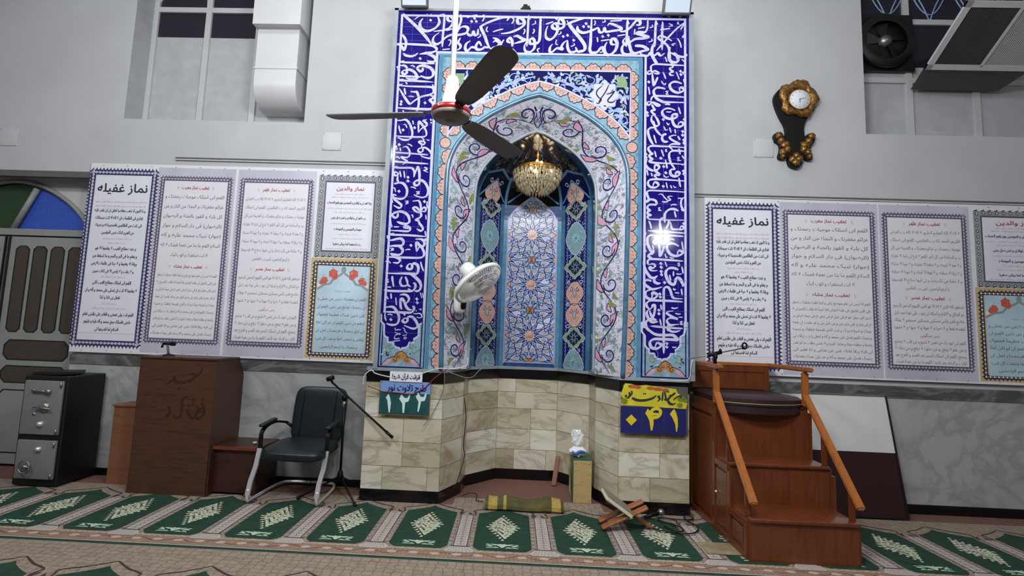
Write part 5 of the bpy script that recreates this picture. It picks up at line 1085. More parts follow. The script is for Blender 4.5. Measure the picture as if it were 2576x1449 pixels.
p = at(1322, 20, YF); b = MB(); b.box(p.x - .045, p.x + .05, YF - .01, YF + .05, ZT + .014, ZT + .032, 'dark_metal'); b.box(p.x - .02, p.x + .018, YF + .0, YF + .04, ZT + .03, ZT + .075, 'dark_metal', None); b.tube([(p.x - .03, YF + .02, ZT + .05), (p.x + .04, YF + .02, ZT + .06)], .014, 'dark_metal'); tag(b.build('lamp_socket'), 'small dark bracket stub on top of the blue tiles near the middle', 'bracket')
# ------------------------------------------------------------------ air ducts at the windows
Yd = 4.80
a0, a1 = at(643, 150, Yd).x, at(748, 150, Yd).x; zt, zb, zj = at(700, 72, Yd).z, at(690, 262, Yd).z, at(690, 172, Yd).z
t = thing('air_duct', 'white square air duct with a curved elbow in front of the left window', 'duct', ((a0 + a1) / 2, 5.0, zb))
b = MB(); dpt = .34; z_e = zb + .10
prof = [(Yd, 5.3), (Yd, zb + .24)] + [(Yd + .22 - .22 * math.cos(q), zb + .24 - .24 * math.sin(q)) for q in [math.pi / 2 * k / 30 for k in range(1, 31)]] + [(5.13, zb)]
back = [(Yd + dpt - .02, 5.3), (Yd + dpt - .02, zb + .24)]
ins = [(5.13, zb + .30), (5.13, 5.3)]
poly_ = prof + ins; f1 = [Vector((a0, y, z)) for y, z in poly_]; f2 = [Vector((a1, y, z)) for y, z in poly_]; n = len(poly_)
tri = tessellate_polygon([[Vector((y, z, 0)) for y, z in poly_]])
b.add(f1 + f2, [tuple(q) for q in tri] + [tuple(i + n for i in q) for q in tri], 'duct_white'); b.add(f1 + f2, [(i, (i + 1) % n, (i + 1) % n + n, i + n) for i in range(n)], 'duct_white', False)
b.build('elbow', t)
b = MB(); b.box(a0 - .012, a1 + .012, Yd - .006, 5.14, zj - .004, zj + .010, 'duct_white'); b.build('flange', t)
b = MB(); b.box(a0 - .02, a1 + .035, Yd - .08, 5.13, zt, 5.3, 'duct_white'); b.build('collar', t)
# outlet box with louvred grille at the right window
bl = at(2337, 165, 4.72); tlp = atx(2432, 16, bl.x); brp = at(2500, 167, 4.72)
w_ = brp.x - bl.x; e = Vector((tlp.x - bl.x, tlp.y - bl.y, tlp.z - bl.z)); ln = e.length; eu = e.normalized(); ex = Vector((1, 0, 0)); en = ex.cross(eu)
if en.y > 0: en = -en
t = thing('air_outlet', 'grey duct box with a slanted louvred grille at the right window', 'duct', tuple(bl + ex * w_ / 2))
def gm(u, v, d): return bl + ex * u + eu * v + en * d
w2_ = w_ * 1.55
b = MB(); c = [gm(-.03, -.03, -.004), gm(w2_ + .03, -.03, -.004), gm(w2_ + .03, ln + .05, -.004), gm(-.03, ln + .05, -.004)]
k1 = at(2289, 198, 5.05).x; top_z = tlp.z + .05
d_ = [Vector((k1, 5.05, bl.z - .07)), Vector((bl.x + w2_, 5.05, bl.z - .07)), Vector((bl.x + w2_, 5.05, top_z)), Vector((at(2362, 14, 5.05).x, 5.05, top_z))]
b.add(c + d_, [(0, 1, 2, 3), (4, 5, 6, 7), (0, 1, 5, 4), (1, 2, 6, 5), (2, 3, 7, 6), (3, 0, 4, 7)], 'duct_gray'); b.build('box', t)
b = MB(); F = Flat(b, gm)
for u0, u1, v0, v1 in ((-.03, w2_ + .03, -.03, .02), (-.03, w2_ + .03, ln, ln + .05), (-.03, .025, -.03, ln + .05), (w2_ - .02, w2_ + .03, -.03, ln + .05), (w2_ * .49, w2_ * .515, 0, ln)): b.prism([(u0, v0), (u1, v0), (u1, v1), (u0, v1)], gm, .0, .02, 'duct_white')
b.build('grille_frame', t)
b = MB(); F = Flat(b, gm); F.fill([(0, 0), (w2_, 0), (w2_, ln), (0, ln)], 'dark_metal', 1)
for k in range(26):
    for u0, u1 in ((.025, w2_ * .49), (w2_ * .515, w2_ - .02)):
        u = u0 + (u1 - u0) * (k + .5) / 26; b.prism([(u - .002, .02), (u + .004, .02), (u + .004, ln), (u - .002, ln)], gm, .002, .014, 'duct_gray' if u0 < .1 else 'white_paint')
b.build('louvre', t)
# ------------------------------------------------------------------ furniture on the left
def cyl(b, p, q, r, mt, n=12): b.tube([p, q], r, mt, n)
# safe
t = thing('safe', 'tall two-door safe with grey doors and a black body near the arched door', 'safe', (-3.98, 4.62, 0))
x0, x1, y0, y1, zh = -4.195, -3.805, 4.385, 4.80, .925
b = MB(); b.rbox(x0, x1, y0, y1, .012, zh, 'safe_black', .008, smooth=False, seg=1); b.build('body', t)
for nm, z0, z1, parts in (('upper_door', .435, .885, 1), ('lower_door', .07, .388, 0)):
    b = MB(); b.rbox(x0 + .03, x1 - .025, y0 - .022, y0 + .002, z0, z1, 'safe_gray', .006); d = b.build(nm, t); yk = y0 - .022
    def rot(x, z): return Matrix.Translation((x, yk, z)) @ Matrix.Rotation(math.pi / 2, 4, 'X')
    xm = (x0 + x1) / 2; W_ = x1 - x0
    if parts:
        k = MB(); k.tube([(xm - .07, yk - .02, .80), (xm + .06, yk - .02, .797)], [.009, .007], 'steel', 10); k.lathe([(0, .03), (.02, .03), (.022, 0)], 'steel', 14, xf=rot(xm + .06, .797)); k.lathe([(0, .02), (.015, .02), (.016, 0)], 'steel', 14, xf=rot(xm - .07, .80)); k.build('handle', d)
        k = MB(); k.lathe([(0, .028), (.03, .026), (.042, .012), (.046, 0)], 'steel', 20, xf=rot(xm + .035, .665)); k.tube([(xm - .04, yk - .03, .665), (xm + .11, yk - .03, .655)], .007, 'steel', 8); k.build('dial', d)
        k = MB(); k.lathe([(0, .03), (.02, .026), (.022, 0)], 'chrome', 16, xf=rot(xm + .02, .525)); k.build('knob', d)
        k = MB(); k.lathe([(0, .01), (.012, .008), (.014, 0)], 'steel', 12, xf=rot(xm - .05, .605)); k.build('keyhole_cover', d)
    else:
        k = MB(); k.lathe([(0, .028), (.018, .024), (.02, 0)], 'chrome', 16, xf=rot(xm + .03, .318)); k.build('knob', d)
        k = MB(); c = (xm - .05, yk - .035, .175); k.tube([(c[0] + .05 * math.cos(a), c[1], c[2] + .05 * math.sin(a)) for a in [2 * math.pi * i / 20 for i in range(20)]], .006, 'steel', 8, closed=True); k.tube([(c[0] - .05, c[1], c[2]), (c[0] + .05, c[1], c[2])], .005, 'steel', 8); k.lathe([(0, .04), (.014, .04), (.016, 0)], 'steel', 12, xf=rot(c[0], c[2])); k.build('wheel', d)
    for z in (z0 + .03, z1 - .03): k = MB(); cyl(k, (x1 - .035, yk - .006, z - .02), (x1 - .035, yk - .006, z + .02), .008, 'steel'); k.build('hinge', d)
b = MB(); pts = [(-4.17, 4.42), (-3.90, 4.40), (-3.84, 4.50), (-3.96, 4.74), (-4.15, 4.72)]
b.prism(pts, lambda u, v, d: Vector((u, v, zh + .002 + d + (.03 * (u + 4.17)))), 0, .022, 'dark_metal'); tag(b.build('folder'), 'thin dark folder lying flat on top of the safe', 'folder')
# small brown cabinet behind the lectern
t = thing('cabinet', 'low plain brown wooden cabinet standing between the safe and the lectern', 'cabinet', (-3.33, 4.66, 0))
b = MB(); b.box(-3.515, -3.185, 4.565, 4.80, 0, .665, 'wood_box'); b.build('body', t)
b = MB(); b.box(-3.525, -3.185, 4.555, 4.80, .665, .680, 'wood_box'); b.build('top', t)
# lectern
t = thing('lectern', 'tall brown wooden lectern with carved lettering on its front beside the green chair', 'lectern', (-2.85, 4.55, 0))
lx0, lx1, ly0, ly1 = -3.175, -2.512, 4.362, 4.70
b = MB(); b.box(lx0, lx1, ly0, ly0 + .022, 0, 1.125, 'wood_brown'); fp = b.build('front_panel', t)
for x in (lx0, lx1 - .02):
    b = MB(); b.prism([(ly0 + .022, 0), (ly1 + .13, 0), (ly1 + .13, .95), (ly1 + .02, 1.11), (ly0 + .022, 1.112)], lambda u, v, d: Vector((x + d, u, v)), 0, .02, 'wood_brown'); b.build('side_panel', t)
b = MB(); b.prism([(ly0 - .012, 1.112), (ly1 + .02, 1.112), (ly1 + .02, 1.128), (ly0 - .012, 1.128)], lambda u, v, d: Vector((lx0 - .008 + d, u, v)), 0, lx1 - lx0 + .016, 'wood_brown')
b.add([(lx0, ly1 + .02, 1.125), (lx1, ly1 + .02, 1.125), (lx1, ly1 + .135, .955), (lx0, ly1 + .135, .955)], [(0, 1, 2, 3)], 'wood_brown'); b.build('top', t)
b = MB(); b.box(lx0 - .004, lx1 + .004, ly0 - .006, ly0 + .02, 0, .07, 'wood_brown'); b.build('skirting', t)
F = None; b = MB(); F = Flat(b, wallmap(ly0), .003); S = (0, 860, 2.46)
LW = ['3:1255,165 1240,190 1190,230 1140,250 1120,250 1090,245 1080,225 1066,238 1020,264', '2.4:1180,205 1200,195 1215,215', '2:1080,205 1076,225', '3:1250,370 1262,440 1225,475 1205,450', '2.6:1215,395 1225,430 1190,472 1165,445 1160,420', '2.6:1165,335 1130,355 1122,440 1090,470 1072,450', '2.4:1040,395 1050,430 1036,462 1030,440', '2:1195,380 1202,388', '2.4:1245,405 1230,420 1245,430']
for st in LW:
    wd, p = st.split(':'); p = px(zz([tuple(map(float, q.split(','))) for q in p.split()], *S), ly0); F.rib(p, float(wd) * .006, 'wood_dark', 1, (.5, .3), .6, sub=5)
for p in ((1110, 290), (1198, 360), (1170, 395), (1255, 355)): q = px(zz([p], *S), ly0)[0]; F.disc(q[0], q[1], .010, 'wood_dark', 1, 6)
b.build('carved_lettering', fp)
b = MB(); p = at(425, 892, ly0 + .1); q = at(421, 866, ly0 + .1); cyl(b, (p.x, ly0 + .1, 1.128), (q.x, ly0 + .1, q.z), .010, 'beam_gray'); cyl(b, (q.x - .035, ly0 + .1, q.z + .004), (q.x + .045, ly0 + .1, q.z + .006), .012, 'black_plastic'); b.rbox(q.x + .03, q.x + .07, ly0 + .085, ly0 + .115, q.z - .012, q.z + .022, 'black_plastic', .006); cyl(b, (q.x - .04, ly0 + .09, q.z - .03), (q.x - .035, ly0 + .1, q.z + .01), .009, 'black_plastic')
b.lathe([(.05, 0), (.045, .012), (.012, .02)], 'black_plastic', 16, (p.x, ly0 + .1, 1.128)); tag(b.build('microphone_holder'), 'small black microphone holder standing on top of the wooden lectern', 'microphone holder')
# low side desk
t = thing('side_desk', 'low brown desk with a thin top between the lectern and the chair', 'desk', (-2.30, 4.6, 0))
b = MB(); b.box(-2.50, -2.112, 4.412, 4.80, .378, .396, 'wood_dark'); tp_ = b.build('top', t); b = MB(); b.box(-2.50, -2.112, 4.40, 4.412, .372, .398, 'wood_orange'); b.build('front_edge', tp_)
b = MB(); b.box(-2.495, -2.125, 4.43, 4.445, .02, .375, 'wood_dark'); b.build('front_panel', t)
b = MB(); b.box(-2.507, -2.49, 4.362, 4.80, 0, .375, 'wood_dark'); b.build('side_panel', t)
b = MB(); b.box(-2.142, -2.122, 4.41, 4.80, 0, .375, 'wood_dark'); b.build('side_panel', t)
p = fl(627, 1122, .40); b = MB(); b.ell((p.x, 4.55, .408), .02, .018, .010, 'cable_white'); tag(b.build('adapter'), 'tiny white plug adapter lying on the low side desk', 'adapter')
# chair
t = thing('chair', 'dark green leather visitor chair with chrome sled legs facing the room', 'chair', (-1.78, 4.45, 0))
SB = [Vector(p) for p in ((-2.02, 4.27, .40), (-1.455, 4.25, .40))]
b = MB(); xs_ = Matrix.Translation((-1.765, 4.45, .395)) @ Matrix.Rotation(math.radians(-2), 4, 'Z') @ Matrix.Rotation(math.radians(4), 4, 'X')
b.ell((0, 0, 0), .265, .25, .045, 'black_leather', .42, 32, 14, xs_); sd = b.build('seat', t)
b = MB(); b.tube([xs_ @ Vector((.262 * math.copysign(abs(math.cos(a)) ** .42, math.cos(a)), .247 * math.copysign(abs(math.sin(a)) ** .42, math.sin(a)), -.012)) for a in [2 * math.pi * k / 48 for k in range(48)]], .005, 'black_plastic', 6, closed=True); b.build('piping', sd)
bk = Matrix.Translation((-1.728, 4.72, .645)) @ Matrix.Rotation(math.radians(-3), 4, 'Z') @ Matrix.Rotation(math.radians(-10), 4, 'X')
b = MB(); b.ell((0, 0, 0), .24, .035, .245, 'black_leather', .36, 32, 16, bk); bo = b.build('backrest', t)
for s in (-1, 1): b = MB(); b.tube([bk @ Vector((s * .15, -.034 - .004 * math.cos(z * 6), z)) for z in [-.2 + .04 * k for k in range(11)]], .0045, 'black_plastic', 6); b.build('seam', bo)
for s, fx, nm in ((-1, -2.085, 'a'), (1, -1.525, 'b')):
    tx = fx + .015
    def flat(b, pts, w_, h_, mt):                            # flat bar along a path
        pts = [Vector(p) for p in pts]; vs = []
        for i, p in enumerate(pts):
            d = (pts[min(i + 1, len(pts) - 1)] - pts[max(i - 1, 0)]).normalized(); sx = Vector((1, 0, 0)); n = d.cross(sx).normalized()
            vs += [p + sx * w_ + n * h_, p - sx * w_ + n * h_, p - sx * w_ - n * h_, p + sx * w_ - n * h_]
        n = len(pts); b.add(vs, [(4 * i + k, 4 * i + (k + 1) % 4, 4 * i + 4 + (k + 1) % 4, 4 * i + 4 + k) for i in range(n - 1) for k in range(4)] + [(0, 1, 2, 3), (4 * n - 4, 4 * n - 1, 4 * n - 2, 4 * n - 3)], mt)
    b = MB(); flat(b, [(fx, 4.225, .07), (fx, 4.262, .17), (tx, 4.30, .28), (tx, 4.345, .41)], .018, .010, 'chrome'); b.build('leg', t)
    b = MB(); b.tube(smooth([(fx, 4.232, .115), (fx, 4.222, .05), (fx, 4.24, .022), (fx, 4.30, .020), (fx + s * -.01, 4.60, .020), (fx - s * .035, 4.74, .022), (fx - s * .09, 4.80, .024), (-1.805, 4.81, .024)], 5), .014, 'chrome', 10); b.build('runner', t)
    b = MB(); flat(b, smooth([(tx, 4.345, .40), (tx, 4.345, .49), (tx, 4.36, .545), (tx, 4.45, .582), (tx + s * -.01, 4.58, .59), (tx - s * .05, 4.71, .565)], 4), .015, .009, 'black_plastic'); ar = b.build('armrest', t)
    b = MB(); b.rbox(-.022, .022, -.13, .13, -.011, .014, 'black_leather', .01, Matrix.Translation((tx, 4.46, .602)) @ Matrix.Rotation(math.radians(4), 4, 'X')); b.build('arm_pad', ar)
    b = MB(); b.tube([(tx, 4.33, .365), (tx - s * .06, 4.40, .362)], .012, 'black_plastic'); b.build('bracket', t); b = MB(); b.tube([(tx - s * .05, 4.71, .565), (tx - s * .10, 4.715, .53)], .014, 'black_plastic'); b.build('bracket', t)
# floor microphone stand by the chair
tp = Vector((-1.475, 4.63, 0)); jt = at(868, 1000, 4.62)
t = thing('microphone_stand', 'black tripod microphone stand with a long slanting boom behind the green chair', 'microphone stand', tuple(tp))
b = MB(); b.tube([(tp.x, tp.y, .10), (jt.x, jt.y, jt.z)], .011, 'black_plastic', 10); b.build('pole', t)
hb = Vector((tp.x, tp.y, .14))
for p in (fl(894, 1276), fl(746, 1257), Vector((-1.33, 4.78, 0))):
    q = Vector((p.x, p.y, .010)); b = MB(); b.tube([hb, q + (hb - q) * .05], .009, 'black_plastic', 8); l_ = b.build('leg', t); b = MB(); b.tube([q + (hb - q) * .07, q], .013, 'black_plastic', 8); b.build('rubber_foot', l_)
b = MB(); b.lathe([(.012, -.05), (.024, -.05), (.028, .0), (.02, .04), (.012, .05)], 'black_plastic', 14, tuple(hb)); b.build('hub', t)
b = MB(); cyl(b, (jt.x, jt.y - .03, jt.z), (jt.x, jt.y + .03, jt.z), .022, 'black_plastic'); cyl(b, (jt.x - .01, jt.y, jt.z - .09), (jt.x, jt.y, jt.z - .03), .014, 'steel'); b.build('clutch', t)
e1, e2 = at(836, 962, 4.50), at(988, 1101, 4.40)
b = MB(); b.tube([e1, e2], .009, 'black_plastic', 8); bm_ = b.build('boom', t); b = MB(); b.tube([e2 - (e2 - e1).normalized() * .08, e2], .013, 'black_plastic', 8); b.build('end_grip', bm_)
b = MB(); h = at(831, 952, 4.49); b.tube([e1, h], .010, 'black_plastic', 8); xc = Matrix.Translation(h) @ Matrix.Rotation(1.2, 4, 'Y'); b.lathe([(.017, -.03), (.019, -.03), (.020, .03), (.017, .03)], 'black_plastic', 14, xf=xc); b.build('clip', t)
# ------------------------------------------------------------------ pulpit
t = thing('pulpit', 'orange-brown wooden pulpit with three steps, handrails and a leather seat', 'pulpit', (1.94, 4.15, 0))
X0, X1 = 1.60, 2.30; TH = .02
ST = [(3.60, .265), (3.93, .545)]                            # front edge y, tread height
SY, SZ = 4.20, .985
BKY = 4.76
lev = [(3.615, 3.93, .27), (3.935, 4.20, .555), (4.205, BKY, .93)]
for i, (ya, yb, z) in enumerate(lev):
    b = MB(); b.box(X0, X1, ya - .004, ya + TH, .0 if i == 0 else lev[i - 1][2], z - .012, 'wood_orange'); b.build('riser', t)
    if i < 2: b = MB(); b.rbox(X0 - .004, X1 + .004, ya - .022, yb + .012, z - .018, z + .006, 'wood_orange', .006); b.build('tread', t)
for x, s in ((X0 - .008, -1), (X1 - .012, 1)):
    prof = [(3.615, 0), (BKY, 0), (BKY, .955), (4.19, .955), (4.19, .555), (3.93, .555), (3.93, .27), (3.615, .27)]
    b = MB(); b.prism(prof, lambda u, v, d: Vector((x + d, u, v)), 0, .02, 'wood_orange'); sp = b.build('side_panel', t)
    xo = x - .0 if s < 0 else x + .02
    def rail(y0, y1, z0, z1, par, nm='frame_rail'):
        b = MB()
        b.box(min(xo, xo + s * (.016 if z1 - z0 > y1 - y0 else .0145)), max(xo, xo + s * (.016 if z1 - z0 > y1 - y0 else .0145)), y0, y1, z0, z1, 'wood_orange'); b.build(nm, par)
    for y0, y1, z0, z1 in ((3.63, 3.66, .03, .235), (3.885, 3.925, .03, .50), (4.165, 4.205, .03, .90), (4.70, 4.745, .03, .90), (3.632, BKY - .002, .002, .045), (3.632, 3.923, .215, .256), (3.927, 4.203, .50, .541), (4.207, 4.743, .86, .896)): rail(y0, y1, z0, z1, sp)
    for y0, y1, z0, z1, hdl in ((3.68, 3.865, .06, .20, 0), (3.94, 4.15, .06, .485, 1), (4.23, 4.68, .06, .84, 0)):
        b = MB(); b.rbox(min(xo, xo + s * .010), max(xo, xo + s * .010), y0 + .01, y1 - .01, z0 + .01, z1 - .01, 'wood_orange', .005, seg=1, smooth=False); dn = b.build('door' if hdl else 'inset_panel', sp)
        if hdl:
            b = MB(); b.ell((xo + s * .022, y1 - .035, .30), .010, .010, .010, 'chrome'); b.build('knob', dn); b = MB(); b.box(min(xo + s * .010, xo + s * .013), max(xo + s * .010, xo + s * .013), y1 - .045, y1 - .025, .21, .24, 'steel'); b.build('lock', dn)
b = MB(); b.box(X0, X1, BKY - .02, BKY, .0, .95, 'wood_orange'); b.build('back_panel', t)
b = MB(); b.box(X0 - .005, X1 + .005, 4.205, BKY, .925, .945, 'wood_orange'); sb_ = b.build('seat_board', t)
# seat cushion with a bowed front
def bow(z, y_add=0, n=16): return [(X0 + .01 + (X1 - X0 - .02) * k / n, 4.215 - .13 * (1 - (2 * k / n - 1) ** 2) - y_add) for k in range(n + 1)]
b = MB(); pts = bow(0) + [(X1 - .01, BKY - .03), (X0 + .01, BKY - .03)]
b.prism(pts, lambda u, v, d: Vector((u, v, .945 + d)), 0, .05, 'seat_leather'); cx0, cy0 = (X0 + X1) / 2, 4.45
top = [(cx0 + (u - cx0) * .985, cy0 + (v - cy0) * .985, .995) for u, v in pts]; top2 = [(cx0 + (u - cx0) * .9, cy0 + (v - cy0) * .9, 1.016) for u, v in pts]; nn = len(pts)
b.add(top + top2, [(i, (i + 1) % nn, (i + 1) % nn + nn, i + nn) for i in range(nn)] + [tuple(range(nn, 2 * nn))], 'seat_leather', True); cu = b.build('seat_cushion', t)
b = MB(); b.tube([(u, v - .004, .962) for u, v in bow(0)], .0025, 'banner_gold', 5); b.build('stitching', cu)
b = MB(); b.prism(bow(0, -.01) + [(X1 - .01, 4.23), (X0 + .01, 4.23)], lambda u, v, d: Vector((u, v, .885 + d)), 0, .06, 'seat_leather'); b.build('seat_apron', t)
XLr, XRr = 1.605, 2.29
def beam(b, p, q, w_, h_, mt):
    p, q = Vector(p), Vector(q); d = (q - p).normalized(); sx = d.cross(Vector((0, 0, 1))).normalized() if abs(d.z) < .99 else Vector((1, 0, 0)); n = sx.cross(d)
    bm = bmesh.new(); bmesh.ops.create_cube(bm, size=1); L = (q - p).length
    for v in bm.verts: v.co = Vector((v.co.x * w_, v.co.y * L, v.co.z * h_))
    bmesh.ops.bevel(bm, geom=bm.edges[:], offset=min(w_, h_) * .22, segments=2, affect='EDGES')
    M3 = Matrix((sx, d, n)).transposed().to_4x4(); M3.translation = (p + q) / 2; b.frombm(bm, mt, M3)
for x in (XLr, XRr):
    b = MB(); beam(b, (x, 3.565, .375), (x, 4.195, 1.045), .05, .036, 'wood_rail'); b.build('handrail', t)
    b = MB(); beam(b, (x, 4.185, .945), (x, 4.185, 1.215), .045, .045, 'wood_rail'); b.build('post', t)
    b = MB(); beam(b, (x, 4.10, 1.235), (x, BKY, 1.235), .052, .036, 'wood_rail'); b.build('armrest', t)
    for y, z0, z1 in ((3.66, .27, .46), (3.955, .555, .78)): b = MB(); beam(b, (x, y, z0), (x, y, z1), .036, .036, 'wood_orange'); b.build('baluster', t)
b = MB(); beam(b, (XLr, BKY - .02, 1.235), (XRr, BKY - .02, 1.235), .04, .032, 'wood_rail'); b.build('back_rail', t)
xa_, xb_ = at(1755, 940, BKY).x - .10, at(1932, 940, BKY - .02).x
b = MB(); b.box(X0, xb_, BKY - .025, BKY - .005, 1.02, 1.225, 'wood_orange'); b.box(X0, xb_, BKY - .034, BKY - .02, 1.17, 1.222, 'wood_orange'); b.box(X0, xb_, BKY - .034, BKY - .02, 1.02, 1.06, 'wood_orange'); b.box(xb_ - .045, xb_, BKY - .036, BKY - .02, .96, 1.222, 'wood_orange'); b.build('backrest', t)
# microphone boom clamped on the pulpit
t = thing('microphone_boom', 'short black microphone boom clamped on the pulpit armrest', 'microphone stand', (XLr, 4.30, 1.25))
p0 = at(1799, 914, 4.30); pj = at(1799, 893, 4.30); pe, pt_ = at(1732, 903, 4.30), at(1868, 876, 4.30)
b = MB(); b.tube([(p0.x, 4.30, 1.252), p0, pj], [.014, .014, .010], 'black_plastic', 10); b.build('post', t)
b = MB(); b.tube([pe, pt_], .005, 'steel', 8); b.build('boom', t)
b = MB(); b.tube([at(1780, 894, 4.30), at(1815, 886, 4.30)], .015, 'black_plastic', 10); b.ell(tuple(pj + Vector((0, -.01, -.012))), .016, .016, .026, 'black_plastic'); b.ell(tuple(at(1812, 882, 4.29)), .012, .012, .016, 'black_plastic'); b.build('clutch', t)
b = MB(); c = at(1873, 870, 4.29); b.tube([c + Vector((.018 * math.cos(a), 0, .024 * math.sin(a))) for a in [2 * math.pi * k / 16 for k in range(16)]], .007, 'black_plastic', 8, closed=True); b.tube([pt_, c + Vector((0, 0, -.02))], .010, 'black_plastic', 8); b.build('clip', t)
# leaning board
t = thing('leaning_board', 'large board with white upper half and maroon lower half leaning behind the pulpit', 'board', (2.84, 4.62, 0))
tilt = math.atan2(4.815 - 4.60, .995)
def wb(u, v, d): return Vector((u, 4.605 + v * math.sin(tilt) - d * math.cos(tilt), .012 + v * math.cos(tilt) + d * math.sin(tilt)))
HB = .995 / math.cos(tilt); wx0, wx1 = 2.33, 3.345
b = MB(); b.prism([(wx0, 0), (wx1, 0), (wx1, HB), (wx0, HB)], wb, -.014, 0, 'dark_metal'); b.build('backing', t)
b = MB(); b.prism([(wx0 + .02, HB * .515), (wx1 - .012, HB * .515), (wx1 - .012, HB - .014), (wx0 + .02, HB - .014)], wb, 0, .003, 'board_white'); b.build('white_panel', t)
b = MB(); b.prism([(wx0 + .02, .01), (wx1 - .012, .01), (wx1 - .012, HB * .512), (wx0 + .02, HB * .512)], wb, 0, .003, 'maroon'); b.build('maroon_panel', t)
for u0, u1, v0, v1 in ((wx0, wx0 + .02, 0, HB), (wx1 - .014, wx1, 0, HB), (wx0, wx1, HB - .016, HB), (wx0, wx1, 0, .012)):
    b = MB(); b.prism([(u0, v0), (u1, v0), (u1, v1), (u0, v1)], wb, 0, .010, 'beam_gray' if v1 - v0 < .1 and v0 > .5 else 'dark_metal'); b.build('frame_rail', t)
# ------------------------------------------------------------------ small things in and near the niche
t = thing('book_box', 'light wooden box of upright green books at the right side of the niche', 'box', (.63, 4.9, 0))
by0, by1, bx0, bx1, bh = 4.665, 5.02, .548, .716, .355
b = MB(); b.box(bx0 + .012, bx1, by0, by0 + .014, 0, bh, 'wood_light'); b.build('end_panel', t)
b = MB(); b.box(bx1 - .012, bx1, by0 + .014, by1, 0, bh, 'wood_light'); b.build('back_panel', t)
b = MB(); b.box(bx0 + .012, bx1, by1 - .014, by1, 0, bh, 'wood_light'); b.build('end_panel', t)
b = MB(); b.box(bx0 + .012, bx1 - .012, by0 + .014, by1 - .014, .0, .014, 'wood_light'); b.build('bottom', t)
b = MB(); b.box(bx0 + .012, bx1, by0 + .002, by1, bh, bh + .012, 'book_green'); b.build('top', t)
b = MB()
for x in (bx0 + .03, bx1 - .02):
    for z in (.02, bh - .03):
        b = MB(); b.lathe([(0, .002), (.004, 0)], 'dark_metal', 8, xf=Matrix.Translation((x, by0, z)) @ Matrix.Rotation(math.pi / 2, 4, 'X')); b.build('screw', t)
y = by0 + .022; rb = random.Random(5); pos = ['nearest the camera', 'second from the camera', 'third from the camera', 'fourth from the camera', 'fifth from the camera', 'sixth from the camera', 'deepest in the box']
for k in range(7):
    th = .032 + .010 * rb.random(); h_ = .29 + .03 * rb.random(); bk0 = thing('book', 'green bound book standing in the wooden box, %s' % pos[k], 'book', (bx0 + .08, y + th / 2, .015), 'green books in the wooden box')
    b = MB(); b.rbox(bx0 + .004 + .003 * k, bx0 + .150, y, y + th - .002, .0145, .0145 + h_, 'book_green', .004); b.build('cover', bk0)
    b = MB(); b.box(bx0 + .012 + .003 * k, bx0 + .1515, y + .004, y + th - .006, .017, .017 + h_ - .001, 'page_cream'); b.build('pages', bk0)
    y += th + .003
t = thing('tissue_packet', 'crumpled white and blue tissue packet lying on the wooden book box', 'tissue packet', (.62, 4.78, bh + .013))
def crumple(b, c, sx, sy, sz, mt, seed, n=14):
    rn = random.Random(seed); bm = bmesh.new(); bmesh.ops.create_icosphere(bm, subdivisions=3, radius=1)
    for v in bm.verts:
        k = 1 + .28 * (rn.random() - .5) + .12 * math.sin(v.co.x * 7 + seed) * math.sin(v.co.z * 6)
        v.co = Vector((v.co.x * sx * k, v.co.y * sy * k, max(-sz, v.co.z * sz * k))) + Vector(c)
    b.frombm(bm, mt, None, False)
b = MB(); crumple(b, (.602, 4.76, bh + .055), .072, .06, .042, 'paper_white', 2); b.build('paper', t)
b = MB(); b.tube(smooth([(.545, 4.70, bh + .065), (.58, 4.69, bh + .05), (.61, 4.69, bh + .07), (.66, 4.71, bh + .06)], 5), [.012] * 16, 'tissue_blue', 6); b.build('wrapper_stripe', t)
b = MB(); crumple(b, (.600, 4.80, bh + .17), .055, .05, .072, 'clear_plastic', 8); tag(b.build('plastic_bag'), 'crumpled clear plastic bag on top of the tissue packet', 'bag')
b = MB(); p, q = Vector((.43, 5.15, 0)), Vector((.475, 5.245, .255)); beam(b, p + Vector((0, 0, .001)), q, .045, .02, 'wood_box'); tag(b.build('wooden_slat'), 'short brown wooden slat leaning on the niche wall beside the book box', 'slat')
# folded prayer mat
t = thing('folded_mat', 'folded olive and gold prayer mat lying in front of the niche', 'mat', (.13, 4.43, 0))
def mt_(u, s): a = s * math.pi * .5; return None
b = MB(); n = 26; prof = [(-.055, .0), (-.075, .02), (-.07, .05), (-.04, .085), (.0, .098), (.05, .09), (.085, .055), (.09, .02), (.07, .0)]
vs = []; rn = random.Random(4)
for i in range(n + 1):
    u = -.185 + .635 * i / n; dp = 1 - .10 * math.sin(i * .55) - (.18 if 7 < i < 20 else 0)
    for y, z in prof: vs.append((u, 4.42 + y * 1.05, .001 + z * dp))
m_ = len(prof)
for i in range(n):
    mt = 'mat_gold' if i in (1, 2, 3, 22, 23, 24) else 'mat_olive'
    if i in (5, 6, 20): mt = 'mat_gold' if i == 6 else 'mat_olive'
    b.add([vs[i * m_ + j] for j in range(m_)] + [vs[(i + 1) * m_ + j] for j in range(m_)], [(j, j + m_, j + m_ + 1, j + 1) for j in range(m_ - 1)], mt, False)
for i in (0, n): b.poly([vs[i * m_ + j] for j in range(m_)], 'mat_olive')
F = Flat(b, lambda u, v, d: Vector((u, 4.42 - .078 - d, .014 + v)))
b.build('cloth', t)
for x in (-.188, .452):
    b = MB()
    for k in range(11): b.tube([(x, 4.36 + k * .012, .05 - .003 * abs(k - 5)), (x + (.014 if x > 0 else -.014), 4.36 + k * .012, .018)], .002, 'mat_gold', 4)
    b.build('fringe', t)
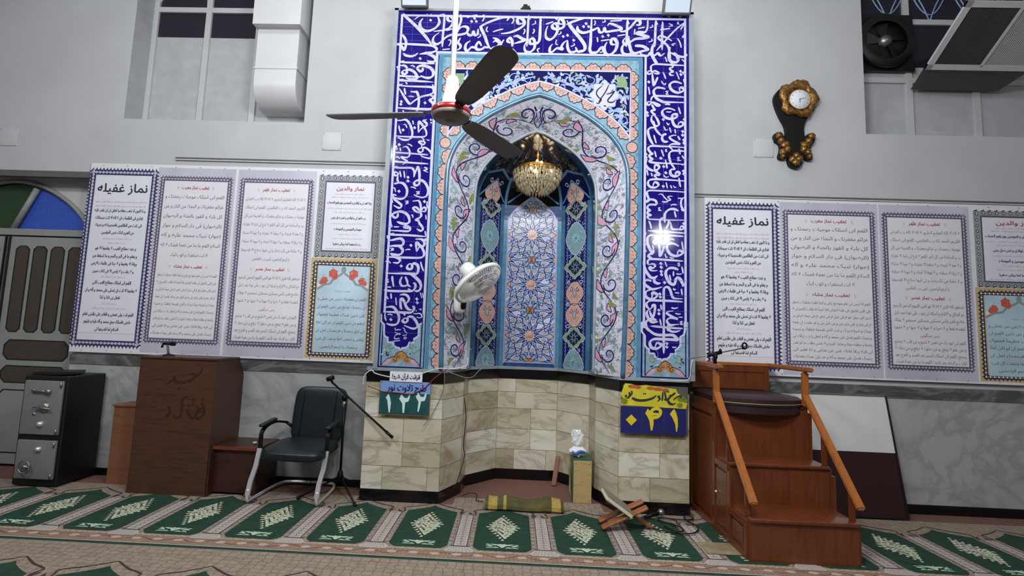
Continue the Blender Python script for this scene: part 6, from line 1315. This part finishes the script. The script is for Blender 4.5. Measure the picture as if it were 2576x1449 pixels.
# folding book rest with a book, and a microphone
t = thing('book_rest', 'crossed wooden folding book rest standing on the carpet before the niche', 'book rest', (.90, 4.10, 0))
for nm, p, q in (('leg_board', (.70, .022), (1.035, .185)), ('leg_board', (1.085, .022), (.745, .20))):
    d = Vector((q[0] - p[0], 0, q[1] - p[1])); L = d.length; a = math.atan2(d.z, d.x)
    xf = Matrix.Translation((p[0], 4.0, p[1])) @ Matrix.Rotation(-a, 4, 'Y')
    for y0, y1 in (((0, .075), (.14, .215)) if p[0] < .9 else ((.075, .14),)):
        b = MB(); b.rbox(0, L, y0, y1, -.010, .010, 'wood_rahl', .008, xf); b.build(nm, t)
b = MB(); cyl(b, (.884, 3.995, .112), (.884, 4.22, .112), .010, 'wood_rahl'); b.build('hinge', t)
xf = Matrix.Translation((.905, 3.985, .112)) @ Matrix.Rotation(math.radians(34), 4, 'Y')
t = thing('book', 'grey covered book lying tilted on the folding book rest', 'book', (.83, 4.10, .18))
b = MB(); b.box(-.225, .0, .0, .23, .005, .030, 'page_cream', xf); b.build('pages', t)
b = MB(); b.box(-.228, .004, -.003, .233, .030, .035, 'book_gray', xf); b.build('cover', t)
b = MB(); b.box(-.228, .004, -.003, .233, .0, .005, 'book_gray', xf); b.build('cover', t)
mh, mb_ = at(1663, 1289, 4.36), at(1622, 1308, 4.30); mh.z = max(mh.z, .035); mb_.z = max(mb_.z, .026)
t = thing('microphone', 'black handheld microphone lying on the carpet by the book rest', 'microphone', tuple(mb_))
b = MB(); b.tube([mb_, mb_.lerp(mh, .8)], [.012, .018], 'black_plastic', 12); b.build('body', t)
b = MB(); b.ell(tuple(mh), .027, .027, .027, 'steel', 1, 16, 10); b.build('grille', t)
def fpt(l, z=.018): return [tuple(fl(x, y, z)) for x, y in l]
b = MB(); b.tube(smooth(fpt([(1622, 1310), (1632, 1322), (1652, 1332), (1675, 1336), (1705, 1338), (1719, 1334), (1712, 1326), (1690, 1318), (1668, 1312), (1655, 1307), (1664, 1303), (1690, 1305), (1722, 1308), (1742, 1306), (1740, 1300), (1720, 1298), (1732, 1312), (1752, 1322), (1757, 1332), (1745, 1341), (1715, 1342), (1695, 1334), (1670, 1322)]), 5), .0055, 'cable_black', 6)
tag(b.build('microphone_cable'), 'coiled black microphone cable on the carpet between book rest and pulpit', 'cable')
b = MB(); P4_ = [fl(x, y, .011) for x, y in ((1800, 1378), (1838, 1380), (1884, 1412), (1842, 1409))]; b.rbox(1.35, 1.59, 3.70, 3.90, .001, .010, 'stone_mat', .006); tag(b.build('floor_pad'), 'small tan floor pad tucked against the left foot of the pulpit', 'pad')
# ------------------------------------------------------------------ cables along the ledge of the niche
def wire(name, lab, pts, r, mt, Y=None, sub=5):
    b = MB(); P = []
    for q in pts: P.append(tuple(at(q[0], q[1], q[2] if len(q) > 2 else Y)))
    b.tube(smooth(P, sub), r, mt, 6); return tag(b.build(name), lab, 'cable')
Ye = YF - .036
wire('white_cable', 'white cable looping from a bundle at the left corner of the ledge', [(914, 968), (916, 948), (926, 935), (937, 932), (942, 938), (960, 944), (985, 949), (1012, 952), (1045, 946), (1078, 934), (1104, 927), (1135, 928, Ye), (1160, 925, Ye), (1175, 918, Ye), (1177, 900, Ye)], .005, 'cable_white', Ye)
wire('grey_cable', 'thin grey cable drooping below the ledge left of the niche centre', [(1110, 930), (1140, 940), (1170, 950), (1190, 948), (1202, 935, Ye), (1212, 928, Ye)], .004, 'cable_gray', Ye)
wire('red_cable', 'red cable slung across the sign reading 122', [(1128, 926), (1095, 950), (1068, 976), (1048, 986), (1035, 992), (1000, 988), (975, 986), (960, 984), (925, 971)], .0045, 'cable_red', Ye)
wire('hanging_cable', 'thin dark cable hanging down the left side of the niche base', [(1168, 1000, 4.78), (1172, 1050, 4.79), (1166, 1120, 4.80), (1168, 1150, 4.80), (1150, 1210, 4.70), (1140, 1230, 4.66)], .004, 'cable_black', 4.8)
wire('hanging_cable', 'thin grey cable hanging below the sign reading 122 across the marble', [(1118, 938), (1118, 965), (1108, 1000), (1085, 1045), (1065, 1072)], .003, 'cable_gray', Ye)
wire('floor_cable', 'thin dark cable curled on the carpet left of the folded mat', [(1160, 1248, 4.63), (1185, 1240, 4.70), (1200, 1245, 4.66), (1198, 1258, 4.56), (1216, 1262, 4.53)], .004, 'cable_black', 4.6)
wire('white_cable', 'thin white cable running down the right edge of the blue tiles behind the pulpit', [(1742, 905), (1738, 925), (1735, 950), (1725, 957), (1700, 958), (1660, 955)], .004, 'cable_white', Ye)
# ------------------------------------------------------------------ ceiling fan
HF_ = Vector((-.405, 2.86, 2.668))
t = thing('ceiling_fan', 'three-bladed grey ceiling fan with red ringed hub on a white rod', 'ceiling fan', tuple(HF_))
b = MB(); b.tube([HF_ + Vector((0, 0, .12)), HF_ + Vector((0, 0, 2.745))], .0165, 'white_enamel', 14); b.build('downrod', t)
b = MB(); b.lathe([(.017, .235), (.030, .23), (.036, .215), (.040, .16), (.055, .085), (.060, .055), (.04, .05)], 'white_enamel', 28, tuple(HF_)); b.build('canopy', t)
b = MB(); b.lathe([(.04, .052), (.085, .048), (.105, .038), (.112, .032)], 'white_enamel', 36, tuple(HF_)); b.lathe([(.110, .004), (.112, .0), (.108, -.014), (.094, -.026), (.090, -.024), (.075, -.032), (.055, -.036), (.035, -.038), (.032, -.043), (0, -.044)], 'fan_dirty', 36, tuple(HF_)); mo = b.build('motor_housing', t)
b = MB(); b.lathe([(.110, .034), (.1155, .030), (.1165, .018), (.1155, .006), (.110, .002)], 'red_ring', 40, tuple(HF_)); rg = b.build('red_ring', mo)
for k in range(18):
    a = 2 * math.pi * k / 18; b = MB(); c = HF_ + Vector((.1165 * math.cos(a), .1165 * math.sin(a), .018)); b.ell(tuple(c), .004, .004, .006, 'fan_white', 1, 8, 6)
    if k % 3 == 0: b.build('ring_stud', mo)
for k in range(3):
    a = math.radians(-61 + 120 * k - .5); tl = .05 * math.cos(a - math.radians(-61)); X = Vector((math.cos(a), math.sin(a), tl)).normalized(); Yv = Vector((-math.sin(a), math.cos(a), 0)); pit = math.radians(-11)
    Yt = Yv * math.cos(pit) + Vector((0, 0, 1)) * math.sin(pit); Nn = X.cross(Yt)
    def bl_(u, v, d): return HF_ + Vector((0, 0, .006)) + X * u + Yt * v + Nn * (d + .006 * math.cos(v * 26) - .01 * max(0, u - .2))
    out = [(.155, .040), (.20, .056), (.30, .066), (.45, .071), (.60, .073), (.675, .068), (.70, .050), (.726, .026), (.735, 0)]
    out = out + [(u, -v) for u, v in out[-2::-1]]
    nu, nv = 24, 8; vs = []; top = []
    def hw(u):
        for i in range(8):
            if out[i][0] <= u <= out[i + 1][0]: return out[i][1] + (out[i + 1][1] - out[i][1]) * (u - out[i][0]) / (out[i + 1][0] - out[i][0])
        return .0
    us = [.155 + .52 * i / 14 for i in range(15)] + [.675 + .057 * math.sin(math.pi / 2 * j / 9) for j in range(1, 10)]
    def hwr(u): return hw(u) if u <= .675 else .068 * math.sqrt(max(0, 1 - ((u - .675) / .0575) ** 2))
    for d in (0, .005):
        for u in us:
            for j in range(nv + 1): vs.append(bl_(u, hwr(u) * (2 * j / nv - 1), d))
    n_ = len(us) * (nv + 1); fs = []
    for o_ in (0, n_):
        for i in range(len(us) - 1):
            for j in range(nv): q = o_ + i * (nv + 1) + j; fs.append((q, q + 1, q + nv + 2, q + nv + 1))
    for i in range(len(us) - 1):
        for j in (0, nv): q = i * (nv + 1) + j; fs.append((q, q + nv + 1, q + nv + 1 + n_, q + n_))
    fs += [(j, j + 1, j + 1 + n_, j + n_) for j in range(nv)]
    b = MB(); b.add(vs, fs, 'blade_gray', True); bd = b.build('blade', t)
    b = MB(); b.prism([(.09, .022), (.15, .03), (.20, .045), (.24, .03), (.24, -.03), (.20, -.045), (.15, -.03), (.09, -.022)], lambda u, v, d: bl_(u, v, d), .006, .010, 'dark_metal'); b.build('blade_bracket', bd)
# ------------------------------------------------------------------ chandelier
p = at(1352, 345, 5.0); cz = at(1352, 440, 5.0).z; ccx, ccy = at(1352, 440, 5.0).x, 5.0
t = thing('chandelier', 'small gold and crystal chandelier glowing inside the arched niche', 'chandelier', (ccx, ccy, cz))
R0 = .235
b = MB(); b.tube([(ccx, ccy, cz + .10), (ccx, ccy, 3.40)], .006, 'gold', 8)
b.build('stem', t)
b = MB(); zt = at(1352, 372, 5.0).z; b.lathe([(0, zt + .12), (.035, zt + .115), (.045, zt + .085), (.025, zt + .06), (.05, zt + .03), (.052, zt + .005), (.03, zt - .02), (.018, zt - .06), (.03, zt - .075), (.014, zt - .10), (.010, zt - .16)], 'gold', 20, (ccx, ccy, 0)); b.build('ceiling_cup', t)
for z, r in ((.035, R0), (.015, R0 * .985), (.06, R0 * .86), (.085, R0 * .55)):
    b = MB(); b.tube([(ccx + r * math.cos(a), ccy + r * math.sin(a), cz + z) for a in [2 * math.pi * k / 36 for k in range(36)]], .007 if r > .2 else .005, 'gold', 6, closed=True); b.build('ring', t)
for k in range(8):
    a = math.pi / 4 * k + .2; b = MB(); b.tube(smooth([(ccx, ccy, cz + .13), (ccx + .08 * math.cos(a), ccy + .08 * math.sin(a), cz + .11), (ccx + R0 * .86 * math.cos(a), ccy + R0 * .86 * math.sin(a), cz + .06), (ccx + R0 * math.cos(a), ccy + R0 * math.sin(a), cz + .03)], 3), .004, 'gold', 6); b.build('arm', t)
tiers = [(.02, R0, 26), (-.03, R0 * .97, 26), (-.075, R0 * .87, 20), (-.115, R0 * .72, 16), (-.145, R0 * .5, 10)]
def drop(b, c, h, w_):
    b.add([(c[0], c[1], c[2] + h), (c[0] + w_, c[1], c[2] + h * .2), (c[0], c[1] + w_, c[2] + h * .2), (c[0] - w_, c[1], c[2] + h * .2), (c[0], c[1] - w_, c[2] + h * .2), (c[0], c[1], c[2] - h)], [(0, 1, 2), (0, 2, 3), (0, 3, 4), (0, 4, 1), (5, 2, 1), (5, 3, 2), (5, 4, 3), (5, 1, 4)], 'crystal')
for z, r, n in tiers:
    for k in range(n):
        a = 2 * math.pi * (k + .5 * (n == 26)) / n; b = MB(); drop(b, (ccx + r * math.cos(a), ccy + r * math.sin(a), cz + z - .012), .031, .0125); b.build('crystal_drop', t)
b = MB(); b.lathe([(0, -.195), (.014, -.185), (.018, -.17), (.008, -.155), (.05, -.15)], 'gold', 14, (ccx, ccy, cz)); b.build('finial', t)
b = MB()
for z, r, n in ((.0, R0 * .94, 40), (-.05, R0 * .92, 36), (-.095, R0 * .78, 30), (-.13, R0 * .60, 22), (.045, R0 * .93, 30), (.075, R0 * .7, 20)):
    for k in range(n): a = 2 * math.pi * (k + .5) / n; drop(b, (ccx + r * .97 * math.cos(a), ccy + r * .97 * math.sin(a), cz + z - .03), .026, .009); drop(b, (ccx + r * .8 * math.cos(a + .05), ccy + r * .8 * math.sin(a + .05), cz + z - .05), .026, .009); b.ell((ccx + r * math.cos(a), ccy + r * math.sin(a), cz + z), .0065, .0065, .0065, 'crystal' if k % 4 else 'gold', 1, 6, 4)
o = b.build('bead_strings', t); o['kind'] = 'stuff'
for k, (dx, dy, dz) in enumerate(((.03, -.20, .055), (-.07, -.17, .02), (.0, .08, .02), (-.01, -.10, .105), (.12, -.15, .0), (-.03, -.215, -.03))):
    b = MB(); b.ell((ccx + dx, ccy + dy, cz + dz), .012, .012, .018, 'bulb', 1, 12, 8); b.build('bulb', t)
l = bpy.data.lights.new('chandelier_light', 'POINT'); l.energy = 1.6; l.color = (1, .8, .5); l.shadow_soft_size = .05
o = bpy.data.objects.new('chandelier_light', l); COL.objects.link(o); o.location = (ccx, ccy - .06, cz + .10)
# ------------------------------------------------------------------ wall fan
fc = at(1203, 712, 4.22)
fa = Vector((.62, -.30, -.72)).normalized()                    # blowing direction: down to the right and out
t = thing('wall_fan', 'white wall fan tilted downward on the left side of the arch', 'fan', (-.49, 4.60, 1.83))
Mq = fa.to_track_quat('Z', 'Y').to_matrix().to_4x4(); Mq.translation = fc
Rg = .215
b = MB(); b.tube([Mq @ Vector((Rg * math.cos(a), Rg * math.sin(a), 0)) for a in [2 * math.pi * k / 48 for k in range(48)]], .011, 'white_enamel', 8, closed=True); b.lathe([(Rg - .004, -.016), (Rg + .009, -.012), (Rg + .010, .012), (Rg - .004, .016)], 'white_enamel', 48, xf=Mq); b.build('guard_ring', t)
for nm, sg, dep in (('front_grille', 1, .075), ('rear_grille', -1, .08)):
    b = MB(); n = 60
    for k in range(n):
        a = 2 * math.pi * k / n; tw = .45 if sg > 0 else 0
        b.tube([Mq @ Vector((Rg * c * math.cos(a + tw * (1 - c)), Rg * c * math.sin(a + tw * (1 - c)), sg * dep * math.sqrt(max(0, 1 - c * c)))) for c in (1, .92, .8, .62, .42, .22)], .0016, 'white_enamel', 4, False)
    for c in (.3, .55, .78): b.tube([Mq @ Vector((Rg * c * math.cos(a), Rg * c * math.sin(a), sg * dep * math.sqrt(1 - c * c))) for a in [2 * math.pi * k / 36 for k in range(36)]], .0018, 'white_enamel', 4, closed=True)
    b.lathe([(0, sg * dep * 1.05), (.045, sg * dep * 1.03), (.052, sg * dep * .95)], 'white_enamel', 20, xf=Mq); b.build(nm, t)
for k in range(3):
    b = MB(); vs = []; fs = []
    for i in range(9):
        for j in range(6):
            r = .035 + .15 * j / 5; a = 2 * math.pi * k / 3 + (i / 8 - .5) * (1.0 + .5 * j / 5); vs.append(Mq @ Vector((r * math.cos(a), r * math.sin(a), (i / 8 - .5) * .05)))
    for i in range(8):
        for j in range(5): fs.append((i * 6 + j, i * 6 + j + 1, i * 6 + j + 7, i * 6 + j + 6))
    b.add(vs, fs, 'fan_white', True); b.build('blade', t)
b = MB(); b.lathe([(0, .03), (.03, .028), (.038, 0), (.03, -.02)], 'gray_paint', 18, xf=Mq); b.build('blade_hub', t)
b = MB(); b.lathe([(.05, -.055), (.066, -.07), (.068, -.15), (.062, -.185), (.045, -.20), (0, -.205)], 'white_enamel', 28, xf=Mq); b.build('motor_housing', t)
wb_ = at(1160, 750, 4.52)
b = MB(); xf = Matrix.Translation((wb_.x, wb_.y, wb_.z)) @ Matrix.Rotation(math.radians(38), 4, 'Z')
b.ell((0, .02, -.01), .052, .045, .125, 'white_enamel', .6, 20, 14, xf); ba = b.build('wall_bracket', t)
b = MB(); b.ell((.012, -.018, -.045), .030, .014, .055, 'black_plastic', .6, 16, 10, xf); b.build('control_panel', ba)
b = MB(); back = Mq @ Vector((0, 0, -.10)); b.tube(smooth([tuple(xf @ Vector((0, .0, .08))), tuple(Vector((wb_.x + .02, wb_.y - .10, wb_.z + .08))), tuple(back + Vector((0, .02, -.04))), tuple(back)], 4), .032, 'white_enamel', 12); b.build('neck', t)
b = MB(); bz = xf @ Vector((0, .07, 0)); b.tube([bz, bz + Vector((.0, .08, 0))], .03, 'white_enamel'); b.build('mount', t)
# ------------------------------------------------------------------ ornate wall clock
YC = YW - .03
def cp(x, y): v = at(1700 + x / 2.786, y / 2.786, YC); return (v.x, v.z)
c0 = cp(855, 708)
t = thing('wall_clock', 'ornate wall clock with gilded carving on a dark curved backboard', 'clock', (c0[0], YC, c0[1]))
O = [(850, 590), (900, 600), (960, 625), (988, 670), (980, 740), (950, 795), (920, 830), (897, 880), (895, 930), (905, 965), (925, 940), (955, 938), (973, 965), (965, 1000), (945, 1025), (940, 1060), (955, 1095), (945, 1125), (915, 1122), (890, 1095), (885, 1120), (882, 1150), (860, 1178), (832, 1182), (800, 1165), (785, 1130), (785, 1095), (765, 1115), (730, 1118), (718, 1095), (730, 1050), (725, 1015), (695, 990), (686, 955), (700, 932), (735, 930), (752, 955), (762, 980), (770, 930), (760, 880), (735, 835), (705, 770), (686, 700), (700, 655), (740, 615), (800, 595)]
ou = smooth([cp(*q) for q in O], 3, True)
b = MB(); b.prism(ou, lambda u, v, d: Vector((u, YW - d, v)), .001, .042, 'black_plastic'); b.build('backboard', t)
def knobby(b, c, rx, rz, seed, hgt=.03, n=3):
    rn = random.Random(seed); bm = bmesh.new(); bmesh.ops.create_icosphere(bm, subdivisions=n, radius=1)
    for v in bm.verts:
        k = 1 + .16 * math.sin(v.co.x * 9 + seed) * math.sin(v.co.z * 8 + seed) + .1 * (rn.random() - .5); v.co = Vector((v.co.x * rx * k + c[0], YW - .045 + v.co.y * hgt * k, v.co.z * rz * k + c[1]))
    b.frombm(bm, 'old_gold', None, True)
Cr = .096
b = MB(); N1, N2 = 72, 12; vs = []; rn = random.Random(9)
for i in range(N1):
    a = 2 * math.pi * i / N1; wd = .034 + .008 * math.sin(5 * a + 1) + .008 * max(0, math.sin(a)) + .004 * rn.random() + .006 * max(0, math.cos(a - 2.6))
    for j in range(N2):
        q = 2 * math.pi * j / N2; k = 1 + .18 * math.sin(11 * a + 3 * q)
        r = Cr + .004 + wd * (1 + math.cos(q) * k); vs.append((c0[0] + r * math.cos(a), YW - .05 - .028 * math.sin(q) * k, c0[1] + r * math.sin(a)))
b.add(vs, [(i * N2 + j, i * N2 + (j + 1) % N2, (i + 1) % N1 * N2 + (j + 1) % N2, (i + 1) % N1 * N2 + j) for i in range(N1) for j in range(N2)], 'old_gold', True); b.build('gilded_surround', t)
Yf = YW - .068
b = MB(); b.lathe([(0, 0), (Cr, 0), (Cr + .003, .01)], 'paper_white', 40, xf=Matrix.Translation((c0[0], Yf, c0[1])) @ Matrix.Rotation(-math.pi / 2, 4, 'X')); F = Flat(b, wallmap(Yf))
for h in range(1, 13): a = math.pi / 2 - h * math.pi / 6; F.text('%d' % h, c0[0] + Cr * .80 * math.cos(a), c0[1] + Cr * .80 * math.sin(a) - .006, .019, None, 'banner_ink', 1)
fc_ = b.build('clock_face', t)
b = MB(); b.lathe([(Cr - .002, .0), (Cr + .004, .008), (Cr + .010, .0)], 'old_gold', 40, xf=Matrix.Translation((c0[0], Yf, c0[1])) @ Matrix.Rotation(math.pi / 2, 4, 'X')); b.build('bezel', t)
for a, L_, w_, nm in ((math.radians(18), .058, .0035, 'minute_hand'), (math.radians(-96), .038, .005, 'hour_hand')):
    b = MB(); F = Flat(b, wallmap(Yf - .002)); F.rib([(c0[0] - .01 * math.cos(a), c0[1] - .01 * math.sin(a)), (c0[0] + L_ * .5 * math.cos(a), c0[1] + L_ * .5 * math.sin(a)), (c0[0] + L_ * math.cos(a), c0[1] + L_ * math.sin(a))], w_, 'banner_ink', 2, (1, .4)); b.build(nm, fc_)
for grp in (((718, 955, .030, .030), (732, 990, .028, .032), (760, 1020, .040, .034), (775, 1050, .030, .036), (745, 1070, .028, .034), (742, 1100, .020, .022)), ((945, 962, .030, .030), (925, 995, .028, .032), (900, 1020, .040, .034), (890, 1050, .028, .036), (918, 1070, .028, .034), (930, 1102, .020, .022)), ((838, 1095, .026, .030), (815, 1120, .034, .030), (858, 1118, .034, .030), (836, 1140, .036, .034))):
    b = MB()
    for i, (x, y, rx, rz) in enumerate(grp): knobby(b, cp(x, y), rx * 1.12, rz * 1.12, i + x % 7)
    b.build('gilded_ornament', t)
b = MB()
for i, (x, y) in enumerate(((850, 600), (810, 610), (895, 612), (870, 590), (830, 592))): knobby(b, cp(x, y), .026, .022, i + 20)
b.build('gilded_crest', t)
